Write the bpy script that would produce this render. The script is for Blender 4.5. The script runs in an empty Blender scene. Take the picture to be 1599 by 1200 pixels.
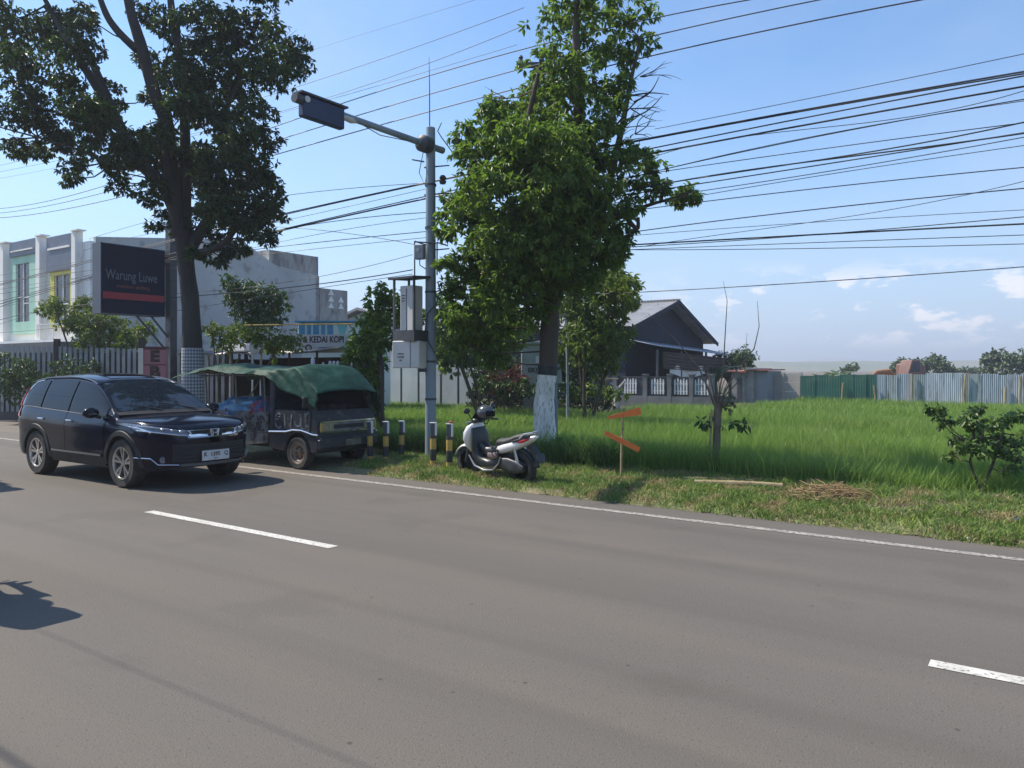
import bpy, math, random
import numpy as np
from mathutils import Vector, Matrix, noise as mnoise
random.seed(7)
rng = np.random.default_rng(11)
R_ = math.radians
sc = bpy.context.scene
# ---------------------------------------------------------------- camera
FPX, HOR, EYE = 1210.0, 575.0, 1.78
cam_d = bpy.data.cameras.new("camera")
cam = bpy.data.objects.new("camera", cam_d)
sc.collection.objects.link(cam)
cam.location = (0, 0, EYE)
cam.rotation_euler = (R_(90), 0, 0)
cam_d.sensor_width = 36.0
cam_d.lens = FPX / 1599.0 * 36.0
cam_d.shift_y = -25.0 / 1599.0
cam_d.clip_end = 6000
cam_d.clip_start = 0.05
sc.camera = cam
# ---------------------------------------------------------------- light
LSH = Vector((0.78, -0.29, 0))               # ground shadow of one metre of height
ELEV = math.atan(1 / LSH.length)
to_sun = Vector((-LSH.x, -LSH.y, 1)).normalized()
AZ = math.atan2(to_sun.x, to_sun.y)
sun_d = bpy.data.lights.new("sun", 'SUN')
sun_d.energy = 4.6
sun_d.angle = R_(0.55)
sun_d.color = (1.0, 0.91, 0.78)
sun = bpy.data.objects.new("sun", sun_d)
sc.collection.objects.link(sun)
sun.rotation_euler = to_sun.to_track_quat('Z', 'Y').to_euler()
sun.location = (0, 0, 30)
w = bpy.data.worlds.new("World")
sc.world = w
w.use_nodes = True
wn, wl = w.node_tree.nodes, w.node_tree.links
wn.clear()
out = wn.new('ShaderNodeOutputWorld')
bg = wn.new('ShaderNodeBackground'); bg.inputs['Strength'].default_value = 0.15
sky = wn.new('ShaderNodeTexSky'); sky.sky_type = 'NISHITA'; sky.sun_disc = False
sky.sun_elevation = ELEV; sky.sun_rotation = AZ
sky.air_density = 1.0; sky.dust_density = 0.6; sky.ozone_density = 2.2; sky.altitude = 100
tc = wn.new('ShaderNodeTexCoord')
sep = wn.new('ShaderNodeSeparateXYZ'); wl.new(tc.outputs['Generated'], sep.inputs[0])
mp = wn.new('ShaderNodeMapping'); mp.inputs['Scale'].default_value = (11, 11, 27)
mp.inputs['Location'].default_value = (3.1, 1.7, 0.4)
wl.new(tc.outputs['Generated'], mp.inputs[0])
nz = wn.new('ShaderNodeTexNoise'); nz.inputs['Scale'].default_value = 1.3
nz.inputs['Detail'].default_value = 9; nz.inputs['Roughness'].default_value = 0.58
wl.new(mp.outputs[0], nz.inputs['Vector'])
def mrange(node_out, a, b, c=0.0, d=1.0, smooth=True):
    m = wn.new('ShaderNodeMapRange'); m.interpolation_type = 'SMOOTHSTEP' if smooth else 'LINEAR'
    m.inputs['From Min'].default_value = a; m.inputs['From Max'].default_value = b
    m.inputs['To Min'].default_value = c; m.inputs['To Max'].default_value = d
    wl.new(node_out, m.inputs['Value']); return m.outputs['Result']
def mmul(a, b):
    m = wn.new('ShaderNodeMath'); m.operation = 'MULTIPLY'
    wl.new(a, m.inputs[0])
    if isinstance(b, float): m.inputs[1].default_value = b
    else: wl.new(b, m.inputs[1])
    return m.outputs[0]
c1 = mrange(nz.outputs['Fac'], 0.495, 0.575)
band = mmul(mrange(sep.outputs['Z'], 0.012, 0.045), mrange(sep.outputs['Z'], 0.135, 0.085))
side = mrange(sep.outputs['X'], 0.12, 0.36)
cl = mmul(mmul(mmul(c1, band), side), 0.8)
# veil of thin high cloud on the left + milky horizon
mp2 = wn.new('ShaderNodeMapping'); mp2.inputs['Scale'].default_value = (2.2, 2.2, 4.5)
mp2.inputs['Rotation'].default_value = (0, 0.5, 0.3)
wl.new(tc.outputs['Generated'], mp2.inputs[0])
nz2 = wn.new('ShaderNodeTexNoise'); nz2.inputs['Scale'].default_value = 1.6; nz2.inputs['Detail'].default_value = 4
wl.new(mp2.outputs[0], nz2.inputs['Vector'])
veil = mmul(mrange(nz2.outputs['Fac'], 0.42, 0.75), 0.22)
hz = mmul(mrange(sep.outputs['Z'], 0.34, -0.02), 0.85)
def mixc(fac, a, col):
    m = wn.new('ShaderNodeMix'); m.data_type = 'RGBA'
    wl.new(fac, m.inputs['Factor']); wl.new(a, m.inputs['A']); m.inputs['B'].default_value = (*col, 1)
    return m.outputs['Result']
gain = wn.new('ShaderNodeMix'); gain.data_type = 'RGBA'; gain.blend_type = 'MULTIPLY'
gain.inputs['Factor'].default_value = 1.0; gain.inputs['B'].default_value = (0.73, 0.92, 1.05, 1)
wl.new(sky.outputs[0], gain.inputs['A'])
c = mixc(veil, gain.outputs['Result'], (3.4, 3.9, 4.7))
c = mixc(hz, c, (2.75, 3.5, 4.75))
c = mixc(cl, c, (6.2, 6.0, 6.1))
wl.new(c, bg.inputs['Color']); wl.new(bg.outputs[0], out.inputs['Surface'])
sc.view_settings.view_transform = 'Standard'
sc.view_settings.look = 'None'
sc.view_settings.exposure = 0.48
sc.view_settings.gamma = 1.0
sc.cycles.max_bounces = 6
sc.cycles.diffuse_bounces = 3
sc.cycles.transparent_max_bounces = 6

# ---------------------------------------------------------------- frames
E = Vector((math.cos(R_(35.1)), -math.sin(R_(35.1)), 0))    # along the road, to the right
N = Vector((math.sin(R_(35.1)), math.cos(R_(35.1)), 0))     # across the road, away from the viewer
ROADROT = -R_(35.1)
def RD(s, n, z=0.0): return E * s + N * n + Vector((0, 0, z))
def PX(u, v, Y): return Vector(((u - 800) / FPX * Y, Y, EYE - (v - HOR) / FPX * Y))
def YN(u, n): return n / (N.y + N.x * (u - 800) / FPX)
def PN(u, v, n): return PX(u, v, YN(u, n))
def GR(u, v, z=0.0): return PX(u, v, (EYE - z) * FPX / (v - HOR))
def ES(p): return p.x * E.x + p.y * E.y
def NS(p): return p.x * N.x + p.y * N.y

# ---------------------------------------------------------------- materials
MATS = {}
def mat(name, col, col2=None, rough=0.6, metal=0.0, scale=4.0, bump=0.0, bscale=None, coat=0.0, spec=0.5,
        trans=0.0, tcol=None, island=0.0, detail=6, contrast=(0.35, 0.65), stretch=None, col3=None, scale3=30.0, c3=(0.55, 0.7), alpha=1.0, emit=None):
    if name in MATS: return MATS[name]
    m = bpy.data.materials.new(name); m.use_nodes = True
    nt = m.node_tree; nd, lk = nt.nodes, nt.links; nd.clear()
    o = nd.new('ShaderNodeOutputMaterial'); b = nd.new('ShaderNodeBsdfPrincipled')
    b.inputs['Roughness'].default_value = rough; b.inputs['Metallic'].default_value = metal
    b.inputs['Specular IOR Level'].default_value = spec
    b.inputs['Coat Weight'].default_value = coat; b.inputs['Coat Roughness'].default_value = 0.06
    b.inputs['Alpha'].default_value = alpha
    tcn = nd.new('ShaderNodeTexCoord'); vec = tcn.outputs['Object']
    if stretch:
        mpn = nd.new('ShaderNodeMapping'); mpn.inputs['Scale'].default_value = stretch
        lk.new(vec, mpn.inputs[0]); vec = mpn.outputs[0]
    colo = None
    def noi(s, det=detail):
        n = nd.new('ShaderNodeTexNoise'); n.inputs['Scale'].default_value = s; n.inputs['Detail'].default_value = det
        lk.new(vec, n.inputs['Vector']); return n.outputs['Fac']
    def ramp(src, a, bb):
        r = nd.new('ShaderNodeMapRange'); r.inputs['From Min'].default_value = a; r.inputs['From Max'].default_value = bb
        lk.new(src, r.inputs['Value']); return r.outputs['Result']
    def mix(fac, a, bcol):
        x = nd.new('ShaderNodeMix'); x.data_type = 'RGBA'
        if isinstance(fac, float): x.inputs['Factor'].default_value = fac
        else: lk.new(fac, x.inputs['Factor'])
        if isinstance(a, tuple): x.inputs['A'].default_value = (*a, 1)
        else: lk.new(a, x.inputs['A'])
        if isinstance(bcol, tuple): x.inputs['B'].default_value = (*bcol, 1)
        else: lk.new(bcol, x.inputs['B'])
        return x.outputs['Result']
    if col2 is not None: colo = mix(ramp(noi(scale), *contrast), tuple(col), tuple(col2))
    if col3 is not None: colo = mix(ramp(noi(scale3, 3), *c3), colo if colo else tuple(col), tuple(col3))
    if island > 0:
        g = nd.new('ShaderNodeNewGeometry')
        hsv = nd.new('ShaderNodeHueSaturation')
        mr = nd.new('ShaderNodeMapRange'); mr.inputs['To Min'].default_value = 1 - island; mr.inputs['To Max'].default_value = 1 + island
        lk.new(g.outputs['Random Per Island'], mr.inputs['Value']); lk.new(mr.outputs['Result'], hsv.inputs['Value'])
        mr2 = nd.new('ShaderNodeMapRange'); mr2.inputs['To Min'].default_value = 0.5 + island * 0.09; mr2.inputs['To Max'].default_value = 0.5 - island * 0.07
        lk.new(g.outputs['Random Per Island'], mr2.inputs['Value']); lk.new(mr2.outputs['Result'], hsv.inputs['Hue'])
        if colo: lk.new(colo, hsv.inputs['Color'])
        else: hsv.inputs['Color'].default_value = (*col, 1)
        colo = hsv.outputs['Color']
    if colo: lk.new(colo, b.inputs['Base Color'])
    else: b.inputs['Base Color'].default_value = (*col, 1)
    if bump > 0:
        bn = nd.new('ShaderNodeBump'); bn.inputs['Strength'].default_value = min(1.0, bump); bn.inputs['Distance'].default_value = 0.02
        lk.new(noi(bscale or scale * 6, 4), bn.inputs['Height']); lk.new(bn.outputs[0], b.inputs['Normal'])
    sh = b.outputs[0]
    if emit:
        b.inputs['Emission Color'].default_value = (*emit, 1); b.inputs['Emission Strength'].default_value = 1
    if trans > 0:
        t = nd.new('ShaderNodeBsdfTranslucent'); mx = nd.new('ShaderNodeMixShader'); mx.inputs[0].default_value = trans
        if tcol: t.inputs['Color'].default_value = (*tcol, 1)
        elif colo: lk.new(colo, t.inputs['Color'])
        else: t.inputs['Color'].default_value = (*col, 1)
        lk.new(sh, mx.inputs[1]); lk.new(t.outputs[0], mx.inputs[2]); sh = mx.outputs[0]
    lk.new(sh, o.inputs['Surface'])
    MATS[name] = m
    return m

# ---------------------------------------------------------------- mesh builder
def link(o, parent=None):
    sc.collection.objects.link(o)
    if parent is not None: o.parent = parent
    return o
def tag(o, label=None, cat=None, group=None, kind=None):
    if label: o["label"] = label
    if cat: o["category"] = cat
    if group: o["group"] = group
    if kind: o["kind"] = kind
    return o
def empty(name, loc=(0, 0, 0), rz=0.0, label=None, cat=None, group=None):
    o = bpy.data.objects.new(name, None); o.location = loc; o.rotation_euler = (0, 0, rz)
    o.empty_display_size = 0.2
    link(o); return tag(o, label, cat, group)
class MB:
    def __init__(s): s.v = []; s.f = []; s.mi = []; s.M = Matrix.Identity(4); s.cur = 0
    def add(s, vs, fs):
        b = len(s.v); s.v += [tuple(s.M @ Vector(p)) for p in vs]
        s.f += [tuple(i + b for i in f) for f in fs]; s.mi += [s.cur] * len(fs); return s
    def box(s, c, d, rz=0.0, rot=None, ch=0.0):
        x, y, z = d[0] / 2, d[1] / 2, d[2] / 2
        m = Matrix.Rotation(rz, 3, 'Z') if rot is None else rot
        c = Vector(c)
        if ch <= 0:
            vs = [(-x, -y, -z), (x, -y, -z), (x, y, -z), (-x, y, -z), (-x, -y, z), (x, -y, z), (x, y, z), (-x, y, z)]
            fs = [(0, 3, 2, 1), (4, 5, 6, 7), (0, 1, 5, 4), (1, 2, 6, 5), (2, 3, 7, 6), (3, 0, 4, 7)]
            return s.add([m @ Vector(v) + c for v in vs], fs)
        ch = min(ch, x * .9, y * .9, z * .9)
        vs = []; idx = {}
        for sx in (-1, 1):
            for sy in (-1, 1):
                for sz in (-1, 1):
                    for a in range(3):
                        p = [sx * (x - ch), sy * (y - ch), sz * (z - ch)]
                        p[a] = (sx * x, sy * y, sz * z)[a]
                        idx[(sx, sy, sz, a)] = len(vs); vs.append(m @ Vector(p) + c)
        fs = []
        def q(*k): 
            pts = [idx[i] for i in k]
            cen = sum((vs[i] - c for i in pts), Vector()) / len(pts)
            nrm = (vs[pts[1]] - vs[pts[0]]).cross(vs[pts[2]] - vs[pts[0]])
            fs.append(tuple(pts) if nrm.dot(cen) > 0 else tuple(reversed(pts)))
        for a in range(3):
            o1, o2 = [i for i in range(3) if i != a]
            for sa in (-1, 1):
                ks = []
                for (p1, p2) in ((-1, -1), (1, -1), (1, 1), (-1, 1)):
                    k = [0, 0, 0]; k[a] = sa; k[o1] = p1; k[o2] = p2; ks.append((*k, a))
                q(*ks)
        for a in range(3):
            o1, o2 = [i for i in range(3) if i != a]
            for p1 in (-1, 1):
                for p2 in (-1, 1):
                    k1 = [0, 0, 0]; k2 = [0, 0, 0]
                    k1[a] = -1; k2[a] = 1
                    for k in (k1, k2): k[o1] = p1; k[o2] = p2
                    q((*k1, o1), (*k2, o1), (*k2, o2), (*k1, o2))
        for sx in (-1, 1):
            for sy in (-1, 1):
                for sz in (-1, 1): q((sx, sy, sz, 0), (sx, sy, sz, 1), (sx, sy, sz, 2))
        return s.add(vs, fs)
    def tube(s, pts, r, seg=8, cap=True):
        pts = [Vector(p) for p in pts]
        if not isinstance(r, (list, tuple)): r = [r] * len(pts)
        vs = []; fs = []; up = None
        for i, p in enumerate(pts):
            t = (pts[min(i + 1, len(pts) - 1)] - pts[max(i - 1, 0)]).normalized()
            if up is None:
                up = Vector((0, 0, 1)) if abs(t.z) < 0.9 else Vector((1, 0, 0))
            a = t.cross(up).normalized(); b = a.cross(t).normalized(); up = b
            for k in range(seg):
                an = 2 * math.pi * k / seg
                vs.append(p + (a * math.cos(an) + b * math.sin(an)) * r[i])
        for i in range(len(pts) - 1):
            for k in range(seg):
                k2 = (k + 1) % seg
                fs.append((i * seg + k, i * seg + k2, (i + 1) * seg + k2, (i + 1) * seg + k))
        if cap:
            fs.append(tuple(range(seg))[::-1] if False else tuple(range(seg - 1, -1, -1)))
            fs.append(tuple((len(pts) - 1) * seg + k for k in range(seg)))
        # orientation of this winding is inward for a x b frame: flip
        return s.add(vs, [tuple(reversed(f)) for f in fs])
    def cyl(s, p0, p1, r0, r1=None, seg=12): return s.tube([p0, p1], [r0, r0 if r1 is None else r1], seg)
    def lathe(s, prof, axis='Y', c=(0, 0, 0), seg=28):
        # prof: list of (radius, offset along axis); revolve about axis through c
        vs = []; fs = []; c = Vector(c); n = len(prof)
        for k in range(seg):
            a = 2 * math.pi * k / seg; ca, sa = math.cos(a), math.sin(a)
            for (r, h) in prof:
                if axis == 'Y': vs.append(c + Vector((r * ca, h, r * sa)))
                elif axis == 'Z': vs.append(c + Vector((r * ca, r * sa, h)))
                else: vs.append(c + Vector((h, r * ca, r * sa)))
        for k in range(seg):
            k2 = (k + 1) % seg
            for j in range(n - 1): fs.append((k * n + j, k2 * n + j, k2 * n + j + 1, k * n + j + 1))
        return s.add(vs, fs)
    def ell(s, c, r, seg=14, rings=9, rot=None, fn=None):
        vs = []; fs = []; c = Vector(c)
        for i in range(rings + 1):
            th = math.pi * i / rings
            for k in range(seg):
                ph = 2 * math.pi * k / seg
                d = Vector((math.sin(th) * math.cos(ph), math.sin(th) * math.sin(ph), math.cos(th)))
                q = Vector((d.x * r[0], d.y * r[1], d.z * r[2])) * (fn(d) if fn else 1.0)
                vs.append(c + (rot @ q if rot else q))
        for i in range(rings):
            for k in range(seg):
                k2 = (k + 1) % seg
                fs.append((i * seg + k, (i + 1) * seg + k, (i + 1) * seg + k2, i * seg + k2))
        return s.add(vs, fs)
    def loft(s, secs, seg=16, e=2.0, cap=True):
        # secs: (x, y, z, half_width_y, half_height_z, pitch)
        vs = []; fs = []
        for sec in secs:
            x, y, z, wy, hz, pt = sec[:6]
            ee = sec[6] if len(sec) > 6 else e
            for k in range(seg):
                a = 2 * math.pi * k / seg; ca, sa = math.cos(a), math.sin(a)
                yy = math.copysign(abs(ca) ** (2 / ee), ca) * wy; zz = math.copysign(abs(sa) ** (2 / ee), sa) * hz
                vs.append((x - zz * math.sin(pt), y + yy, z + zz * math.cos(pt)))
        for i in range(len(secs) - 1):
            for k in range(seg):
                k2 = (k + 1) % seg
                fs.append((i * seg + k, i * seg + k2, (i + 1) * seg + k2, (i + 1) * seg + k))
        if cap:
            fs.append(tuple(range(seg - 1, -1, -1))); fs.append(tuple((len(secs) - 1) * seg + k for k in range(seg)))
        return s.add(vs, fs)
    def prism(s, poly, h0, h1, axis='Z'):
        # poly in 2D, extruded along axis. axis 'Y': poly=(x,z); 'Z': (x,y); 'X': (y,z)
        def P(a, b, h): return (a, h, b) if axis == 'Y' else ((a, b, h) if axis == 'Z' else (h, a, b))
        n = len(poly); vs = [P(a, b, h0) for a, b in poly] + [P(a, b, h1) for a, b in poly]
        ar = sum(poly[i][0] * poly[(i + 1) % n][1] - poly[(i + 1) % n][0] * poly[i][1] for i in range(n))
        fs = [tuple(range(n))[::-1], tuple(range(n, 2 * n))] + [(i, (i + 1) % n, n + (i + 1) % n, n + i) for i in range(n)]
        flip = (ar < 0) != (axis == 'Y') 
        if (h1 < h0): flip = not flip
        if flip: fs = [tuple(reversed(f)) for f in fs]
        return s.add(vs, fs)
    def grid(s, fn, nu, nv, flip=False):
        vs = [fn(i / nu, j / nv) for i in range(nu + 1) for j in range(nv + 1)]
        fs = []
        for i in range(nu):
            for j in range(nv):
                q = (i * (nv + 1) + j, (i + 1) * (nv + 1) + j, (i + 1) * (nv + 1) + j + 1, i * (nv + 1) + j + 1)
                fs.append(tuple(reversed(q)) if flip else q)
        return s.add(vs, fs)
    def build(s, name, mats, parent=None, smooth=35, solid=0.0, bevel=0.0, label=None, loc=None, rz=None, sub=0):
        me = bpy.data.meshes.new(name)
        me.from_pydata(s.v, [], s.f)
        if not isinstance(mats, (list, tuple)): mats = [mats]
        for m in mats: me.materials.append(m)
        if max(s.mi, default=0) > 0: me.polygons.foreach_set('material_index', s.mi)
        if smooth:
            me.polygons.foreach_set('use_smooth', [True] * len(me.polygons))
            me.set_sharp_from_angle(angle=R_(smooth))
        me.update()
        o = bpy.data.objects.new(name, me); link(o, parent)
        if loc is not None: o.location = loc
        if rz is not None: o.rotation_euler = (0, 0, rz)
        if bevel > 0:
            b = o.modifiers.new('bevel', 'BEVEL'); b.width = bevel; b.segments = 2; b.limit_method = 'ANGLE'; b.angle_limit = R_(40)
        if solid:
            b = o.modifiers.new('solid', 'SOLIDIFY'); b.thickness = solid; b.offset = 0
        if sub:
            b = o.modifiers.new('sub', 'SUBSURF'); b.levels = sub; b.render_levels = sub
        if label: o["label"] = label
        return o
def fastmesh(name, V, F, mats, parent=None, smooth=False, mi=None):
    """V (n,3) array, F (m,k) array"""
    me = bpy.data.meshes.new(name)
    n, (m, k) = len(V), F.shape
    me.vertices.add(n); me.vertices.foreach_set('co', np.ascontiguousarray(V, dtype=np.float32).ravel())
    me.loops.add(m * k); me.loops.foreach_set('vertex_index', np.ascontiguousarray(F, dtype=np.int32).ravel())
    me.polygons.add(m); me.polygons.foreach_set('loop_start', np.arange(0, m * k, k, dtype=np.int32))
    if not isinstance(mats, (list, tuple)): mats = [mats]
    for x in mats: me.materials.append(x)
    if mi is not None: me.polygons.foreach_set('material_index', np.ascontiguousarray(mi, dtype=np.int32))
    if smooth: me.polygons.foreach_set('use_smooth', np.ones(m, dtype=bool))
    me.update(calc_edges=True); me.validate()
    o = bpy.data.objects.new(name, me); return link(o, parent)
def text(s, size, m, parent, loc, rot, name='lettering', ext=0.004, bold=0.0, sx=1.0, align='CENTER', sq=None):
    cu = bpy.data.curves.new('t', 'FONT'); cu.body = s; cu.size = size; cu.extrude = ext; cu.offset = bold
    cu.align_x = align; cu.align_y = 'CENTER'; cu.resolution_u = 3
    t = bpy.data.objects.new('t', cu)
    sc.collection.objects.link(t); bpy.context.view_layer.update()
    dg = bpy.context.evaluated_depsgraph_get()
    me = bpy.data.meshes.new_from_object(t.evaluated_get(dg), depsgraph=dg); me.name = name
    bpy.data.objects.remove(t)
    me.materials.clear(); me.materials.append(m)
    o = bpy.data.objects.new(name, me); link(o, parent)
    o.location = loc; o.rotation_euler = rot; o.scale = (sx, 1, 1); return o
# ================================================================ GROUND
PAD = -0.40        # level of the sunken paddy
def mat_asphalt():
    m = bpy.data.materials.new('asphalt'); m.use_nodes = True
    nt = m.node_tree; nd, lk = nt.nodes, nt.links
    b = nd['Principled BSDF']; b.inputs['Roughness'].default_value = 0.82; b.inputs['Specular IOR Level'].default_value = 0.35
    tcn = nd.new('ShaderNodeTexCoord')
    def noi(s, det, st=None):
        v = tcn.outputs['Object']
        if st:
            mpn = nd.new('ShaderNodeMapping'); mpn.inputs['Scale'].default_value = st; lk.new(v, mpn.inputs[0]); v = mpn.outputs[0]
        n = nd.new('ShaderNodeTexNoise'); n.inputs['Scale'].default_value = s; n.inputs['Detail'].default_value = det
        lk.new(v, n.inputs['Vector']); return n.outputs['Fac']
    def rmp(src, a, bb, c=0, d=1):
        r = nd.new('ShaderNodeMapRange'); r.inputs['From Min'].default_value = a; r.inputs['From Max'].default_value = bb
        r.inputs['To Min'].default_value = c; r.inputs['To Max'].default_value = d
        lk.new(src, r.inputs['Value']); return r.outputs['Result']
    def mix(f, a, c):
        x = nd.new('ShaderNodeMix'); x.data_type = 'RGBA'; lk.new(f, x.inputs['Factor'])
        if isinstance(a, tuple): x.inputs['A'].default_value = (*a, 1)
        else: lk.new(a, x.inputs['A'])
        x.inputs['B'].default_value = (*c, 1); return x.outputs['Result']
    c = mix(rmp(noi(0.35, 5, (0.35, 1.3, 1)), 0.35, 0.68), (0.134, 0.118, 0.100), (0.113, 0.101, 0.087))
    c = mix(rmp(noi(1.2, 4, (0.25, 1.6, 1)), 0.45, 0.75, 0, 0.55), c, (0.150, 0.127, 0.101))
    c = mix(rmp(noi(55, 2), 0.62, 0.72, 0, 0.75), c, (0.055, 0.050, 0.045))
    c = mix(rmp(noi(75, 2), 0.66, 0.76, 0, 0.7), c, (0.25, 0.23, 0.20))
    c = mix(rmp(noi(1.0, 3, (0.03, 1.15, 1)), 0.50, 0.66, 0, 0.55), c, (0.092, 0.082, 0.069))
    c = mix(rmp(noi(0.9, 6), 0.58, 0.66, 0, 0.30), c, (0.085, 0.075, 0.062))
    v = nd.new('ShaderNodeTexVoronoi'); v.inputs['Scale'].default_value = 3.4; lk.new(tcn.outputs['Object'], v.inputs['Vector'])
    c = mix(rmp(v.outputs['Distance'], 0.060, 0.035, 0, 0.75), c, (0.05, 0.045, 0.04))
    lk.new(c, b.inputs['Base Color'])
    bn = nd.new('ShaderNodeBump'); bn.inputs['Strength'].default_value = 0.40; bn.inputs['Distance'].default_value = 0.012
    lk.new(noi(90, 3), bn.inputs['Height']); lk.new(bn.outputs[0], b.inputs['Normal'])
    return m
M_asph = mat_asphalt()
M_soil = mat('soil', (0.16, 0.115, 0.07), (0.09, 0.065, 0.04), rough=0.95, scale=1.6, bump=0.9, bscale=22, col3=(0.24, 0.19, 0.12), scale3=9)
M_verge = mat('verge_soil', (0.19, 0.165, 0.09), (0.12, 0.15, 0.05), rough=0.95, scale=2.2, bump=1.0, bscale=25, col3=(0.28, 0.22, 0.13), scale3=16, c3=(0.56, 0.66))
M_dirt = mat('shoulder_dirt', (0.15, 0.13, 0.11), (0.20, 0.17, 0.13), rough=0.95, scale=3, bump=0.8, bscale=40, col3=(0.07, 0.06, 0.05), scale3=20)
M_paddy = mat('paddy_mud', (0.035, 0.045, 0.018), (0.02, 0.035, 0.012), rough=0.9, scale=1.0)
M_paint = mat('road_paint', (0.62, 0.60, 0.55), (0.50, 0.48, 0.43), rough=0.7, scale=6, col3=(0.20, 0.18, 0.155), scale3=34, c3=(0.55, 0.68))
M_paint2 = mat('worn_road_paint', (0.42, 0.40, 0.35), (0.30, 0.27, 0.24), rough=0.75, scale=5, col3=(0.15, 0.13, 0.11), scale3=24, c3=(0.46, 0.62))

def roadobj(name, mb, m, **k):
    o = mb.build(name, m, None, **k); o.rotation_euler = (0, 0, ROADROT); return o
def strip(s0, s1, n0, n1, z, ds=4.0):
    mb = MB(); k = max(1, int((s1 - s0) / ds))
    mb.grid(lambda u, v: (s0 + (s1 - s0) * u, n0 + (n1 - n0) * v, z), k, 1); return mb
g = MB(); g.grid(lambda u, v: (-2500 + 5000 * u, -2500 + 5000 * v, PAD - 0.02), 10, 10)
tag(g.build('ground', M_soil), kind='structure')
rd = strip(-260, 90, -0.9, 9.55, 0.0)
tag(roadobj('road', rd, M_asph), kind='structure')
# near pavement on the viewer's side
tag(roadobj('pavement', strip(-260, 90, -8.0, -0.9, -0.01).box((-85, -4.5, -0.25), (350, 7.2, 0.4)), M_dirt), kind='structure')
# ragged grassy verge, with a bank falling to the paddy
def verge_n0(s): return 9.15 + 0.10 * mnoise.noise((s * 1.3, 2.0, 0)) + 0.05 * mnoise.noise((s * 5.0, 7.0, 0))
def verge_z(s, n):
    edge = 11.55 + 0.2 * mnoise.noise((s * 0.5, 4.0, 0)) + max(0, (s + 1.0)) * 0.05
    t = min(1, max(0, (n - edge) / 0.8)); t = t * t * (3 - 2 * t)
    base = -0.03 + 0.075 * min(1, max(0, (n - 9.05) * 3.5)) + 0.03 * mnoise.noise((s * 0.7, n * 0.7, 0)) * min(1, (n - 9.1) * 1.2) + 0.06 * min(1, max(0, n - 9.3))
    return base * (1 - t) + (PAD - 0.01) * t
vg = MB()
def vfn(u, v):
    s = -22 + 72 * u; n0 = verge_n0(s) ; n = n0 + (13.6 - n0) * v
    return (s, n, verge_z(s, n))
vg.grid(vfn, 420, 26)
tag(roadobj('verge', vg, M_verge), kind='structure')
# dirt shoulder and yards to the left
yd = MB()
yd.grid(lambda u, v: (-160 + 146.5 * u, 9.56 + 5.2 * v, -0.006 + 0.03 * mnoise.noise((u * 60, v * 30, 0))*min(1, v*8)), 120, 12)
tag(roadobj('shoulder', yd, M_dirt), kind='structure')
M_yg = mat('yard_ground', (0.05, 0.06, 0.025), (0.08, 0.07, 0.04), rough=.95, scale=2)
tag(roadobj('yard', MB().grid(lambda u, v: (-160 + 146.5 * u, 14.76 + 55 * v, -0.012), 40, 20), M_yg), kind='structure')
tag(roadobj('house_yard', MB().grid(lambda u, v: (-40 + 29 * u, 33.3 + 30 * v, -0.02), 8, 8).grid(lambda u, v: (-40 + 21 * u, 25.2 + 8.0 * v, -0.02), 8, 8), mat('yard_ground', (0.05, 0.06, 0.025), (0.08, 0.07, 0.04), rough=.95, scale=2)), kind='structure')
def line(name, s0, s1, n, wd, m, label_kind='structure'):
    mb = MB(); k = max(1, int((s1 - s0) / 0.5))
    def fn(u, v):
        s = s0 + (s1 - s0) * u
        j = 0.006 * mnoise.noise((s * 9, n * 3 + v * 50, 1))
        return (s, n + (v - 0.5) * (wd + j * 2), 0.004)
    mb.grid(fn, k, 1)
    return tag(roadobj(name, mb, m), kind='structure')
line('edge_line', -200, 60, 8.60, 0.125, M_paint2)
a = GR(228, 800); b = GR(530, 853); c = GR(1450, 1040)
sa, sb, scn = ES(a), ES(b), ES(c); nc = 5.27
per = scn - sa; dl = sb - sa
for k in range(-9, 5):
    line('centre_line_dash', sa + k * per, sa + k * per + dl, nc, 0.125, M_paint)
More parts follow.
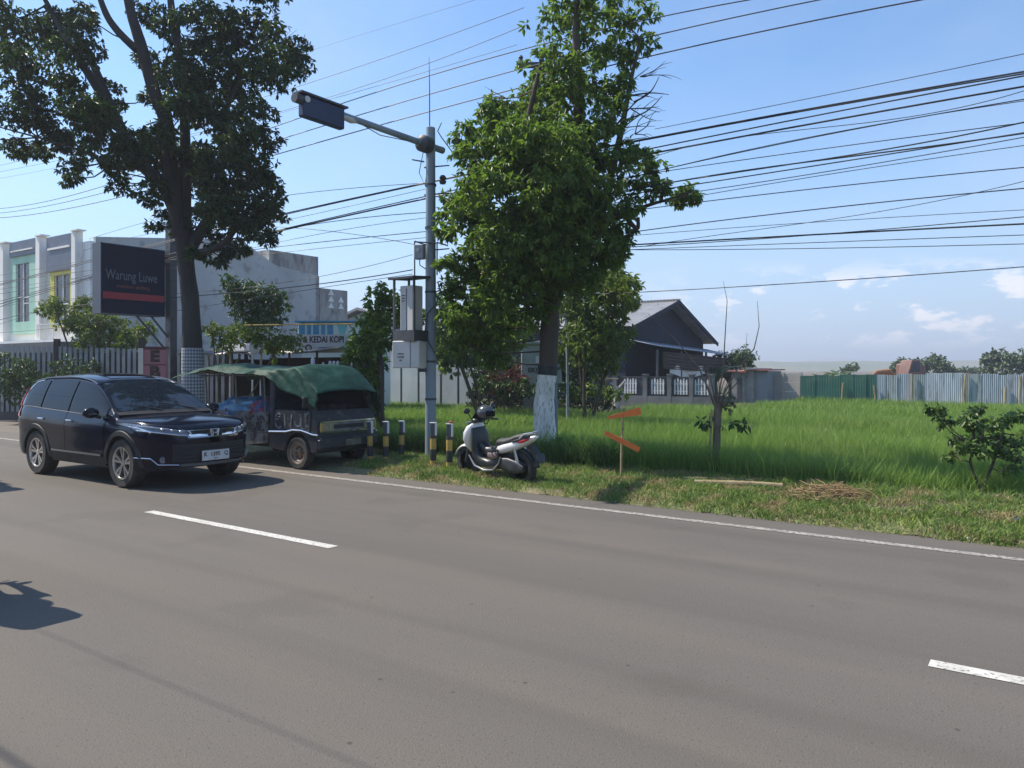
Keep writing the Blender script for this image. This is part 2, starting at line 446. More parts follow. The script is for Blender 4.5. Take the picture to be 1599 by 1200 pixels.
# ---------------------------------------------------------------- grass blades
def blades(name, P, hgt, wid, m, lean=0.35, droop=0.25, parent=None, curve=True):
    n = len(P); h = hgt; ang = rng.uniform(0, 2 * np.pi, n); la = rng.uniform(0, 2 * np.pi, n)
    ln = rng.uniform(0, lean, n) * h; dr = rng.uniform(0, droop, n) * h
    d = np.stack([np.cos(la), np.sin(la)], 1); t = np.stack([np.cos(ang), np.sin(ang)], 1)
    V = np.zeros((n, 5, 3))
    V[:, 0, :] = P; V[:, 1, :] = P
    V[:, 0, :2] -= t * (wid / 2)[:, None]; V[:, 1, :2] += t * (wid / 2)[:, None]
    mid = P.copy(); mid[:, :2] += d * (ln * 0.5)[:, None]; mid[:, 2] += h * 0.62
    V[:, 2] = mid; V[:, 3] = mid
    V[:, 2, :2] += t * (wid * 0.42)[:, None]; V[:, 3, :2] -= t * (wid * 0.42)[:, None]
    tip = P.copy(); tip[:, :2] += d * (ln + dr)[:, None]; tip[:, 2] += h
    V[:, 4] = tip
    base = (np.arange(n) * 5)[:, None]
    F = np.concatenate([np.stack([base[:, 0], base[:, 0] + 1, base[:, 0] + 2, base[:, 0] + 3], 1)], 0)
    T = np.stack([base[:, 0] + 3, base[:, 0] + 2, base[:, 0] + 4, base[:, 0] + 4], 1)
    # triangles as separate mesh faces: build with mixed loops
    me = bpy.data.meshes.new(name)
    me.vertices.add(n * 5); me.vertices.foreach_set('co', V.astype(np.float32).ravel())
    L = np.concatenate([F, T[:, :3]], 1).ravel().astype(np.int32)
    me.loops.add(n * 7); me.loops.foreach_set('vertex_index', L)
    st = (np.arange(n) * 7)[:, None] + np.array([0, 4])[None, :]
    me.polygons.add(n * 2); me.polygons.foreach_set('loop_start', st.ravel().astype(np.int32))
    me.materials.append(m); me.update(calc_edges=True)
    o = bpy.data.objects.new(name, me); return link(o, parent)
Ex, Nx = np.array([E.x, E.y]), np.array([N.x, N.y])
def s_n_to_xy(s, n): return s[:, None] * Ex[None] + n[:, None] * Nx[None]
def inview(xy, m=0.72): return (xy[:, 1] > 1.5) & (np.abs(xy[:, 0]) < m * xy[:, 1] + 0.6)
M_rice = mat('rice_leaf', (0.23, 0.34, 0.07), (0.165, 0.27, 0.055), rough=0.55, scale=0.35, island=0.35, trans=0.35, tcol=(0.24, 0.40, 0.06), spec=0.3, col3=(0.27, 0.33, 0.10), scale3=0.35, c3=(0.48, 0.70))
M_grass = mat('grass_blade', (0.21, 0.30, 0.065), (0.13, 0.22, 0.045), rough=0.6, scale=1.0, island=0.45, trans=0.3, spec=0.3, col3=(0.36, 0.30, 0.14), scale3=2.6, c3=(0.50, 0.66))
M_dry = mat('dry_grass', (0.36, 0.27, 0.14), (0.26, 0.19, 0.10), rough=0.85, scale=3, island=0.4, trans=0.15, spec=0.2)
M_weed = mat('weed_leaf', (0.06, 0.13, 0.025), (0.10, 0.17, 0.035), rough=0.5, scale=2, island=0.4, trans=0.3, spec=0.4)
# rice, in bands that thin out with distance
Ps, Hs, Ws = [], [], []
for (y0, y1, dens, wd) in ((11, 16, 900, 0.011), (16, 20, 620, 0.014), (20, 26, 360, 0.018), (26, 33, 230, 0.024), (33, 47, 130, 0.034)):
    s_ = rng.uniform(-14, 34, int(dens * 48 * 32)); n_ = rng.uniform(11.4, 41.0, len(s_))
    xy = s_n_to_xy(s_, n_)
    ok = (xy[:, 1] >= y0) & (xy[:, 1] < y1) & (np.abs(xy[:, 0]) < 0.80 * xy[:, 1] + 0.8) & (xy[:, 0] > -0.24 * xy[:, 1])
    ok &= ~((s_ < -11.0) & (n_ > 33.0)) & ~((s_ < -19.5) & (n_ > 25))
    edge = 11.55 + np.maximum(0, s_ + 1) * 0.05 + 0.10 * np.sin(s_ * 2.1)
    ok &= n_ > edge
    s_, n_, xy, edge = s_[ok], n_[ok], xy[ok], edge[ok]
    bank = 0.30 * np.exp(-(n_ - edge) / 0.9)
    # gather blades into tufts
    tx = np.round(xy / 0.17 + 0.25 * np.sin(xy[:, ::-1] * 3)) * 0.17
    xy = tx + (xy - tx) * 0.55
    P = np.concatenate([xy, (PAD + bank)[:, None]], 1)
    Ps.append(P); Hs.append(rng.uniform(0.54, 0.78, len(P)) * (1 + .12 * np.exp(-(n_ - edge) / 1.0)) * (1 + 0.10 * np.sin(xy[:, 0] * 0.9 + xy[:, 1] * 0.5))); Ws.append(np.full(len(P), wd) * rng.uniform(0.7, 1.3, len(P)))
s_ = rng.uniform(-25, -12.6, 42000); n_ = rng.uniform(13.6, 24.7, len(s_)); xy = s_n_to_xy(s_, n_)
ok = (xy[:, 0] > -0.20 * xy[:, 1]) & (xy[:, 0] < 0.1 * xy[:, 1]); xy = xy[ok]
Ps.append(np.concatenate([xy, np.full((len(xy), 1), -0.03)], 1)); Hs.append(rng.uniform(0.25, 0.45, len(xy))); Ws.append(rng.uniform(.02, .035, len(xy)))
P = np.concatenate(Ps); H_ = np.concatenate(Hs); W_ = np.concatenate(Ws)
print('rice blades', len(P))
tag(blades('rice', P, H_, W_, M_rice, lean=0.45, droop=0.30), 'tall green young rice filling the sunken paddy behind the verge', 'rice', kind='stuff')
tag(roadobj('paddy', MB().grid(lambda u, v: (-14 + 60 * u, 12.3 + 30 * v, PAD - 0.004), 12, 8), M_paddy), kind='structure')
# verge grass
s_ = rng.uniform(-13.5, 7, 210000); n_ = rng.uniform(9.12, 12.4, len(s_))
xy = s_n_to_xy(s_, n_)
pn = np.array([mnoise.noise((a * 0.9, b * 1.4, 5.0)) for a, b in zip(s_, n_)])
pn2 = np.array([mnoise.noise((a * 3.1, b * 3.1, 9.0)) for a, b in zip(s_, n_)])
edgein = np.clip((n_ - 9.12) / 0.35, 0, 1)
dryz = np.clip((s_ - 0.5) / 2.0, 0, 1)
keep = rng.uniform(0, 1, len(s_)) < (0.50 + 0.9 * pn + 0.5 * pn2 + 0.35) * (0.35 + 0.65 * edgein) * (1 - 0.72 * dryz) 
keep &= inview(xy)
# keep the truck's dirt shoulder bare
keep &= ~((s_ < -10.3) & (n_ < 10.9)) & ~((s_ < -9.4) & (n_ < 9.45))
s_, n_, xy, pn2 = s_[keep], n_[keep], xy[keep], pn2[keep]
z = np.array([verge_z(a, b) for a, b in zip(s_, n_)])
hh = rng.uniform(0.03, 0.11, len(s_)) * (0.8 + 0.35 * np.clip((n_ - 10.6) / 1.2, 0, 1.6)) * (1 + 0.5 * pn2)
hh = np.where(n_ > 11.6, hh * 1.3, hh)
tag(blades('grass', np.concatenate([xy, z[:, None]], 1), hh, rng.uniform(0.006, 0.014, len(s_)), M_grass, lean=1.1, droop=0.6), 'short patchy grass growing along the road verge', 'grass', kind='stuff')
# dry litter
s_ = rng.uniform(-6, 7, 42000); n_ = rng.uniform(9.2, 12.0, len(s_)); xy = s_n_to_xy(s_, n_)
pn = np.array([mnoise.noise((a * 1.1, b * 1.6, 15.0)) for a, b in zip(s_, n_)])
keep = (rng.uniform(0, 1, len(s_)) < np.clip(0.12 + 0.9 * pn + 0.75 * np.clip((s_ - 0.2) / 2.0, 0, 1), 0.04, 1)) & inview(xy)
s_, n_, xy = s_[keep], n_[keep], xy[keep]
z = np.array([verge_z(a, b) for a, b in zip(s_, n_)]) + 0.004
tag(blades('dry_litter', np.concatenate([xy, z[:, None]], 1), rng.uniform(0.02, 0.06, len(s_)), rng.uniform(0.007, 0.016, len(s_)), M_dry, lean=4.5, droop=1.5), 'dry brown straw and leaf litter scattered on the verge', 'litter', kind='stuff')
# dark tall grass behind bollards up to the panel wall
s_ = rng.uniform(-16, -6.0, 60000); n_ = rng.uniform(11.2, 13.4, len(s_)); xy = s_n_to_xy(s_, n_)
keep = inview(xy) & (rng.uniform(0, 1, len(s_)) < 0.5); s_, n_, xy = s_[keep], n_[keep], xy[keep]
z = np.array([verge_z(a, b) for a, b in zip(s_, n_)])
tag(blades('tall_grass', np.concatenate([xy, z[:, None]], 1), rng.uniform(0.15, 0.5, len(s_)), rng.uniform(0.010, 0.02, len(s_)), M_weed, lean=0.8, droop=0.5), 'tall dark green grass behind the striped bollards', 'grass', kind='stuff')
# ================================================================ FOLIAGE
def leaf_geo(C, D, L, Wd, fold=0.25, bend=0.3):
    """leaves: base C (n,3), direction D (n,3 unit), length L, width Wd -> V,F(two quads, six verts)"""
    n = len(C)
    up = rng.normal(size=(n, 3)) * 0.55 + np.array([0, 0, 1.0])
    S = np.cross(D, up); S /= np.linalg.norm(S, axis=1, keepdims=True) + 1e-9
    U = np.cross(S, D)
    V = np.zeros((n, 6, 3)); l = L[:, None]; w2 = Wd[:, None] / 2
    V[:, 0] = C
    V[:, 1] = C + D * l * 0.36 - S * w2 + U * w2 * fold * 2
    V[:, 2] = C + D * l * 0.70 - S * w2 * 0.72 - U * (l * bend * 0.25) + U * w2 * fold
    V[:, 3] = C + D * l * 0.97 - U * l * bend * 0.6
    V[:, 4] = C + D * l * 0.70 + S * w2 * 0.72 - U * (l * bend * 0.25) + U * w2 * fold
    V[:, 5] = C + D * l * 0.36 + S * w2 + U * w2 * fold * 2
    b = np.arange(n)[:, None] * 6
    F = np.concatenate([b + np.array([0, 1, 2, 3]), b + np.array([0, 3, 4, 5])], 0)
    return V.reshape(-1, 3), F
def rosettes(blobs, per_m2, k, L, Wd, droop=0.55, shell=0.55, seed=1, gap=0.0):
    """blobs: (x,y,z,rx,ry,rz). returns V,F and rosette centres"""
    Cs, Ds, Ls = [], [], []
    for bb in blobs:
        x, y, z, rx, ry, rz = bb[:6]; dn = bb[6] if len(bb) > 6 else 1.0
        m = max(4, int(dn * per_m2 * 4 * math.pi * ((rx * ry + ry * rz + rx * rz) / 3)))
        d = rng.normal(size=(m, 3)); d /= np.linalg.norm(d, axis=1, keepdims=True)
        r = shell + (1.06 - shell) * rng.uniform(0, 1, m) ** 0.6
        r *= 1 + 0.28 * np.sin(d[:, 0] * 5 + x) * np.sin(d[:, 2] * 6 + z) + 0.15 * np.sin(d[:, 1] * 9 + y * 3)
        c = np.array([x, y, z]) + d * r[:, None] * np.array([rx, ry, rz])
        ax = d * 0.8 + rng.normal(size=(m, 3)) * 0.35 + np.array([0, 0, 0.25]); ax /= np.linalg.norm(ax, axis=1, keepdims=True)
        kk = k
        cc = np.repeat(c, kk, 0); aa = np.repeat(ax, kk, 0)
        o = rng.normal(size=(m * kk, 3)); o -= aa * np.sum(o * aa, 1, keepdims=True); o /= np.linalg.norm(o, axis=1, keepdims=True) + 1e-9
        dd = o * 0.85 + aa * rng.uniform(0.0, 0.7, (m * kk, 1)) + np.array([0, 0, -1.0]) * rng.uniform(0.1, 2 * droop, (m * kk, 1))
        dd /= np.linalg.norm(dd, axis=1, keepdims=True)
        Cs.append(cc + dd * 0.01); Ds.append(dd); Ls.append(rng.uniform(0.65, 1.15, m * kk) * L)
    C = np.concatenate(Cs); D = np.concatenate(Ds); l = np.concatenate(Ls)
    return leaf_geo(C, D, l, l * Wd)
def split_blobs(B, k, f=0.50, seed=5):
    if not k: return B
    r_ = random.Random(seed); out_ = []
    for b in B:
        for i in range(k):
            d = Vector((r_.gauss(0, 1), r_.gauss(0, 1), r_.gauss(0, 1))).normalized() * r_.uniform(.45, .72)
            q = f * r_.uniform(.75, 1.2)
            out_.append((b[0] + d.x * b[3], b[1] + d.y * b[4], b[2] + d.z * b[5], b[3] * q, b[4] * q, b[5] * q * .72) + tuple(b[6:]))
    return out_
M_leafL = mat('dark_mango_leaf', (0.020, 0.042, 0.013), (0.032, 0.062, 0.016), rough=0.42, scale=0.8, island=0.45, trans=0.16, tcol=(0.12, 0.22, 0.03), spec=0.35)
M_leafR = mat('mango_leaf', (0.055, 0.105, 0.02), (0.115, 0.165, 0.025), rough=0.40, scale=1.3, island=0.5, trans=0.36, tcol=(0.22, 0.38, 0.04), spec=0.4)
M_leafY = mat('yellow_green_leaf', (0.10, 0.155, 0.028), (0.15, 0.19, 0.03), rough=0.45, scale=1.2, island=0.4, trans=0.28, tcol=(0.2, 0.3, 0.03), spec=0.4)
M_leafD = mat('bush_leaf', (0.045, 0.085, 0.022), (0.07, 0.12, 0.03), rough=0.45, scale=1.2, island=0.4, trans=0.18, tcol=(0.1, 0.2, 0.03), spec=0.4)
M_leafF = mat('far_leaf', (0.11, 0.16, 0.08), (0.15, 0.20, 0.10), rough=0.6, scale=0.5, island=0.35, trans=0.2, spec=0.3)  # lightened: distance haze is put into the leaf colour
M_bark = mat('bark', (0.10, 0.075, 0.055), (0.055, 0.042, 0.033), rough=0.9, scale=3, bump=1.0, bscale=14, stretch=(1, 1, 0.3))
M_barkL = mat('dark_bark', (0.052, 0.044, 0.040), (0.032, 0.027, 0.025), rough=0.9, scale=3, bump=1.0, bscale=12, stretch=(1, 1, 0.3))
M_twig = mat('twig', (0.13, 0.10, 0.075), (0.2, 0.16, 0.12), rough=0.9, scale=6)
def bark_trunk(mb, pts, r, seg=16, rough=0.06, sub=5):
    """irregular tapering trunk through pts"""
    P = [Vector(p) for p in pts]; R = list(r); Q = []; RR = []
    for i in range(len(P) - 1):
        for k in range(sub):
            t = k / sub
            p0 = P[max(i - 1, 0)]; p1 = P[i]; p2 = P[i + 1]; p3 = P[min(i + 2, len(P) - 1)]
            q = 0.5 * ((2 * p1) + (p2 - p0) * t + (2 * p0 - 5 * p1 + 4 * p2 - p3) * t * t + (3 * p1 - p0 - 3 * p2 + p3) * t ** 3)
            Q.append(q); RR.append(R[i] + (R[i + 1] - R[i]) * t)
    Q.append(P[-1]); RR.append(R[-1])
    b0 = len(mb.v)
    mb.tube(Q, RR, seg)
    for j in range(b0, len(mb.v)):
        c = Q[min((j - b0) // seg, len(Q) - 1)]; v = Vector(mb.v[j]) ; d = v - c
        f = 1 + rough * 2.2 * mnoise.noise(Vector((d.normalized().x * 2.2, d.normalized().y * 2.2, c.z * 1.1))) + rough * mnoise.noise(v * 9)
        mb.v[j] = tuple(c + d * f)
    return Q
def near_pt(paths, p):
    best = None; bd = 1e9
    for path in paths:
        for q in path:
            d = (q - p).length + max(0, q.z - p.z) * 0.8
            if d < bd: bd = d; best = q
    return best
def twigs(mb, paths, blobs, r0=0.03, seg=5, per=3):
    for bb in blobs:
        x, y, z, rx, ry, rz = bb[:6]
        p = Vector((x, y, z)); q = near_pt(paths, p)
        mid = (p + q) / 2 + Vector((random.uniform(-.1, .1), random.uniform(-.1, .1), -0.06 * (p - q).length))
        mb.tube([q, mid, p], [r0, r0 * .7, r0 * .45], seg)
        for _ in range(per):
            e = p + Vector((random.uniform(-1, 1) * rx, random.uniform(-1, 1) * ry, random.uniform(-.6, 1) * rz)) * 0.9
            mb.tube([mid.lerp(p, 0.6), (p + e) / 2 + Vector((0, 0, 0.03)), e], [r0 * .5, r0 * .3, r0 * .12], 4)
def loc(vs, base):
    return [tuple(Vector(v) - base) for v in vs]
def make_tree(name, base, limbs, blobs, leafmat, barkmat, label, cat='tree', per=9, k=8, L=0.17, Wd=0.30, group=None, trunkrough=0.06, seg=14, shell=0.5, twr=0.03, droop=0.55, extra=None, twper=3, split=0, sf=.5):
    base = Vector(base); t = empty(name, base, 0, label, cat, group)
    mb = MB(); paths = []
    for pts, r in limbs:
        paths.append(bark_trunk(mb, [Vector(p) - base for p in pts], r, seg if r[0] > 0.06 else 7, trunkrough))
    B = [(b[0] - base.x, b[1] - base.y, b[2] - base.z) + tuple(b[3:]) for b in blobs]
    twigs(mb, paths, B, twr, per=twper)
    trunk = mb.build('trunk', barkmat, t, smooth=60)
    V, F = rosettes(split_blobs(B, split, sf), per, k, L, Wd, droop, shell)
    fastmesh('crown', V, F, leafmat, t)
    return t, trunk
def pblobs(lst, Y, dy=0.8, seed=3, fl=1.0):
    r_ = random.Random(seed); out_ = []
    for it in lst:
        u, v, r = it[:3]
        y = Y + (it[3] if len(it) > 3 else r_.uniform(-dy, dy))
        c = PX(u, v, y); m = r / FPX * y
        out_.append((c.x, c.y, c.z, m, m * fl * r_.uniform(0.85, 1.2), m * r_.uniform(0.75, 0.95)))
    return out_
# ---- big tree on the left, trunk wrapped in checked cloth
YL = 18.6
bl = [(20,30,55),(75,55,45),(30,110,50),(60,150,45),(25,180,40),(110,20,40),(120,75,45),(130,160,45),(75,205,45),(50,235,38),(25,235,22),(110,225,42),(160,205,45),(175,150,28),(125,262,32),(115,280,22),(165,250,35),(205,225,45),(180,285,24),(140,30,22),(225,15,30),(205,255,35),(240,200,45),(250,255,40),(245,150,26),(250,300,26),(225,300,24),(255,90,36),(262,25,36),(290,60,40),(310,20,38),(275,130,45),(300,110,40),(285,180,48),(320,160,45),(330,70,45),(345,25,35),(360,100,48),(375,60,45),(400,40,38),(410,90,48),(440,70,42),(450,110,40),(420,130,34),(470,95,26),(380,140,40),(340,200,48),(385,185,42),(415,195,36),(425,225,22),(365,235,44),(400,250,36),(320,250,46),(290,235,45),(345,290,42),(385,290,38),(415,310,36),(425,290,24),(430,335,22),(320,310,40),(355,335,40),(395,350,36),(335,370,34),(365,385,28),(300,350,30),(255,335,20),(245,350,15),(315,400,16),(345,405,20),(300,395,14),(380,395,18),(410,340,34),(375,350,34),(400,280,34),(420,370,20),(345,330,36),
      (90,120,40,-1.5),(30,70,40,1.5),(330,130,50,1.8),(300,270,50,1.9),(380,230,45,-1.7),(240,230,50,1.8),(140,190,50,-1.8),(360,320,45,1.6)]
# a few clumps beyond the frame so that the crown is whole
bl += [(-60,60,60),(-90,150,55),(-50,210,45),(60,-60,60),(180,-70,65),(300,-60,65),(400,-40,55),(230,-160,65),(340,-150,55),(120,-140,55)]
bl = [(b[0], b[1], b[2] * .92) + tuple(b[3:]) for b in bl]
B = pblobs(bl, YL, 1.3, 5)
tb = GR(300, 691); tb = Vector((PX(300, 0, YL).x, YL, 0))
def P_(u, v, dy=0.0): return PX(u, v, YL + dy)
limbs = [([tb, P_(301, 600), P_(298, 480), P_(290, 400), P_(285, 350)], [0.31, 0.23, 0.205, 0.195, 0.18]),
         ([P_(286, 360), P_(255, 290, .2), P_(215, 250, .3), P_(160, 150, .2), P_(110, 70, 0), P_(60, -20, 0)], [0.17, 0.15, 0.13, 0.11, 0.08, 0.04]),
         ([P_(240, 280, .2), P_(190, 200, .6), P_(150, 110, .7), P_(125, 60, .5), P_(70, 10, .5)], [0.12, 0.11, 0.09, 0.07, 0.05]),
         ([P_(284, 370), P_(268, 280), P_(262, 200), P_(240, 140), P_(222, 75), P_(205, 20), P_(190, -60)], [0.19, 0.17, 0.16, 0.15, 0.13, 0.11, 0.08]),
         ([P_(214, 78), P_(185, 50), P_(165, 20), P_(148, -30)], [0.10, 0.085, 0.075, 0.05]),
         ([P_(287, 375), P_(290, 250, .3), P_(285, 120, .3), P_(268, 10, .3), P_(262, -90, .2)], [0.16, 0.13, 0.10, 0.08, 0.04]),
         ([P_(295, 390), P_(330, 330, .3), P_(350, 230, .4), P_(352, 180, .4), P_(385, 90, .3), P_(420, 60, .3)], [0.16, 0.12, 0.09, 0.07, 0.05, 0.03]),
         ([P_(298, 400), P_(350, 380, -.4), P_(385, 330, -.5), P_(410, 300, -.5)], [0.10, 0.07, 0.05, 0.03]),
         ([P_(225, 260, .3), P_(170, 262, .2), P_(140, 240, 0), P_(60, 215, 0)], [0.08, 0.05, 0.035, 0.02])]
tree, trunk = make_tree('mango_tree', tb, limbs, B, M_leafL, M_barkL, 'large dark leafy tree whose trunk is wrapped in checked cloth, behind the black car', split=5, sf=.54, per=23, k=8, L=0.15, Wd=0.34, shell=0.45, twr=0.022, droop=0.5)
def mat_check():
    m = bpy.data.materials.new('checked_cloth'); m.use_nodes = True; nt = m.node_tree; nd, lk = nt.nodes, nt.links
    b = nd['Principled BSDF']; b.inputs['Roughness'].default_value = 0.9
    tcn = nd.new('ShaderNodeTexCoord'); sp = nd.new('ShaderNodeSeparateXYZ'); lk.new(tcn.outputs['Object'], sp.inputs[0])
    at = nd.new('ShaderNodeMath'); at.operation = 'ARCTAN2'; lk.new(sp.outputs['Y'], at.inputs[0]); lk.new(sp.outputs['X'], at.inputs[1])
    def sq(src, sc_, wv=None):
        a = nd.new('ShaderNodeMath'); a.operation = 'MULTIPLY'; a.inputs[1].default_value = sc_; lk.new(src, a.inputs[0])
        s_ = nd.new('ShaderNodeMath'); s_.operation = 'SINE'; lk.new(a.outputs[0], s_.inputs[0])
        r = nd.new('ShaderNodeMapRange'); r.inputs['From Min'].default_value = -0.25; r.inputs['From Max'].default_value = 0.25; lk.new(s_.outputs[0], r.inputs['Value']); return r.outputs['Result']
    ad = nd.new('ShaderNodeMath'); ad.operation = 'ADD'; lk.new(sq(at.outputs[0], 24), ad.inputs[0]); lk.new(sq(sp.outputs['Z'], 78), ad.inputs[1])
    mu = nd.new('ShaderNodeMath'); mu.operation = 'MULTIPLY'; mu.inputs[1].default_value = 0.5; lk.new(ad.outputs[0], mu.inputs[0])
    x = nd.new('ShaderNodeMix'); x.data_type = 'RGBA'; x.inputs['A'].default_value = (0.42, 0.44, 0.45, 1); x.inputs['B'].default_value = (0.09, 0.10, 0.12, 1)
    lk.new(mu.outputs[0], x.inputs['Factor']); lk.new(x.outputs['Result'], b.inputs['Base Color']); return m
M_check = mat_check()
cl_ = MB(); cl_.tube([(0.02, 0, z) for z in (0.1, 0.5, 0.9, 1.3, 1.7, 2.1, 2.26)], [0.34, 0.305, 0.28, 0.27, 0.26, 0.25, 0.245], 26, cap=False)
for j, v in enumerate(cl_.v):
    f = 1 + 0.03 * mnoise.noise(Vector(v) * 4); cl_.v[j] = (v[0] * f, v[1] * f, v[2])
ck = cl_.build('trunk_cloth', M_check, None, smooth=60, loc=tb)
tag(ck, 'grey and white checked cloth wrapped round the big tree trunk', 'cloth')

# ---- right tree beside the scooter, whitewashed trunk
YR = 14.4
bl = [(905,15,45),(860,35,35),(940,30,45),(985,25,38),(1000,60,28),(1010,10,22),(850,75,30),(960,75,35),(845,110,26),(915,70,40,.4),(975,95,22),(885,105,35),(900,140,45),(860,150,38),(940,135,34),(965,130,24),(840,190,34),(780,155,30),(765,190,34),(735,205,26),(715,225,22),(740,240,30),(795,215,45),(850,215,48),(905,200,48),(950,190,34),(965,160,22),(770,260,45),(735,290,38),(712,310,24),(720,335,34),(820,270,55),(880,270,55),(930,250,45),(965,240,38),(1000,245,28),(1020,265,20),(975,290,36),(1010,300,28),(1030,290,16),(1072,298,16),(1062,310,14),(1085,308,10),(700,355,20),(745,350,42),(800,330,55),(860,340,58),(920,330,50),(955,340,36),(985,330,22),(730,395,40),(700,410,22),(780,395,50),(840,410,55),(900,400,50),(945,385,32),(968,375,18),(740,440,42),(705,450,20),(800,450,48),(860,450,40),(905,440,34),(950,410,22),(745,490,36),(715,500,26),(790,500,38),(755,530,30),(720,540,22),(775,560,20),(835,490,30),
      (820,230,60,-1.3),(760,300,50,-1.2),(850,300,60,-1.4),(900,240,50,-1.2),(790,370,55,-1.3),(870,390,55,-1.3),(930,300,45,-1.0),(840,150,45,1.2),(850,350,70,1.4),(780,430,55,1.3),(900,360,60,1.4),(760,470,40,-.9),(810,180,40,1.0)]
bl += [(900,-40,50),(960,-50,45),(860,-60,40),(920,-110,45)]
bl = [b for b in bl if not (b[1] < 160 and b[0] > 985 and b[2] < 25)]
B = [b + ((0.22,) if it[0] > 1040 else (0.55,) if (it[1] < 125 or it[0] > 968) else (0.85,) if it[1] < 200 else (1.0,)) for b, it in zip(pblobs(bl, YR, 0.9, 9), bl)]
tb = Vector((PX(852, 0, YR).x, YR, 0.03))
def P_(u, v, dy=0.0): return PX(u, v, YR + dy)
limbs = [([tb - Vector((0, 0, .1)), P_(851, 640), P_(856, 570), P_(858, 520), P_(860, 470)], [0.20, 0.175, 0.170, 0.165, 0.175]),
         ([P_(858, 480), P_(880, 400, .1), P_(895, 300, .1), P_(905, 180, 0), P_(900, 60, 0), P_(905, -60, 0)], [0.20, 0.17, 0.14, 0.11, 0.07, 0.03]),
         ([P_(856, 480), P_(838, 420, -.1), P_(825, 320, -.1), P_(820, 220, -.2), P_(845, 100, -.2)], [0.15, 0.11, 0.08, 0.06, 0.03]),
         ([P_(870, 450), P_(930, 360, .2), P_(965, 230, .2), P_(985, 130, .1), P_(1000, 60, 0)], [0.12, 0.08, 0.06, 0.04, 0.02]),
         ([P_(905, 400, .0), P_(950, 345, -.1), P_(985, 335, -.2), P_(1010, 322, -.2), P_(1050, 310, -.2), P_(1075, 300, -.2)], [0.09, 0.07, 0.06, 0.035, 0.02, 0.01]),
         ([P_(975, 335, -.2), P_(995, 358, -.2), P_(997, 340, -.2)], [0.05, 0.04, 0.035]),
         ([P_(850, 490), P_(790, 420, .3), P_(750, 340, .3), P_(735, 250, .2)], [0.10, 0.07, 0.05, 0.03])]
# bare dead branches on the right side
bare = []
r_ = random.Random(4)
for (u0, v0, u1, v1) in ((945,235,985,130),(960,200,1020,140),(965,160,1015,105),(970,190,1035,150),(955,215,1000,180),(985,150,1045,148),(960,240,1010,215),(975,130,1000,95),(990,160,1030,120)):
    bare.append(([P_(u0, v0, .1), P_((u0 + u1) / 2 + r_.uniform(-8, 8), (v0 + v1) / 2 + r_.uniform(-8, 8), .05), P_(u1, v1, 0)], [0.02, 0.013, 0.005]))
for (u, v) in ((958, 235), (972, 200), (985, 170), (968, 150), (992, 210), (975, 255), (1000, 120)):
    for q in range(3):
        a = r_.uniform(-.5, 1.1); L_ = r_.uniform(25, 52); e = (u + L_ * math.cos(a), v - L_ * math.sin(a)); m_ = ((u + e[0]) / 2 + r_.uniform(-5, 5), (v + e[1]) / 2 + r_.uniform(-5, 5)); dy = r_.uniform(-.3, .3)
        bare.append(([P_(u, v, dy), P_(*m_, dy), P_(*e, dy)], [0.012, 0.008, 0.003]))
        f = (e[0] + r_.uniform(2, 16), e[1] + r_.uniform(-16, 10)); bare.append(([P_(*m_, dy), P_((m_[0] + f[0]) / 2, (m_[1] + f[1]) / 2 - 3, dy), P_(*f, dy)], [0.007, 0.005, 0.002]))
limbs += bare
tree, trunk = make_tree('mango_tree', tb, limbs, B, M_leafR, M_bark, 'tall bright green leafy tree with a whitewashed trunk, beside the white scooter', split=6, sf=.62, per=19, k=9, L=0.15, Wd=0.32, shell=0.45, twr=0.018, droop=0.6)
M_wash = mat('whitewash', (0.92, 0.90, 0.84), (0.66, 0.63, 0.56), rough=0.9, scale=5, bump=1.0, bscale=18, col3=(0.40, 0.36, 0.30), scale3=17, c3=(0.52, 0.70), stretch=(1.5, 1.5, 0.5))
M_blackpaint = mat('black_paint_band', (0.03, 0.03, 0.035), (0.05, 0.05, 0.05), rough=0.8, scale=6)
wm = MB(); bark_trunk(wm, [Vector((0, 0, .05)), P_(851, 640) - tb, P_(855, 586) - tb], [0.215, 0.188, 0.183], 18, 0.10, 8); wm.build('whitewash', M_wash, tree, smooth=60)
wm = MB(); bark_trunk(wm, [P_(855, 586) - tb, P_(856, 572) - tb], [0.192, 0.188], 18, 0.05, 3); wm.build('painted_band', M_blackpaint, tree, smooth=60)

# ---- smaller trees and bushes behind
def bush(name, blobs, base, leafm, label, L=0.14, per=8, k=7, shell=0.3, cat='bush', group=None, stems=3, Wd=0.34, r0=0.05, droop=0.4, bark=None, twr=0.014, split=0):
    base = Vector(base)
    top = Vector(np.mean([b[:3] for b in blobs], 0))
    limbs = []
    for i in range(stems):
        b = blobs[(i * 7) % len(blobs)]; e = Vector(b[:3])
        limbs.append(([base + Vector((random.uniform(-.1, .1), random.uniform(-.1, .1), -0.1)), base.lerp(e, .5) + Vector((random.uniform(-.15, .15), 0, .1)), e], [r0, r0 * .7, r0 * .3]))
    return make_tree(name, base, limbs, blobs, leafm, bark or M_bark, label, cat, per=per, k=k, L=L, Wd=Wd, shell=shell, group=group, twr=twr, droop=droop, twper=2, split=split)
Y_ = 24.0
bl = [(905,455,38),(945,440,34),(970,450,26),(985,440,14),(890,490,42),(930,485,38),(965,475,24),(915,525,38),(880,430,30),(940,520,28),(960,500,18),(900,545,28),(880,560,20),(950,545,24),(970,520,20),(925,565,22),(955,570,16),(985,470,16),(965,430,18)]
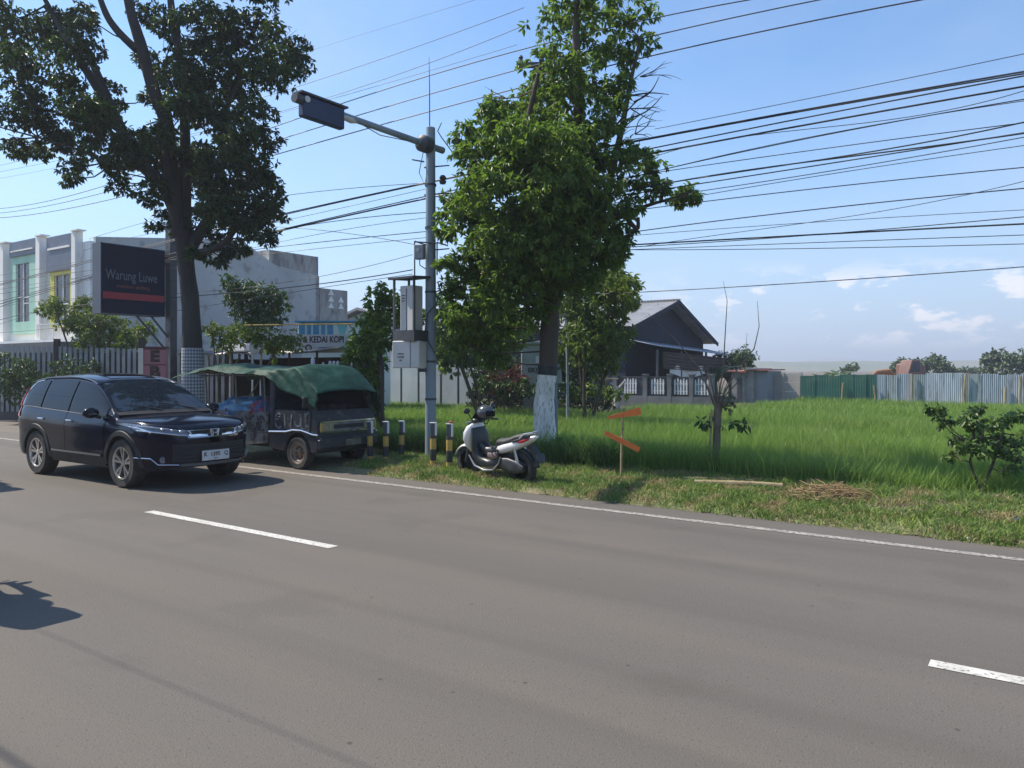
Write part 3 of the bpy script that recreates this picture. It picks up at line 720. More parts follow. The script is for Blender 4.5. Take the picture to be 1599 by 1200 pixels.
bush('roadside_tree', pblobs(bl, Y_, 1.0, 3), (PX(915, 0, Y_).x, Y_, PAD), M_leafY, 'medium tree with yellow-green leaves standing just left of the dark gabled house', L=0.20, per=24, cat='tree', r0=0.07)
Y_ = 18.4
bl = [(590,460,20),(605,480,28),(585,505,26),(575,530,26),(610,520,34),(560,545,26),(575,560,28),(560,600,28),(625,470,20),(640,500,26),(570,625,26),(540,590,20)]
bush('roadside_tree', pblobs(bl, Y_, 0.8, 4), (PX(600, 0, Y_).x, Y_, 0), M_leafR, 'bushy green tree behind the pole with the meter cabinets', L=0.20, per=26, cat='tree', r0=0.06)
Y_ = 26.0
bl = [(700,520,32),(735,500,30),(760,530,34),(800,520,32),(700,560,26),(730,555,26),(780,560,20),(690,480,26),(810,500,26)]
bush('roadside_tree', pblobs(bl, Y_, 1.0, 6), (PX(760, 0, Y_).x, Y_, PAD), M_leafR, 'dark green tree rising behind the grey concrete panel wall', L=0.22, per=24, cat='tree', r0=0.07)
Y_ = 27.0
bl = [(85,478,16),(105,490,20),(130,480,20),(125,505,24),(150,500,22),(160,525,26),(185,515,22),(200,535,22),(140,535,22),(215,520,16),(232,512,12),(110,510,14),(180,545,18),(70,485,10),(165,490,14),(150,555,14),(120,575,20),(90,585,18)]
bush('garden_tree', pblobs(bl, Y_, 0.8, 8), (PX(150, 0, Y_).x, Y_, 0), M_leafY, 'low spreading tree in front of the yellow-framed window', L=0.18, per=26, cat='tree', r0=0.05)
bl = [(40,572,18),(95,570,18),(140,578,18),(30,590,20),(60,595,22),(100,600,22),(20,610,22),(150,600,20),(200,600,18),(5,560,12),(5,590,20)]
bush('hedge', pblobs(bl, 25.0, 0.5, 8), (PX(80, 0, 25).x, 25.0, 0), M_leafD, 'low dark hedge in front of the slatted fence, behind the black car', L=0.16, per=26)
Y_ = 24.5
bl = [(375,455,22),(400,460,24),(425,465,20),(440,480,14),(385,480,26),(410,490,24),(425,500,16),(365,465,14),(390,510,18),(360,440,12)]
bush('garden_tree', pblobs(bl, Y_, 0.6, 12), (PX(395, 0, Y_).x, Y_, 0), M_leafD, 'round-crowned small tree before the grey side wall of the shop building', L=0.17, per=30, cat='tree', r0=0.05)
bl = [(330,515,14),(345,525,18),(370,522,20),(395,525,20),(415,530,20),(440,535,18),(460,535,16),(350,540,14),(425,545,16)]
bush('garden_tree', pblobs(bl, 19.3, 0.3, 13), (PX(345, 0, 19.3).x, 19.3, 0), M_leafY, 'low leafy shrub spilling over the shack roof behind the truck', L=0.16, per=26, cat='shrub', r0=0.03)
bl = [(765,600,20),(790,612,20),(815,600,16),(880,600,20),(900,590,22),(925,600,20),(905,615,18),(880,575,22),(945,612,14),(750,580,18),(770,560,18),(800,570,18),(885,550,20),(925,580,16)]
bl += [(u, 632, 14) for u in range(745, 960, 22)] + [(u, 612, 15) for u in range(745, 830, 26)]
bush('hedge', pblobs(bl, 29.5, 0.6, 17), (PX(800, 0, 29.5).x, 29.5, PAD), M_leafL, 'dark undergrowth behind the whitewashed trunk, left of the picket fence', L=0.2, per=18, stems=6, r0=0.03)
# plants at the foot of the cabinet and wall
for i, (us, vs, rr, yy, lm, lab) in enumerate((
        ((760, 790, 820, 850, 880), (600, 608, 605, 612, 608), 16, 27.0, M_leafD, 'low leafy plants at the foot of the white cabinet'),
        ((900, 925, 950, 970), (612, 608, 612, 616), 11, 27.0, M_leafY, 'small bright plants in the yard in front of the dark house'),
        ((1110, 1125, 1145, 1160), (580, 565, 572, 560), 20, 47.0, M_leafD, 'dark bushy tree over the grey shed right of the house'))):
    bush('shrub', pblobs([(u, v, rr) for u, v in zip(us, vs)], yy, 0.4, 20 + i), (PX(us[1], 0, yy).x, yy, PAD if yy < 40 else 0), lm, lab, L=0.2, per=20, stems=4, r0=0.03)
# red-brown cordyline bed
M_red = mat('red_leaf', (0.20, 0.055, 0.035), (0.10, 0.05, 0.03), rough=0.5, scale=2, island=0.4, trans=0.25)
bush('cordyline', pblobs([(u, v, 11) for u, v in ((770,585),(785,595),(800,580),(812,592),(800,605),(778,605))], 28.0, 0.3, 31), (PX(790, 0, 28).x, 28.0, PAD), M_red, 'reddish-brown leafy shrubs between the panel wall and the white cabinet', L=0.26, per=18, stems=5, r0=0.02, Wd=0.2)
# banana-like clump beside the house
def banana(u, v0, Y, h, n, label, group=None, wide=0.4):
    b = Vector((PX(u, 0, Y).x, Y, PAD)); t = empty('banana_plant', b, 0, label, 'plant', group)
    MB().tube([(0, 0, -0.1), (0.03, 0, h * .3), (0, 0, h * .5)], [0.12, 0.1, 0.06], 8).build('stem', M_leafD, t)
    mb = MB(); rr = random.Random(int(u))
    for i in range(n):
        a = i * 2.4 + rr.uniform(-.3, .3); L = h * rr.uniform(.5, .75); el = rr.uniform(.9, 1.35)
        d = Vector((math.cos(a), math.sin(a), 0)); pts = []
        for j in range(8):
            q = j / 7; pts.append(Vector((0, 0, h * .42)) + d * (L * q * math.cos(el) + 0.35 * L * q * q) + Vector((0, 0, L * (q * math.sin(el) - 0.55 * q * q))))
        s_ = Vector((-d.y, d.x, 0)); b0 = len(mb.v); vs = []; fs = []
        for j, p in enumerate(pts):
            q = j / 7; w_ = wide * h * 0.18 * (math.sin(math.pi * min(1, q * .93 + .07)) ** .6) + 0.01
            vs += [p - s_ * w_ - Vector((0, 0, w_ * .3)), p, p + s_ * w_ - Vector((0, 0, w_ * .3))]
        for j in range(7):
            k = j * 3; fs += [(k, k + 1, k + 4, k + 3), (k + 1, k + 2, k + 5, k + 4)]
        mb.add(vs, fs)
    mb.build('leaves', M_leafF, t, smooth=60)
banana(1118, 0, 45.0, 3.3, 9, 'broad-leaved banana plant at the right corner of the dark house')
banana(1140, 0, 46.5, 3.0, 8, 'banana plant behind the small red-roofed shed')
banana(1287, 0, 52.0, 2.7, 8, 'leftmost banana plant poking above the green sheet fence')
banana(1310, 0, 55.0, 2.9, 9, 'second banana plant above the green sheet fence')
# far trees beyond the fence
for i, (pts, yy, lab) in enumerate((
        ([(1400,575,12),(1412,568,12),(1395,582,12),(1425,572,12)], 75, 'small round tree left of the orange digger beyond the fence'),
        ([(1445,570,14),(1460,566,13),(1472,574,12),(1435,578,12),(1482,580,9)], 80, 'low broad tree right of the orange digger beyond the fence'),
        ([(1548,560,14),(1562,556,12),(1580,562,15),(1595,566,16),(1570,575,16),(1545,576,12),(1610,560,18),(1630,566,16)], 78, 'tall pale green trees at the right edge beyond the metal fence'),
        ([(1325,578,8),(1332,572,7),(1318,580,7)], 90, 'tiny rounded tree beyond the green sheet fence'),
        ([(1500,580,7),(1512,578,7),(1525,580,8),(1490,582,7)], 120, 'line of distant bushes beyond the middle of the metal fence'),
        ([(1165,556,9),(1150,560,9),(1172,566,8)], 60, 'rounded tree crown above the grey shed right of the house'))):
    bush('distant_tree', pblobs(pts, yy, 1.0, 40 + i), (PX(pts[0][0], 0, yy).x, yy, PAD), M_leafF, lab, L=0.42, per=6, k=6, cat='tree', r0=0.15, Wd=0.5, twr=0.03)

# ---- pruned young tree by the bamboo poles
M_palebark = mat('grey_brown_bark', (0.21, 0.165, 0.12), (0.10, 0.08, 0.06), rough=.95, scale=5, bump=1.0, bscale=22, stretch=(1, 1, .3))
def vine_tree():
    b = GR(1119, 745, 0.05); Y = b.y
    t = empty('pruned_tree', b, 0, 'pruned young tree with long bare whips and a leafy wrapped trunk, by the bamboo poles', 'tree')
    def p(u, v, dy=0): return PX(u, v, Y + dy) - b
    mb = MB()
    bark_trunk(mb, [(0, 0, -.1), p(1119, 700), p(1121, 655), p(1124, 620)], [0.072, 0.055, 0.060, 0.072], 12, 0.16)
    mb.build('trunk', M_palebark, t, smooth=60)
    mb = MB()
    for pts, r in (([(1118, 632), (1092, 575), (1055, 530), (1012, 490)], .022), ([(1118, 630), (1110, 590), (1096, 560)], .02),
                   ([(1121, 630), (1130, 575), (1133, 520), (1136, 470), (1130, 440)], .018), ([(1124, 628), (1150, 580), (1178, 545), (1186, 510), (1183, 470)], .02),
                   ([(1126, 625), (1150, 600), (1163, 580), (1167, 520)], .014), ([(1115, 632), (1100, 595), (1090, 570)], .014)):
        q = [p(u, v, random.uniform(-.15, .15)) for u, v in pts]
        mb.tube(q, [r * .75 * (1 - .8 * i / (len(q) - 1)) for i in range(len(q))], 6)
    mb.build('branches', M_twig, t, smooth=60)
    mb = MB(); mb.tube([p(1107, 748), p(1109, 700, -.05), p(1112, 640, -.05)], [0.02, 0.018, 0.016], 7); mb.build('support_stick', M_bamboo, t)
    B = [tuple(p(u, v, dy)) + (r, r, r) for u, v, r, dy in ((1125,630,.13,0),(1135,638,.10,-.1),(1112,645,.10,.05),(1120,665,.10,0),(1105,660,.08,0),(1140,625,.08,0))]
    V, F = rosettes(B, 34, 5, 0.09, 0.35, 0.8, 0.2); fastmesh('vine_leaves', V, F, M_dryleaf, t)
    B = [tuple(p(u, v, dy)) + (r, r, r * .5) for u, v, r, dy in ((1100,660,.12,0),(1147,664,.11,0),(1163,666,.07,.1))]
    V, F = rosettes(B, 9, 5, 0.14, 0.35, 0.7, 0.2); fastmesh('leaves', V, F, M_leafD, t)
M_bamboo = mat('bamboo', (0.42, 0.33, 0.18), (0.32, 0.24, 0.12), rough=0.55, scale=4, col3=(0.16, 0.11, 0.06), scale3=11, c3=(0.6, 0.7))
M_dryleaf = mat('dry_leaf', (0.22, 0.19, 0.10), (0.14, 0.15, 0.05), rough=0.7, scale=4, island=0.4, trans=0.2)
vine_tree()
# ---- small shrub at right
b = GR(1524, 765, 0.04); Y_ = b.y
bl = [(1525,700,26),(1500,690,24),(1550,690,26),(1480,660,20),(1465,645,16),(1510,655,24),(1540,655,24),(1570,655,20),(1590,650,14),(1490,710,18),(1560,710,20),(1585,690,18),(1530,675,26),(1455,640,8),(1590,720,16),(1610,680,20),(1575,735,14),(1530,640,12)]
bush('shrub', pblobs(bl, Y_, 0.35, 51), b, mat('shrub_leaf', (0.10, 0.165, 0.045), (0.07, 0.12, 0.035), rough=.4, scale=2, island=.45, trans=.3, tcol=(.2, .34, .06)), 'single leafy shrub on a thin stem on the verge at the right edge', L=0.085, per=80, k=6, shell=0.2, stems=2, r0=0.025, Wd=0.5, cat='shrub', split=3, droop=0.5, twr=0.01)
# weeds round the whitewashed trunk
Y_ = 14.6
bl = [(868,690,14),(880,705,16),(895,720,16),(875,730,16),(900,740,14),(860,700,10),(915,730,12),(890,690,10)]
bush('weeds', pblobs(bl, 13.7, 0.3, 61), (PX(882, 0, 13.7).x, 13.7, 0.03), M_weed, 'clump of bright weeds at the foot of the whitewashed tree', L=0.075, per=40, k=6, shell=0.2, stems=5, r0=0.01, cat='weeds', Wd=0.6, twr=0.004)
# ================================================================ BUILDINGS
M_white = mat('white_render', (0.88, 0.86, 0.81), (0.80, 0.78, 0.73), rough=0.85, scale=0.7, col3=(0.55, 0.54, 0.51), scale3=2.2, c3=(.60, .74), stretch=(1, 1, .25))
M_sidew = mat('shaded_weathered_render', (0.50, 0.50, 0.49), (0.40, 0.40, 0.40), rough=0.9, scale=0.35, col3=(0.26, 0.26, 0.25), scale3=1.3, c3=(0.55, 0.72))  # the shop's side wall is white; its shade is put into this grey
M_stain = mat('stained_render', (0.42, 0.40, 0.37), (0.22, 0.21, 0.20), rough=0.95, scale=0.9, stretch=(1, 1, 0.35), col3=(0.14, 0.13, 0.125), scale3=2.4, c3=(0.5, 0.7))
M_greyp = mat('grey_cladding', (0.13, 0.15, 0.20), (0.10, 0.12, 0.16), rough=0.5, scale=2)
M_yel = mat('yellow_paint', (0.72, 0.66, 0.14), (0.62, 0.56, 0.12), rough=0.7, scale=1)
M_mint = mat('mint_paint', (0.42, 0.68, 0.52), (0.36, 0.58, 0.44), rough=0.7, scale=1)
M_cream = mat('cream_paint', (0.70, 0.66, 0.48), (0.62, 0.58, 0.42), rough=0.7, scale=1)
M_glass = mat('window_glass', (0.03, 0.04, 0.06), rough=0.06, spec=0.6)
M_wmet = mat('white_metal', (0.70, 0.71, 0.72), (0.6, 0.6, 0.61), rough=0.45, scale=5)
M_darkm = mat('dark_metal', (0.045, 0.048, 0.055), (0.07, 0.07, 0.075), rough=0.5, scale=5)
M_darkw = mat('dark_wood', (0.055, 0.04, 0.032), (0.03, 0.022, 0.02), rough=0.85, scale=4, stretch=(1, 1, 0.3))
M_conc = mat('concrete', (0.34, 0.33, 0.31), (0.24, 0.235, 0.22), rough=0.9, scale=1.2, bump=0.5, bscale=25, col3=(0.16, 0.155, 0.145), scale3=5, c3=(0.56, 0.7))
def ruko():
    n0, = (20.2,); s0 = ES(PN(141, 0, n0)); o = RD(s0, n0, 0)
    t = empty('shop_building', o, ROADROT, 'two-storey white shop row with yellow and mint green window frames, behind the signboard', 'building')
    def X(u): return ES(PN(u, 0, n0)) - s0
    def Z(u, v): return PN(u, v, n0).z
    xl = X(-60); H = 8.35
    # walls: front in white, side in weathered render greyed for its shade
    MB().box(((xl) / 2, 0.15, H / 2), (-xl, 0.3, H)).build('front_wall', M_white, t)
    sw = MB(); sw.prism([(0.3, 0), (15.2, 0), (15.2, 8.0), (11.6, 8.35), (9.5, 9.4), (7.0, 9.4), (0.3, 8.6)], -0.25, 0.0, 'X'); sw.build('side_wall', M_sidew, t)
    MB().box((xl / 2, 15.05, 4), (-xl, 0.3, 8)).build('rear_wall', M_sidew, t)
    MB().box((xl / 2 - .15, 7.6, H - .3), (-xl - .3, 14.6, 0.2)).build('roof', M_conc, t)
    MB().box((-2.2, 13.2, 8.6), (4.2, 4.0, 1.4)).build('water_tank_room', M_stain, t)
    an = MB(); an.box((-1.5, 16.5, 3.6), (3.0, 2.5, 7.2)); an.build('annex', M_stain, t)
    for k in range(5):
        MB().prism([(16.0 + (k % 2) * .9 , 5.9 + (k // 2) * .45), (16.5 + (k % 2) * .9, 5.9 + (k // 2) * .45), (16.25 + (k % 2) * .9, 6.3 + (k // 2) * .45)], 0.0, 0.02, 'X').build('vent', M_white, t)
    # front ledge and storefront below
    MB().box((xl / 2, -0.45, 3.20), (-xl, 0.95, 0.16)).build('ledge', M_white, t)
    MB().box((xl / 2, -0.75, 2.75), (-xl, 1.4, 0.72)).build('canopy', M_darkm, t)
    sh = MB()
    for k in range(int(-xl / 4.2)): sh.box((-2.2 - 4.2 * k, -0.05, 1.25), (3.5, 0.1, 2.4))
    sh.build('shutter', M_darkm, t)
    def R(u0, u1, v0, v1, y0, y1, m, nm, um=None):
        uu = (u0 + u1) / 2 if um is None else um
        x0, x1, z0, z1 = X(u0), X(u1), Z(uu, v1), Z(uu, v0)
        return MB().box(((x0 + x1) / 2, (y0 + y1) / 2, (z0 + z1) / 2), (x1 - x0, abs(y1 - y0), z1 - z0)).build(nm, m, t)
    # tall white fins with little caps
    for (u0, u1, vt) in ((11, 17, 383), (68, 74, 372), (124, 130, 364)):
        x0, x1 = X(u0), X(u1); zt = Z(u0, vt)
        f = MB(); f.box(((x0 + x1) / 2, -0.20, (zt + 3.3) / 2), (x1 - x0, 0.40, zt - 3.3)); f.build('fin', M_white, t)
        MB().box(((x0 + x1) / 2 + .22, -0.24, zt + 0.04), ((x1 - x0) + .30, 0.48, 0.06)).build('fin_cap', M_white, t)
    for (u0, u1, vt, vb) in ((-40, 9, 386, 440), (24, 64, 377, 400), (82, 122, 369, 424)):
        R(u0, u1, vt, vb, -0.30, -0.02, M_greyp, 'cladding_panel')
        o_ = R(u0 + 3, u1 - 3, vt + 18 if u0 != 24 else vt + 14, vt + 21 if u0 != 24 else vt + 16, -0.36, -0.30, M_white, 'trim')
    for (u0, u1, v0, v1, m, wu0, wu1, wv0, wv1) in ((23, 62, 397, 522, M_mint, 31, 52, 412, 503), (84, 124, 421, 512, M_yel, 91, 116, 430, 508), (-30, 8, 430, 522, M_cream, -20, 0, 446, 515)):
        # thick frame: four bars
        x0, x1, z0, z1 = X(u0), X(u1), Z((u0 + u1) / 2, v1), Z((u0 + u1) / 2, v0)
        a0, a1, b0, b1 = X(wu0), X(wu1), Z((u0 + u1) / 2, wv1), Z((u0 + u1) / 2, wv0)
        f = MB(); y0, y1 = -0.20, -0.02
        for (p0, p1, q0, q1) in ((x0, a0, z0, z1), (a1, x1, z0, z1), (a0, a1, z0, b0), (a0, a1, b1, z1)):
            f.box(((p0 + p1) / 2, (y0 + y1) / 2, (q0 + q1) / 2), (p1 - p0, y1 - y0, q1 - q0))
        f.build('window_frame', m, t)
        wn_ = MB().box(((a0 + a1) / 2, -0.06, (b0 + b1) / 2), (a1 - a0, 0.06, b1 - b0)).build('window', M_glass, t)
        wm = MB(); zb = b0 + (b1 - b0) * .42
        wm.box(((a0 + a1) / 2, -0.12, zb), (a1 - a0, 0.05, 0.08)); wm.box(((a0 + a1) / 2, -0.12, (b0 + b1) / 2), (0.07, 0.05, b1 - b0 - .02))
        for q in (a0 + .04, a1 - .04): wm.box((q, -0.12, (b0 + b1) / 2), (0.07, 0.045, b1 - b0 - .04))
        wm.box((a0 + (a1 - a0) * .75, -0.13, zb - .35), ((a1 - a0) * .45, 0.04, 0.07))
        wm.build('mullion', M_wmet, wn_)
    rl = MB()
    x0, x1 = X(78), X(122)
    for k in range(18): rl.box((x0 + (x1 - x0) * k / 17, -0.65, 3.72), (0.03, 0.03, 0.8))
    rl.box(((x0 + x1) / 2, -0.65, 4.12), (x1 - x0, 0.05, 0.05)); rl.build('balcony_railing', M_wmet, t)
ruko()
# far grey roof between the shop building and the bushes
def far_roof():
    o = PX(565, 0, 62.0); o.z = 0
    t = empty('distant_house', o, ROADROT, 'distant building whose grey pitched roof shows over the blue-striped kiosk', 'house')
    MB().prism([(-6, 0), (6, 0), (6, 4.6), (0, 6.2), (-6, 4.6)], 0, 9, 'Y').build('wall', M_sidew, t)
    m = MB(); m.prism([(-6.6, 4.5), (0, 6.4), (6.6, 4.5), (6.6, 4.7), (0, 6.6), (-6.6, 4.7)], -.5, 9.5, 'Y'); m.build('roof', mat('grey_roof', (0.22, 0.22, 0.23), (0.3, 0.3, 0.3), rough=0.6, scale=1), t)
far_roof()
# ---------------------------------------------------------------- kiosk with blue stripes
M_blue = mat('blue_stripe', (0.03, 0.20, 0.38), (0.04, 0.26, 0.42), rough=0.6, scale=3)
M_pale = mat('pale_panel', (0.62, 0.68, 0.66), (0.55, 0.62, 0.6), rough=0.6, scale=2)
M_teal = mat('teal_panel', (0.10, 0.42, 0.44), (0.16, 0.5, 0.5), rough=0.6, scale=2)
def kiosk():
    Y = 30.0; o = PX(535, 0, Y); o.z = 0
    t = empty('kiosk', o, 0, 'blue and white striped kiosk top showing above the coffee stall sign', 'kiosk')
    w_ = 3.3; z1, z0 = 3.52, 2.75
    MB().box((0, 1.0, 1.35), (w_ - .2, 2.0, 2.7)).build('wall', M_pale, t)
    f = MB(); f.box((0, 0.9, (z0 + z1) / 2), (w_, 2.3, z1 - z0), ch=.02); f.build('fascia', M_pale, t)
    for k in range(5): MB().box((-w_ / 2 + .16 + .27 * k, -0.262, (z0 + z1) / 2), (0.15 if k % 2 else .22, 0.02, z1 - z0 - .04)).build('stripe', M_blue, t)
    for (a, b_) in ((-.15, .25), (.75, .18)): MB().prism([(a, z1 - .03), (a + b_ * 1.6, z1 - .03), (a + b_ * .8, z0 + .05)], -0.275, -0.252, 'Y').build('stripe', M_teal, t)
    MB().box((1.2, -0.262, (z0 + z1) / 2), (0.18, 0.02, z1 - z0 - .04)).build('stripe', M_teal, t)
    MB().box((0, 0.9, z1 + .04), (w_ + .2, 2.5, 0.06)).build('roof', M_blue, t)
kiosk()
# ---------------------------------------------------------------- coffee stall
M_tin = mat('corrugated_tin', (0.22, 0.21, 0.21), (0.12, 0.11, 0.11), rough=0.5, metal=0.3, scale=2)
M_signw = mat('sign_white', (0.62, 0.60, 0.57), (0.52, 0.5, 0.47), rough=0.6, scale=3)
M_ink = mat('dark_lettering', (0.05, 0.02, 0.02), rough=0.6)
M_plastic = mat('bright_plastic', (0.85, 0.83, 0.86), (0.7, 0.7, 0.74), rough=0.4, scale=6)
def stall():
    o = RD(-18.2, 13.6, 0)
    t = empty('coffee_stall', o, ROADROT, 'dark open-fronted coffee stall with a tin roof behind the tarpaulin-covered truck', 'stall')
    L_, D_ = 5.0, 2.4
    MB().box((0, D_ - .05, 1.05), (L_, 0.1, 2.1)).build('back_wall', M_darkw, t)
    MB().box((-L_ / 2 + .05, D_ / 2 + .4, 1.05), (0.1, D_ - 1.0, 2.0)).build('side_wall', M_darkw, t)
    MB().box((L_ / 2 - .05, D_ / 2 + .2, 1.0), (0.1, D_ - .7, 1.9)).build('side_wall', M_darkw, t)
    r = MB()
    nn = 70
    r.grid(lambda u, v: (-L_ / 2 - .4 + (L_ + .9) * u, -0.7 + (D_ + 1.0) * v, 2.18 + .38 * v + .02 * math.sin(u * nn * 2 * math.pi / 2) + .05 * mnoise.noise((u * 5, v * 3, 0))), 140, 5)
    r.build('roof', M_tin, t, solid=0.012)
    for x in (-2.4, -1.3, 0.1, 1.3, 2.4):
        MB().cyl((x, 0, 0), (x + .03, 0, 2.2), 0.035, 0.03, 8).build('post', M_wmet if x in (-2.4, -1.3, 0.1) else M_darkw, t)
    for x, dx in ((-1.3, .5), (.1, -.5)): MB().cyl((x, 0, 1.6), (x + dx, 0, 2.15), 0.025, 0.025, 6).build('brace', M_tin, t)
    c = MB(); c.box((0.3, 1.0, 0.45), (4.0, 0.7, 0.9)); c.box((.3, .95, .93), (4.2, .85, .05)); c.build('counter', M_darkw, t)
    s_ = MB(); s_.box((0.3, D_ - .35, 1.45), (4.2, 0.35, 0.04)); s_.box((0.3, D_ - .35, 1.05), (4.2, 0.35, 0.04)); s_.build('shelf', M_darkw, t)
    MB().box((-0.1, -0.55, 2.33), (1.0, 0.35, 0.22), ch=.03).build('lamp_box', M_plastic, t)
    return o
so = stall()
def stall_item(name, u, v, Y, w_, h_, m, label, cat, grp=None, prof=None):
    p = PX(u, v, Y); mb = MB()
    mb.lathe(prof or [(0.001, -h_ / 2), (w_ / 2 * .9, -h_ / 2), (w_ / 2, -h_ * .3), (w_ / 2, h_ * .2), (w_ / 4, h_ * .36), (w_ / 4, h_ / 2), (0.001, h_ / 2)], 'Z', seg=12)
    o = mb.build(name, m, None, loc=p); return tag(o, label, cat, grp)
stall_item('bottle', 489, 565, 19.0, .10, .26, M_plastic, 'tall white bottle hanging under the stall roof', 'bottle')
stall_item('bottle', 505, 572, 19.0, .09, .20, mat('pinkish', (.5, .42, .42), rough=.4), 'pinkish bottle low under the stall roof', 'bottle')
for k in range(3): stall_item('cup', 516 + 6 * k, 567, 19.0, .075, .10, M_plastic, 'white cup under the stall roof, %s of a row of three' % ('left', 'middle', 'right')[k], 'cup', 'white cups under the stall roof')
# sign of the stall
def sign_board():
    Y = 20.4; c = PX(470, 537, Y)
    t = empty('stall_sign', (c.x, Y, 0), R_(-4), 'long white board reading KEDAI KOPI above the coffee stall', 'sign')
    z = c.z; w_ = 2.75; h_ = 0.48
    MB().box((0, 0, z), (w_, 0.05, h_)).build('board', M_signw, t)
    text('PEMANCINGAN & KEDAI KOPI', 0.235, M_ink, t, (-0.02, -0.028, z + .10), (R_(90), 0, 0), 'lettering', sx=0.74, bold=0.006)
    text('menerima pesanan', 0.07, M_ink, t, (0.75, -0.028, z - .10), (R_(90), 0, 0), 'small_lettering')
    lg = MB(); lg.lathe([(0.055, -.004), (0.09, -.004), (0.09, .004), (0.055, .004)], 'Y', (0.22, -0.03, z - .11), 20); lg.build('emblem', M_ink, t)
    for x in (-w_ / 2 + .05, w_ / 2 - .03): MB().box((x, 0.05, (z + .3) / 2), (0.04, 0.04, z + .3)).build('post', M_wmet, t)
    fr = MB(); fr.cyl((-w_ / 2 - .2, 0.1, z + .50), (w_ / 2, 0.1, z + .52), .02, .02, 6); fr.build('top_rail', mat('yellow_pipe', (.5, .34, .06), (.25, .2, .1), rough=.6, scale=2), t)
    for x in (-w_ / 2, w_ / 2 - .1): MB().cyl((x, 0.1, z + .5), (x + .22, 0.06, z + .2), .012, .012, 5).build('stay', M_darkm, t)
sign_board()
# ---------------------------------------------------------------- slatted fence
def slat_fence():
    A = PX(-40, 0, 26.5); B_ = PX(360, 0, 25.2); A.z = B_.z = 0
    d = (B_ - A); L_ = d.length; t = empty('slat_fence', A, math.atan2(d.y, d.x), 'tall fence of pale vertical slats behind the black car', 'fence')
    z1 = lambda x: 2.58 - .25 * x / L_
    k = 0; x = 0.1; mb = MB()
    r_ = random.Random(2)
    while x < L_:
        mb.box((x, 0, z1(x) / 2 + .15), (0.115, 0.02, z1(x) - .3 + r_.uniform(-.03, .03))); x += 0.195
    mb.build('slats', mat('pale_slat', (0.36, 0.38, 0.38), (0.22, 0.235, 0.24), rough=0.7, scale=1.5), t)
    bk = MB(); bk.box((L_ / 2, 0.10, 1.15), (L_, 0.04, 2.3)); bk.build('backing', M_darkm, t)
    for zz in (0.7, 2.1): MB().box((L_ / 2, 0.045, zz), (L_, 0.05, 0.06)).build('rail', M_darkm, t)
    x = 0
    while x < L_: MB().box((x, 0.03, 1.38), (0.16, 0.14, 2.76)).build('post', M_darkw, t); x += 3.1
slat_fence()
# ---------------------------------------------------------------- dark gabled house
M_navy = mat('dark_boarding', (0.006, 0.012, 0.034), (0.010, 0.017, 0.040), rough=0.8, scale=1.2, stretch=(1, 4, 1))
def house():
    s0, n0 = -17.8, 41.1; o = RD(s0, n0, 0)
    t = empty('gabled_house', o, ROADROT, 'dark gabled house with a pale corrugated roof beside the rice field', 'house')
    yn, yf, zr, zn, zf, xl = -5.6, 6.1, 5.55, 3.90, 3.30, -15
    MB().prism([(yn + .5, 0), (yf - .5, 0), (yf - .5, 3.4), (0, zr - .12), (yn + .5, 3.98)], xl, -0.35, 'X').build('wall', M_navy, t)
    def corr(y0, z0, y1, z1, nm, m):
        r = MB(); nx = 160
        r.grid(lambda u, v: (xl - .4 + (-xl + .8) * u, y0 + (y1 - y0) * v, z0 + (z1 - z0) * v + .035 * (1 if int(u * nx) % 2 else -1) * 0.5), nx, 6)
        return r.build(nm, m, t, solid=0.02, smooth=0)
    M_rf = mat('pale_roof_sheet', (0.44, 0.42, 0.40), (0.34, 0.33, 0.32), rough=0.45, metal=0.25, scale=0.8, col3=(0.24, 0.2, 0.17), scale3=3)
    corr(0, zr + .03, yn, zn, 'roof', M_rf); corr(0, zr + .03, yf, zf, 'roof', M_rf)
    MB().box((xl / 2, 0, zr + .09), (-xl + .9, .4, .05)).build('ridge_cap', M_rf, t)
    for (y1, z1) in ((yn, zn), (yf, zf)):
        b = MB(); L_ = math.hypot(y1, zr - z1); a = math.atan2(z1 - zr, y1)
        b.box((0.43, y1 / 2, (zr + z1) / 2 - .06), (0.05, L_, 0.22), rot=Matrix.Rotation(a if y1 > 0 else a + math.pi, 3, 'X')); b.build('bargeboard', M_navy, t)
    # tilted awning along the gable
    aw = MB(); aw.grid(lambda u, v: (-0.3 + 1.9 * v, yn + .1 + (yf - yn - .3) * u, 3.30 - .35 * u - .42 * v + .02 * math.sin(u * 160)), 120, 3)
    aw.build('awning', mat('awning_sheet', (0.36, 0.38, 0.42), (0.28, 0.3, 0.34), rough=0.5, metal=0.2, scale=1), t, solid=0.02)
    for y in (yn + .4, -2.2, 1.4, yf - .5): MB().box((1.45, y, 1.35), (0.1, 0.1, 2.7)).build('post', M_darkm, t)
    bl_ = MB(); bl_.grid(lambda u, v: (1.5 + .03 * math.sin(v * 60), -4.6 + 9.4 * u, 2.62 - .25 * u - .88 * v), 30, 24); bl_.build('bamboo_blind', mat('brown_blind', (0.10, 0.07, 0.06), (0.07, 0.05, 0.045), rough=0.9, scale=2, stretch=(1, 1, 8)), t)
    cl_ = MB(); cl_.grid(lambda u, v: (1.42 + .08 * math.sin(u * 14), -3.6 + 7.4 * u, 1.95 - .1 * u - (.42 + .25 * abs(math.sin(u * 5))) * v), 50, 6); cl_.build('cloth_screen', mat('hanging_cloth', (0.85, 0.80, 0.72), (0.7, 0.66, 0.6), rough=.8, scale=2), t)
house()
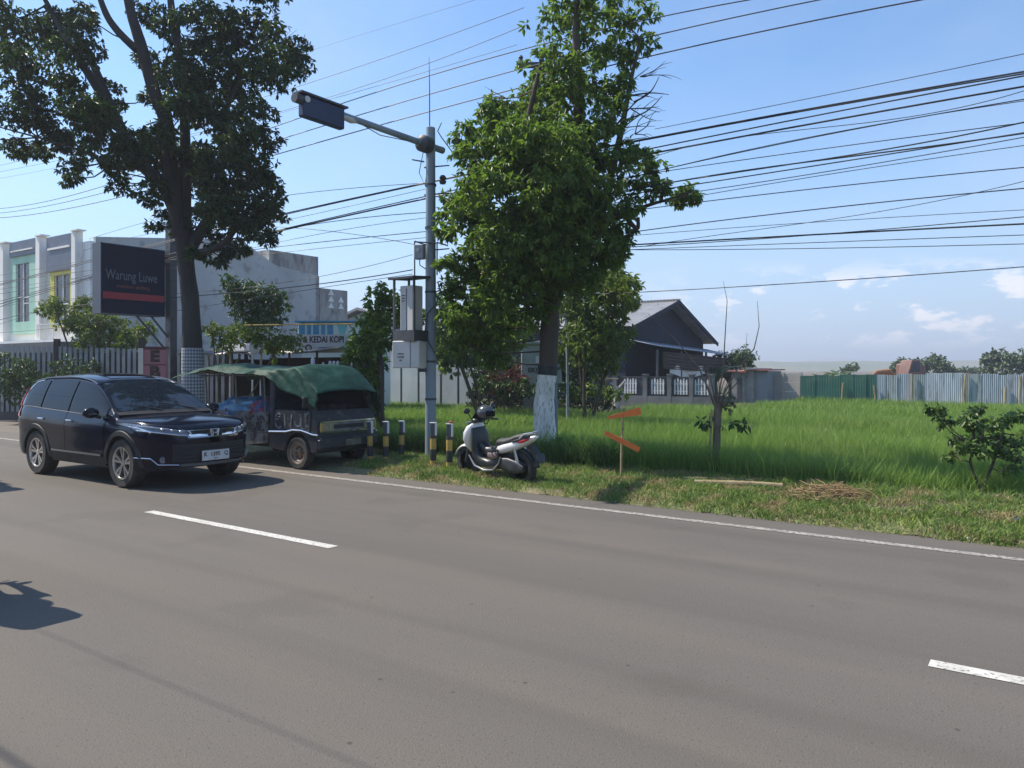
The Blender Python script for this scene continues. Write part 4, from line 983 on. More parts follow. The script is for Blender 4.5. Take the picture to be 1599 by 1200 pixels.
def red_banner():
    Y = 30.5; c = PX(918, 543, Y)
    t = empty('red_banner', (c.x, Y, PAD), 0, 'faded red banner under the trees beside the dark house', 'sign')
    z = c.z - PAD
    MB().box((0, 0, z), (1.35, 0.04, 0.62)).build('panel', mat('faded_red', (0.40, 0.06, 0.03), (0.28, 0.05, 0.03), rough=.7, scale=3), t)
    text('DAWI', 0.34, mat('orange_lettering', (0.65, 0.28, 0.16), rough=.7), t, (0.05, -.024, z - .02), (R_(90), 0, 0), 'lettering', bold=.006)
    for x in (-.6, .6): MB().box((x, .04, z / 2), (.05, .05, z)).build('post', M_darkw, t)
red_banner()
M_dconc = mat('dark_concrete', (0.17, 0.175, 0.18), (0.11, 0.115, 0.12), rough=.9, scale=1.5)
def yard_fence():
    n0 = 33.0
    def S(u): return ES(PN(u, 0, n0))
    us = (962, 1009, 1047, 1081, 1112); s0 = S(us[0]); o = RD(s0, n0, PAD)
    t = empty('yard_fence', o, ROADROT, 'low black yard fence with white picket grilles in front of the dark house', 'fence')
    zb = lambda z: z - PAD
    L_ = S(us[-1]) - s0
    MB().box((L_ / 2, 0, zb(0.06)), (L_, 0.22, 0.86)).build('kerb', M_dconc, t)
    bk = MB()
    for i in range(4):
        x0, x1 = S(us[i]) - s0, S(us[i + 1]) - s0
        bk.box(((x0 + x1) / 2, 0.06, zb(0.92)), (x1 - x0 - .2, 0.06, 0.82))
        gx = (x0 + x1) / 2
        g_ = MB()
        for k in range(5):
            xx = gx - .28 + .14 * k; hh = 0.62 + .04 * (k % 2)
            g_.box((xx, -0.02, zb(0.58) + hh / 2), (0.075, 0.04, hh)); g_.box((xx, -0.02, zb(0.58) + hh + .03), (0.05, 0.04, 0.07))
        for q in (.15, .48): g_.box((gx, -0.0, zb(0.58) + q), (0.66, 0.03, 0.05))
        g_.build('picket_grille', M_wmet, t)
    bk.build('black_panel', M_darkm, t)
    for u in us:
        x = S(u) - s0; MB().box((x, 0, zb(0.72)), (0.20, 0.24, 1.5)).box((x, 0, zb(1.48)), (0.25, 0.3, 0.06)).build('post', M_dconc, t)
    MB().box((L_ / 2, .03, zb(1.36)), (L_, .06, .05)).build('top_rail', M_darkm, t)
yard_fence()
for (u, v0, v1, r, m, lab) in ((945, 545, 626, .07, M_twig, 'thin bare wooden post in the yard left of the picket fence'),
                               (916, 585, 625, .06, M_twig, 'short pale stake in the yard left of the picket fence')):
    Y = 34.0; a, b_ = PX(u, v1 + 14, Y), PX(u + 1, v0, Y)
    tag(MB().tube([Vector((0, 0, 0)), (b_ - a) * .5 + Vector((.04, 0, 0)), b_ - a], [r, r * .9, r * .8], 7).build('wooden_post', m, None, loc=a), lab, 'post')
a = PX(964, 640, 33.6)
mb = MB(); mb.tube([(0, 0, -.1), (-.02, 0, .7), (0.03, 0, 1.0)], [.14, .13, .1], 8); mb.tube([(0, 0, .85), (.35, 0, 1.25)], [.07, .05], 6); mb.tube([(0, 0, .9), (-.25, 0, 1.15)], [.06, .04], 6)
tag(mb.build('tree_stump', mat('pale_bark', (.42, .40, .36), (.3, .28, .25), rough=.9, scale=5), None, loc=a), 'pale forked tree stump at the left end of the picket fence', 'stump')
a, b_ = PX(903, 589, 33.5), PX(966, 592, 33.5)
tag(MB().tube([Vector((0, 0, 0)), (b_ - a) / 2 - Vector((0, 0, .02)), b_ - a], .03, 6).build('bamboo_rail', M_bamboo, None, loc=a), 'horizontal bamboo rail across the yard left of the picket fence', 'rail')
# ---------------------------------------------------------------- grey concrete panel wall
def panel_wall():
    n0 = 25.0; us = (594, 628, 655, 690, 717, 744)
    def S(u): return ES(PN(u, 0, n0))
    s0 = S(us[0]); o = RD(s0, n0, PAD); t = empty('panel_wall', o, ROADROT, 'weathered blue-grey panel wall with dark joints behind the street pole', 'wall')
    M_p = mat('blue_grey_panel', (0.44, 0.48, 0.50), (0.34, 0.38, 0.40), rough=0.85, scale=0.9, col3=(0.44, 0.46, 0.46), scale3=3.5, c3=(0.58, 0.72))
    for i in range(5):
        x0, x1 = S(us[i]) - s0 + .06, S(us[i + 1]) - s0 - .06
        H_ = 1.92 - PAD; c = .22
        poly = [(x0, 0), (x1, 0)]
        poly += ([(x1, H_ - c), (x1 - .07, H_ - .07), (x1 - c, H_)] if i in (1, 4) else [(x1, H_)])
        poly += ([(x0 + c, H_), (x0 + .07, H_ - .07), (x0, H_ - c)] if i in (0, 3) else [(x0, H_)])
        MB().prism(poly, -.04, .04, 'Y').build('panel', M_p, t)
    L_ = S(us[-1]) - s0
    for u in us[1:]:
        MB().box((S(u) - s0, 0.06, (1.82 - PAD) / 2), (0.10, 0.12, 1.82 - PAD)).build('post', M_darkm, t)
panel_wall()
def cabinet():
    Y = 28.5; c = PX(845, 0, Y); t = empty('utility_cabinet', (c.x, Y, PAD), R_(-6), 'large pale grey cabinet with dark letters behind the whitewashed tree trunk', 'cabinet')
    M_cab = mat('pale_cabinet', (0.38, 0.42, 0.40), (0.30, 0.34, 0.32), rough=0.6, scale=1.3, col3=(0.22, 0.25, 0.24), scale3=7, c3=(.6, .75))
    z0, z1 = PX(0, 615, Y).z - PAD, PX(0, 537, Y).z - PAD
    MB().box((0, 0.35, z0 / 2), (1.3, 0.7, z0)).build('plinth', M_conc, t)
    MB().box((-.33, 0.33, (z0 + z1) / 2), (.80, 0.66, z1 - z0), ch=.03).build('body', M_cab, t)
    MB().box((.42, 0.35, (z0 + z1) / 2 - .08), (.66, 0.62, z1 - z0 - .16), ch=.03).build('body', M_cab, t)
    MB().box((-.33, 0.30, z1 + .04), (.92, 0.80, 0.14), ch=.03).build('lid', M_cab, t)
    for x in (-.33, .42): MB().box((x, -.012, (z0 + z1) / 2 - .1), (.56, .02, z1 - z0 - .4)).build('door', M_cab, t)
    text('EKI', 0.24, M_darkm, t, (-.30, -.03, z0 + .86), (R_(90), 0, 0), 'lettering', bold=.01)
    MB().box((-.12, -.03, z0 + 1.25), (.14, .02, .26)).build('notice', M_wmet, t)
    MB().cyl((-.3, .3, z1 + .1), (-.3, .3, z1 + .22), .03, .03, 6).build('lid_bolt', M_cab, t)
cabinet()
# ---------------------------------------------------------------- sheds and wall right of the house
M_brick = mat('old_plaster', (0.30, 0.29, 0.27), (0.2, 0.2, 0.19), rough=.9, scale=1.5)
def shed(u0, u1, vt, n0, dpt, m, name, label, roof, slope=.15):
    s0, s1 = ES(PN(u0, 0, n0)), ES(PN(u1, 0, n0)); z = PN((u0 + u1) / 2, vt, n0).z - PAD
    o = RD(s0, n0, PAD); t = empty(name, o, ROADROT, label, 'shed'); L_ = s1 - s0
    MB().box((L_ / 2, dpt / 2, z / 2), (L_, dpt, z)).build('wall', m, t)
    r = MB(); r.box((L_ / 2, dpt / 2, z + .06), (L_ + .3, dpt + .5, .07), rot=Matrix.Rotation(slope * .3, 3, 'Y')); r.build('roof', roof, t)
    if name == 'shed': MB().box((L_ * .62, -.02, z * .45), (L_ * .35, .04, z * .8)).build('door', M_darkm, t)
M_rroof = mat('red_roof_edge', (0.42, 0.12, 0.10), (0.35, 0.16, 0.13), rough=.6, scale=3)
shed(1143, 1163, 582, 39.6, 2.4, M_brick, 'shed', 'small shed with a reddish roof edge between banana plants and grey shed', M_rroof)
shed(1164, 1177, 578, 39.8, 2.4, M_conc, 'outhouse', 'narrow grey outhouse between the red-roofed shed and the plain grey shed', M_tin)
shed(1177, 1199, 580, 40.0, 2.4, mat('blue_grey_wall', (.26, .28, .30), (.22, .24, .26), rough=.8, scale=1), 'outhouse', 'plain blue-grey outhouse with a thin red-brown roof, next to the concrete wall', M_rroof, -.1)
def conc_wall():
    n0 = 41.2; s0, s1 = ES(PN(1196, 0, n0)), ES(PN(1251, 0, n0)); o = RD(s0, n0, PAD)
    t = empty('concrete_wall', o, ROADROT, 'low concrete panel wall joining the grey outhouse and the green sheet fence', 'wall'); L_ = s1 - s0
    M_cw = mat('pale_concrete_panel', (0.46, 0.42, 0.38), (0.38, 0.35, 0.31), rough=.9, scale=.8)
    H_ = PN(1225, 583, n0).z - PAD; h = H_ / 4
    for k in range(4): MB().box((L_ / 2, 0, h * (k + .5)), (L_, .06, h - .02)).build('panel', M_cw, t)
    for k in range(3): MB().box((L_ * k / 2, -.0, H_ / 2 + .02), (.15, .16, H_ + .04)).build('post', M_cw, t)
conc_wall()
# ---------------------------------------------------------------- corrugated sheet fence
M_gsh = mat('green_sheet', (0.045, 0.16, 0.115), (0.035, 0.12, 0.09), rough=.45, scale=.5, col3=(0.10, 0.17, 0.11), scale3=1.6, c3=(.55, .7))
M_bsh = mat('galvanised_sheet', (0.44, 0.48, 0.52), (0.34, 0.38, 0.42), rough=.5, metal=.2, scale=1.6, stretch=(3, 3, .4), col3=(0.20, 0.21, 0.20), scale3=2.6, c3=(.55, .7))
M_bsh2 = mat('bright_galvanised_sheet', (0.58, 0.61, 0.64), (0.44, 0.48, 0.52), rough=.5, metal=.2, scale=1.6, stretch=(3, 3, .4), col3=(0.24, 0.25, 0.25), scale3=2.4, c3=(.55, .7))
M_bsh3 = mat('mossy_galvanised_sheet', (0.32, 0.36, 0.36), (0.42, 0.46, 0.47), rough=.6, metal=.1, scale=1.2, stretch=(3, 3, .4), col3=(0.17, 0.20, 0.13), scale3=2, c3=(.5, .65))
def sheet_fence(us, vts, m, name, label, seed, posts):
    n0 = 41.0; r_ = random.Random(seed)
    def S(u): return ES(PN(u, 0, n0))
    s0 = S(us[0]); o = RD(s0, n0, PAD); t = empty(name, o, ROADROT, label, 'fence')
    for i in range(len(us) - 1):
        x0, x1 = S(us[i]) - s0, S(us[i + 1]) - s0 + .04
        H_ = PN((us[i] + us[i + 1]) / 2, vts[i], n0).z - PAD
        nw = max(4, int((x1 - x0) / .038)); y0 = r_.uniform(-.02, .02); tl = r_.uniform(-.02, .02)
        mb = MB(); mb.grid(lambda u, v: (x0 + (x1 - x0) * u + tl * v, y0 + (.008 if int(round(u * nw)) % 2 else -.008), H_ * v), nw, 1)
        mb.build('sheet', m[i % len(m)], t, smooth=0)
    for u, hv in posts:
        x = S(u) - s0; H_ = PN(u, hv, n0).z - PAD
        MB().tube([(x, -.09, 0), (x + .02, -.09, H_ / 2), (x + r_.uniform(-.04, .12), -.09, H_)], .040, 7).build('post', M_bamboo, t)
sheet_fence([1250, 1272, 1292, 1312, 1335, 1352, 1369], [587, 586, 587, 585, 585.5, 585], [M_gsh], 'green_sheet_fence', 'green corrugated sheet fence at the far side of the rice field', 1, ((1315, 598), (1367, 602)))
sheet_fence([1369, 1385, 1400, 1423, 1446, 1475, 1504, 1530, 1558, 1572, 1595, 1630, 1665], [585.5, 586, 584, 585, 583, 582.5, 584, 584, 586, 585, 584, 585], [M_bsh, M_bsh3, M_bsh, M_bsh3, M_bsh2, M_bsh2, M_bsh3, M_bsh, M_bsh3, M_bsh, M_bsh2, M_bsh], 'metal_sheet_fence', 'bluish galvanised sheet fence on the right of the rice field', 2, ((1424, 584), (1505, 583), (1569, 605), (1592, 588)))
# ---------------------------------------------------------------- excavator beyond the fence
def excavator():
    Y = 56.0; c = PX(1420, 0, Y); t = empty('excavator', (c.x, Y, PAD), R_(200), 'orange and brown digger showing its top beyond the metal fence', 'digger')
    M_or = mat('orange_paint', (0.42, 0.20, 0.07), (0.30, 0.13, 0.06), rough=.5, scale=2); M_br = mat('brown_cowling', (0.16, 0.09, 0.08), (0.24, 0.12, 0.09), rough=.6, scale=2)
    for y in (-.9, .9):
        tr = MB(); tr.prism([(-1.6, .15), (-1.3, 0), (1.3, 0), (1.6, .15), (1.7, .45), (1.4, .75), (-1.4, .75), (-1.7, .45)], y - .25, y + .25, 'Y'); tr.build('track', M_darkm, t)
    MB().box((0, 0, 1.0), (2.4, 2.2, .5), ch=.08).build('deck', M_or, t)
    MB().prism([(-1.5, 1.2), (.2, 1.2), (.2, 2.45), (-.6, 2.65), (-1.5, 2.3)], -1.0, .1, 'Y').build('engine_cowling', M_br, t, bevel=.06)
    MB().prism([(.1, 1.2), (1.2, 1.2), (1.2, 1.9), (.9, 2.75), (.1, 2.75)], .15, 1.1, 'Y').build('cab', M_br, t, bevel=.06)
    MB().prism([(.2, 1.9), (1.05, 1.9), (.8, 2.6), (.2, 2.6)], 1.08, 1.12, 'Y').build('window', M_glass, t)
    MB().tube([(.6, -.4, 1.3), (1.5, -.4, 1.9), (2.6, -.4, 1.85), (3.5, -.4, 1.2)], [.2, .24, .18, .14], 8).build('boom', M_or, t)
    MB().tube([(3.5, -.4, 1.25), (3.4, -.4, .8), (3.3, -.4, .4)], [.14, .12, .1], 8).build('arm', M_or, t)
    MB().prism([(3.0, 0), (3.7, 0.05), (3.6, .6), (3.1, .5)], -.9, .1, 'Y').build('bucket', M_darkm, t)
excavator()
# far embankment and mountain
M_hill = mat('far_hill', (0.20, 0.20, 0.15), (0.14, 0.17, 0.12), rough=1, scale=.01)
h_ = MB()
def hf(u, v):
    x = -300 + 1500 * u; y = 480 + 260 * v
    env = max(0, min(1, (x - 110) / 60)) 
    return (x, y, PAD - 1 + math.sin(math.pi * v) * (8.5 * env + 1.6 * mnoise.noise((x * .012, 0, 1)) + .9 * mnoise.noise((x * .06, y * .03, 1))))
h_.grid(hf, 200, 10)
tag(h_.build('hills', M_hill), kind='structure')
h_ = MB(); h_.grid(lambda u, v: (600 + 2600 * u, 2600 + 900 * v, PAD - 2 + math.sin(math.pi * v) * (32 * math.exp(-((u - .245) / .05) ** 2) + 14 * math.exp(-((u - .36) / .12) ** 2) + 10 + 6 * mnoise.noise((u * 30, v * 4, 3)))), 120, 10)
tag(h_.build('mountain', M_hill), kind='structure')
# two antennas/chimneys far off
# shop signboard
def billboard():
    n0 = 13.0; o = PN(262, 0, n0); o.z = 0
    t = empty('signboard', o, ROADROT, 'big dark signboard reading Warung Luwe on a black post', 'sign')
    # local x along road (to the right), y away. the board hangs towards the road (-y)
    M_bd = mat('signboard_face', (0.010, 0.018, 0.055), (0.008, 0.014, 0.036), rough=.75, spec=.2, scale=1.2)
    M_bs = mat('signboard_side', (0.10, 0.12, 0.16), (0.08, 0.1, 0.13), rough=.6, scale=1.2)
    z0, z1 = PX(262, 497, o.y).z, PX(262, 393, o.y).z
    z0, z1 = 3.30, 5.28
    MB().box((-.24, -1.02, (z0 + z1) / 2), (.46, 1.90, z1 - z0)).build('box', M_bs, t)
    MB().box((-.003, -1.02, (z0 + z1) / 2), (.02, 1.86, z1 - z0 - .05)).build('face', M_bd, t)
    rot = (R_(90), 0, R_(90))
    text('Warung Luwe', .40, mat('sign_lettering', (.14, .16, .20), rough=.5), t, (.012, -1.08, z0 + 1.10), rot, 'lettering', sx=.66)
    text('masakan padang', .15, mat('sign_lettering_red', (.24, .05, .05), rough=.5), t, (.012, -1.05, z0 + .80), rot, 'small_lettering')
    MB().box((.014, -1.02, z0 + .52), (.012, 1.80, .19)).build('red_stripe', mat('sign_red', (.32, .015, .03), rough=.5), t)
    MB().box((0.0, .12, 3.05), (.26, .22, 6.1)).build('post', M_darkm, t)
    for y in (-.9, -.45): MB().cyl((-.1, y, z0), (-.02, .02, 2.25 + (y + .9)), .03, .03, 6).build('brace', M_darkm, t)
    for z in (3.7, 4.9): MB().box((-.15, -.0, z), (.1, .3, .1)).build('bracket', M_darkm, t)
billboard()
def ebu():
    Y = 20.8; c = PX(241, 0, Y); t = empty('light_box_sign', (c.x, Y, 0), R_(8), 'red light-box sign with stacked letters below the big signboard', 'sign')
    M_rb = mat('faded_red_box', (0.40, 0.17, 0.20), (0.32, 0.13, 0.16), rough=.5, scale=3); M_dr = mat('maroon_frame', (.10, .03, .04), rough=.6)
    z0, z1 = .95, 2.30
    MB().box((0.02, .1, (z0 + z1) / 2), (.56, .2, z1 - z0), ch=.01).build('box', M_rb, t)
    MB().box((-.335, .1, (z0 + z1) / 2), (.13, .22, z1 - z0 + .02)).build('side_panel', M_signw, t)
    MB().box((.02, .1, z1 + .03), (.62, .24, .05)).build('cap', M_dr, t)
    for i, ch_ in enumerate('EBU'):
        zc = z1 - .22 - .42 * i
        MB().box((.02, -.008, zc + .205), (.54, .012, .025)).build('divider', M_dr, t)
        text(ch_, .40, M_ink, t, (.02, -.012, zc), (R_(90), 0, 0), 'letter', bold=.022, sx=1.15)
    for x in (-.2, .24): MB().box((x, .1, z0 / 2), (.06, .06, z0)).build('post', M_darkm, t)
ebu()
# ================================================================ STREET FURNITURE
M_pole = mat('blue_grey_pole', (0.20, 0.25, 0.29), (0.26, 0.31, 0.34), rough=.5, scale=2, stretch=(1, 1, .3), col3=(.15, .17, .18), scale3=6, c3=(.6, .75))
M_cabw = mat('cabinet_white', (0.62, 0.60, 0.56), (0.54, 0.52, 0.48), rough=.5, scale=2)
M_cabg = mat('cabinet_grey', (0.32, 0.34, 0.36), (0.26, 0.28, 0.3), rough=.5, scale=2)
def mast():
    Y = 14.5; b = PX(673, 0, Y); b.z = 0
    t = empty('signal_mast', b, 0, 'blue-grey street mast with an arm over the road and meter cabinets on its side', 'mast')
    def p(u, v, dy=0): return PX(u, v, Y + dy) - b
    MB().tube([(0, 0, -.1), (0, 0, 3), (-.0, 0, 6.27)], [.105, .10, .085], 18).lathe([(0.001, 6.30), (.05, 6.29), (.085, 6.27)], 'Z', seg=18).build('pole', M_pole, t)
    MB().lathe([(.001, 0), (.2, 0), (.2, .03), (.11, .03)], 'Z', (0, 0, .02), 20).build('base_plate', M_darkm, t)
    z = 5.93; d = -N
    A = Vector((0, 0, z)) - d * .35; B_ = Vector((0, 0, z)) + d * 3.10
    MB().tube([A, Vector((0, 0, z)), B_], [.065, .06, .05], 12).build('arm', M_pole, t)
    sl = MB(); c0 = Vector((0, 0, z)) + d * .16
    sl.tube([c0 - d * .16, c0 - d * .10, c0 + d * .10, c0 + d * .16], [.10, .155, .155, .08], 16); sl.build('arm_clamp', M_darkm, t)
    # signal box hung under the arm end
    a = math.atan2(d.y, d.x); c = Vector((0, 0, z)) + d * 2.62
    M_box = mat('navy_housing', (0.018, 0.03, 0.085), (0.025, 0.035, 0.085), rough=.45, scale=3)
    bx = MB().box(c + Vector((0, 0, -.08)), (0.86, .13, .34), rz=a, ch=.02).build('signal_housing', M_box, t)
    MB().box(c + Vector((0, 0, .115)), (0.96, .18, .03), rz=a).build('housing_lid', M_darkm, t)
    e_ = Vector((math.cos(a + math.pi / 2), math.sin(a + math.pi / 2), 0))
    MB().tube([c + d * .36 + e_ * (.068) + Vector((0, 0, .02)), c + d * .36 + e_ * (.09) + Vector((0, 0, .02))], .05, 14).build('lens', M_cabw, t)
    MB().tube([c + d * .44 + e_ * .02, c + d * .57 + e_ * .02], .075, 12).build('end_knob', M_darkm, t)
    MB().tube([c - d * .42 + Vector((0, 0, -.02)), c - d * .62 + Vector((0, 0, -.03)), c - d * .78 + Vector((0, 0, -.03))], [.05, .06, .02], 10).build('camera', M_cabw, t)
    MB().tube([c - d * .78 + Vector((0, 0, -.03)), c - d * 1.3 + Vector((0, 0, -.12)), Vector((0, 0, z + .0)) + d * .1], .008, 5).build('feed_cable', M_darkm, t)
    MB().tube([(-.02, 0, 6.25), (-.02, 0, 7.0), (-.03, 0, 7.6)], [.012, .010, .004], 6).build('lightning_rod', M_darkm, t)
    # brackets for the wires
    for v, s_ in ((262, 1), (305, 1), (392, 1), (253, -1)):
        q = p(673, v); MB().cyl(q + Vector((-.12, 0, 0)), q + Vector((.35 * s_, 0, .04)), .015, .012, 6).build('bracket', M_darkm, t)
    MB().lathe([(.001, -.08), (.05, -.08), (.07, -.03), (.04, 0), (.07, .03), (.04, .08), (.001, .08)], 'Z', p(692, 281), 10).build('insulator', M_darkm, t)
    MB().tube([p(668, 205), p(655, 270), p(664, 290), p(668, 260)], .008, 5).build('drop_cable', M_darkm, t)
    MB().tube([p(690, 192), p(684, 205), p(690, 215), p(712, 245)], .010, 5).build('drop_cable', M_darkm, t)
    # frame
    fr = MB()
    for (u0, v0, u1, v1) in ((648, 377, 648, 520), (648, 377, 666, 383), (683, 379, 683, 430), (683, 379, 700, 384), (648, 378, 683, 380)): fr.cyl(p(u0, v0, -.12), p(u1, v1, -.12), .014, .014, 6)
    fr.build('bracket_frame', M_darkm, t)
    # small meter box
    c = p(656, 394, -.13); m_ = MB().box(c, (.19, .14, .27), rz=-.25, ch=.015).build('meter_box', M_cabg, t)
    MB().tube([c + Vector((-.03, -.075, .03)), c + Vector((-.032, -.10, .03))], .035, 12).build('dial', M_cabw, m_)
    MB().tube([c + Vector((0, 0, -.13)), c + Vector((.0, 0, -.24)), c + Vector((.1, .1, -.3))], .01, 5).build('conduit', M_darkm, m_)
    # middle roofed cabinet
    rot = R_(-38); Rm = Matrix.Rotation(rot, 3, 'Z'); c = p(643, 485, -.05)
    rf = MB(); rf.box(c + Vector((-.02, 0, .60)), (.66, .52, .04), rot=Rm @ Matrix.Rotation(.06, 3, 'X')); rf.build('cabinet_roof', M_darkm, t)
    MB().box(c + Vector((0, 0, .02)), (.34, .26, .86), rz=rot, ch=.01).build('cabinet', M_cabw, t)
    MB().box(c + Vector((.0, 0, -.48)), (.56, .42, .20), rz=rot).build('cabinet_shelf', M_darkm, t)
    ps = MB()
    for sx in (-1, 1):
        for sy in (-1, 1):
            q = Rm @ Vector((sx * .26, sy * .19, 0)); ps.box(c + q + Vector((0, 0, .05)), (.035, .035, 1.1), rz=rot)
    ps.build('cabinet_posts', M_darkm, t)
    lv = MB()
    for k in range(3): lv.box(c + Rm @ Vector((-.08, -.134, 0)) + Vector((0, 0, .27 - .05 * k)), (.09, .01, .015), rz=rot)
    lv.box(c + Rm @ Vector((0, -.133, 0)), (.012, .008, .8), rz=rot); lv.build('louvre', M_darkm, t)
    # lower white box
    c = p(640, 554, -.10); Rm = Matrix.Rotation(R_(-22), 3, 'Z')
    b_ = MB().box(c, (.56, .30, .50), rz=R_(-22), ch=.012).build('meter_cabinet', M_cabw, t)
    MB().box(c + Rm @ Vector((.10, -.153, 0)), (.01, .006, .49), rz=R_(-22)).build('door_joint', M_darkm, b_)
    for s_, z_, sz in (('AWAS', .01, .045), ('LISTRIK', -.05, .045), ('PJU', -.11, .04)):
        text(s_, sz, M_darkm, b_, c + Rm @ Vector((-.10, -.154, z_)), (R_(90), 0, R_(-22)), 'lettering', ext=.001, bold=.001)
    MB().box(c + Vector((.24, .03, -.29)), (.12, .1, .07)).build('conduit', M_darkm, b_)
    MB().tube([p(684, 440, -.1), p(688, 455, -.12), p(682, 475, -.15), p(668, 490, -.12), p(664, 520, -.1)], .014, 6).build('drop_cable', M_darkm, t)
    MB().tube([p(664, 518, -.1), p(670, 535, -.14), p(680, 552, -.13)], .012, 6).build('drop_cable', M_darkm, t)
    for z_ in (1.2, 1.9, 3.2, 4.4, 5.2): MB().lathe([(.103, -.02), (.108, -.02), (.108, .02), (.103, .02)], 'Z', (0, 0, z_), 18).build('strap', M_darkm, t)
mast()
# ---------------------------------------------------------------- power pole in the tree
def power_pole():
    Y = 16.9; b = PX(861, 0, Y); b.z = 0.0
    t = empty('power_pole', b, 0, 'concrete power pole rising through the whitewashed tree, cross-arm sticking out of the leaves', 'pole')
    MB().tube([(0, 0, -.3), (0, 0, 8.6)], [.15, .09], 16).build('pole', mat('pole_concrete', (.16, .18, .21), (.2, .22, .24), rough=.8, scale=3), t)
    for z in (8.35,):
        MB().box((0, -.12, z), (1.5, .09, .10), rz=R_(-4)).build('cross_arm', M_darkm, t)
        for x in (-.66, -.2, .25, .66):
            MB().lathe([(.001, 0), (.04, 0), (.06, .05), (.035, .08), (.055, .12), (.03, .16), (.001, .18)], 'Z', (x, -.12 - x * .07, z + .05), 10).build('insulator', M_darkm, t)
    for z in (5.3, 5.8, 4.2): MB().box((0, -.1, z), (.5, .05, .05)).build('cable_bracket', M_darkm, t)
power_pole()
def pipe_pole():
    Y = 24.0; b = PX(887, 0, Y); b.z = PAD
    t = empty('pipe_pole', b, 0, 'slim pale pipe pole with a small cross-bar right of the whitewashed trunk', 'pole')
    H_ = PX(0, 470, Y).z - PAD
    MB().tube([(0, 0, 0), (-.02, 0, H_)], [.05, .04], 10).build('pole', M_cabg, t)
    MB().box((-.12, -.05, PX(0, 493, Y).z - PAD), (.34, .06, .07)).build('cross_bar', M_cabw, t)
    MB().box((-.17, -.06, PX(0, 488, Y).z - PAD + .05), (.10, .06, .12)).build('fitting', M_cabg, t)
pipe_pole()
# ---------------------------------------------------------------- bollards
M_by = mat('bollard_yellow', (0.52, 0.36, 0.07), (0.42, 0.28, 0.06), rough=.6, scale=6, col3=(.3, .22, .08), scale3=14, c3=(.58, .7))
M_bb = mat('bollard_black', (0.025, 0.027, 0.03), (0.05, 0.05, 0.05), rough=.6, scale=6)
M_refl = mat('reflector_white', (0.72, 0.72, 0.72), (.6, .6, .6), rough=.35, scale=8)
def bollard(label):
    t = empty('bollard', (0, 0, 0), 0, label, 'bollard', 'striped bollards on the verge')
    r = .052
    sh = MB(); zs = [0, .17, .36, .54, .60]
    for i in range(4):
        sh.cur = (0, 1, 0, 1)[i]
        sh.tube([(0, 0, zs[i]), (0, 0, zs[i + 1])], r, 16, cap=False)
    sh.cur = 1; sh.lathe([(.001, .60), (r, .60)], 'Z', seg=16)
    sh.build('post', [M_by, M_bb], t)
    h = MB(); h.box((0, 0, .695), (.082, .05, .19), ch=.006); h.build('reflector_block', mat('reflector_dark', (.06, .09, .10), rough=.3), t)
    f = MB(); f.box((.050, -.0, .695), (.020, .055, .205), ch=.003); f.build('reflector_frame', M_refl, t)
    MB().box((0, 0, .803), (.115, .056, .018), ch=.003).build('cap', M_refl, t)
    MB().lathe([(.001, 0.0), (.09, 0), (.09, .02), (.001, .02)], 'Z', (0, 0, .0), 16).build('footing', M_conc, t)
    return t
bp = bollard('leftmost striped bollard, in deep shade right beside the truck')
blst = [(579, 727, .97, 'leftmost striped bollard, in deep shade right beside the truck', 1), (603, 728, .97, 'second bollard from the truck, with a yellow edge on its top', 1), (627, 724, .95, 'third bollard from the truck, thinly lit, left of the street mast', 1),
        (677, 735, 1.0, 'sunlit striped bollard directly before the foot of the street mast', 1), (702, 738, 1.0, 'striped bollard standing nearest to the scooter, a bit of red on top', 1)]
kids = list(bp.children)
for i, (u, v, sc_, lab, _) in enumerate(blst):
    if i == 0: o = bp; ch = kids
    else:
        o = bp.copy(); sc.collection.objects.link(o); ch = []
        for k in kids:
            c_ = k.copy(); sc.collection.objects.link(c_); c_.parent = o; ch.append(c_)
    b = GR(u, v, .02); o.location = (b.x, b.y, .02); o.scale = (sc_ * 1.02,) * 3; o.rotation_euler = (R_(random.uniform(-1, 1)), R_(random.uniform(-1.2, 1.2)), R_(-18)); o['label'] = lab
    if i == 4:
        MB().box((.03, 0, .83), (.05, .05, .035), ch=.005).build('red_marker', mat('red_plastic', (.5, .03, .02), rough=.4), o)
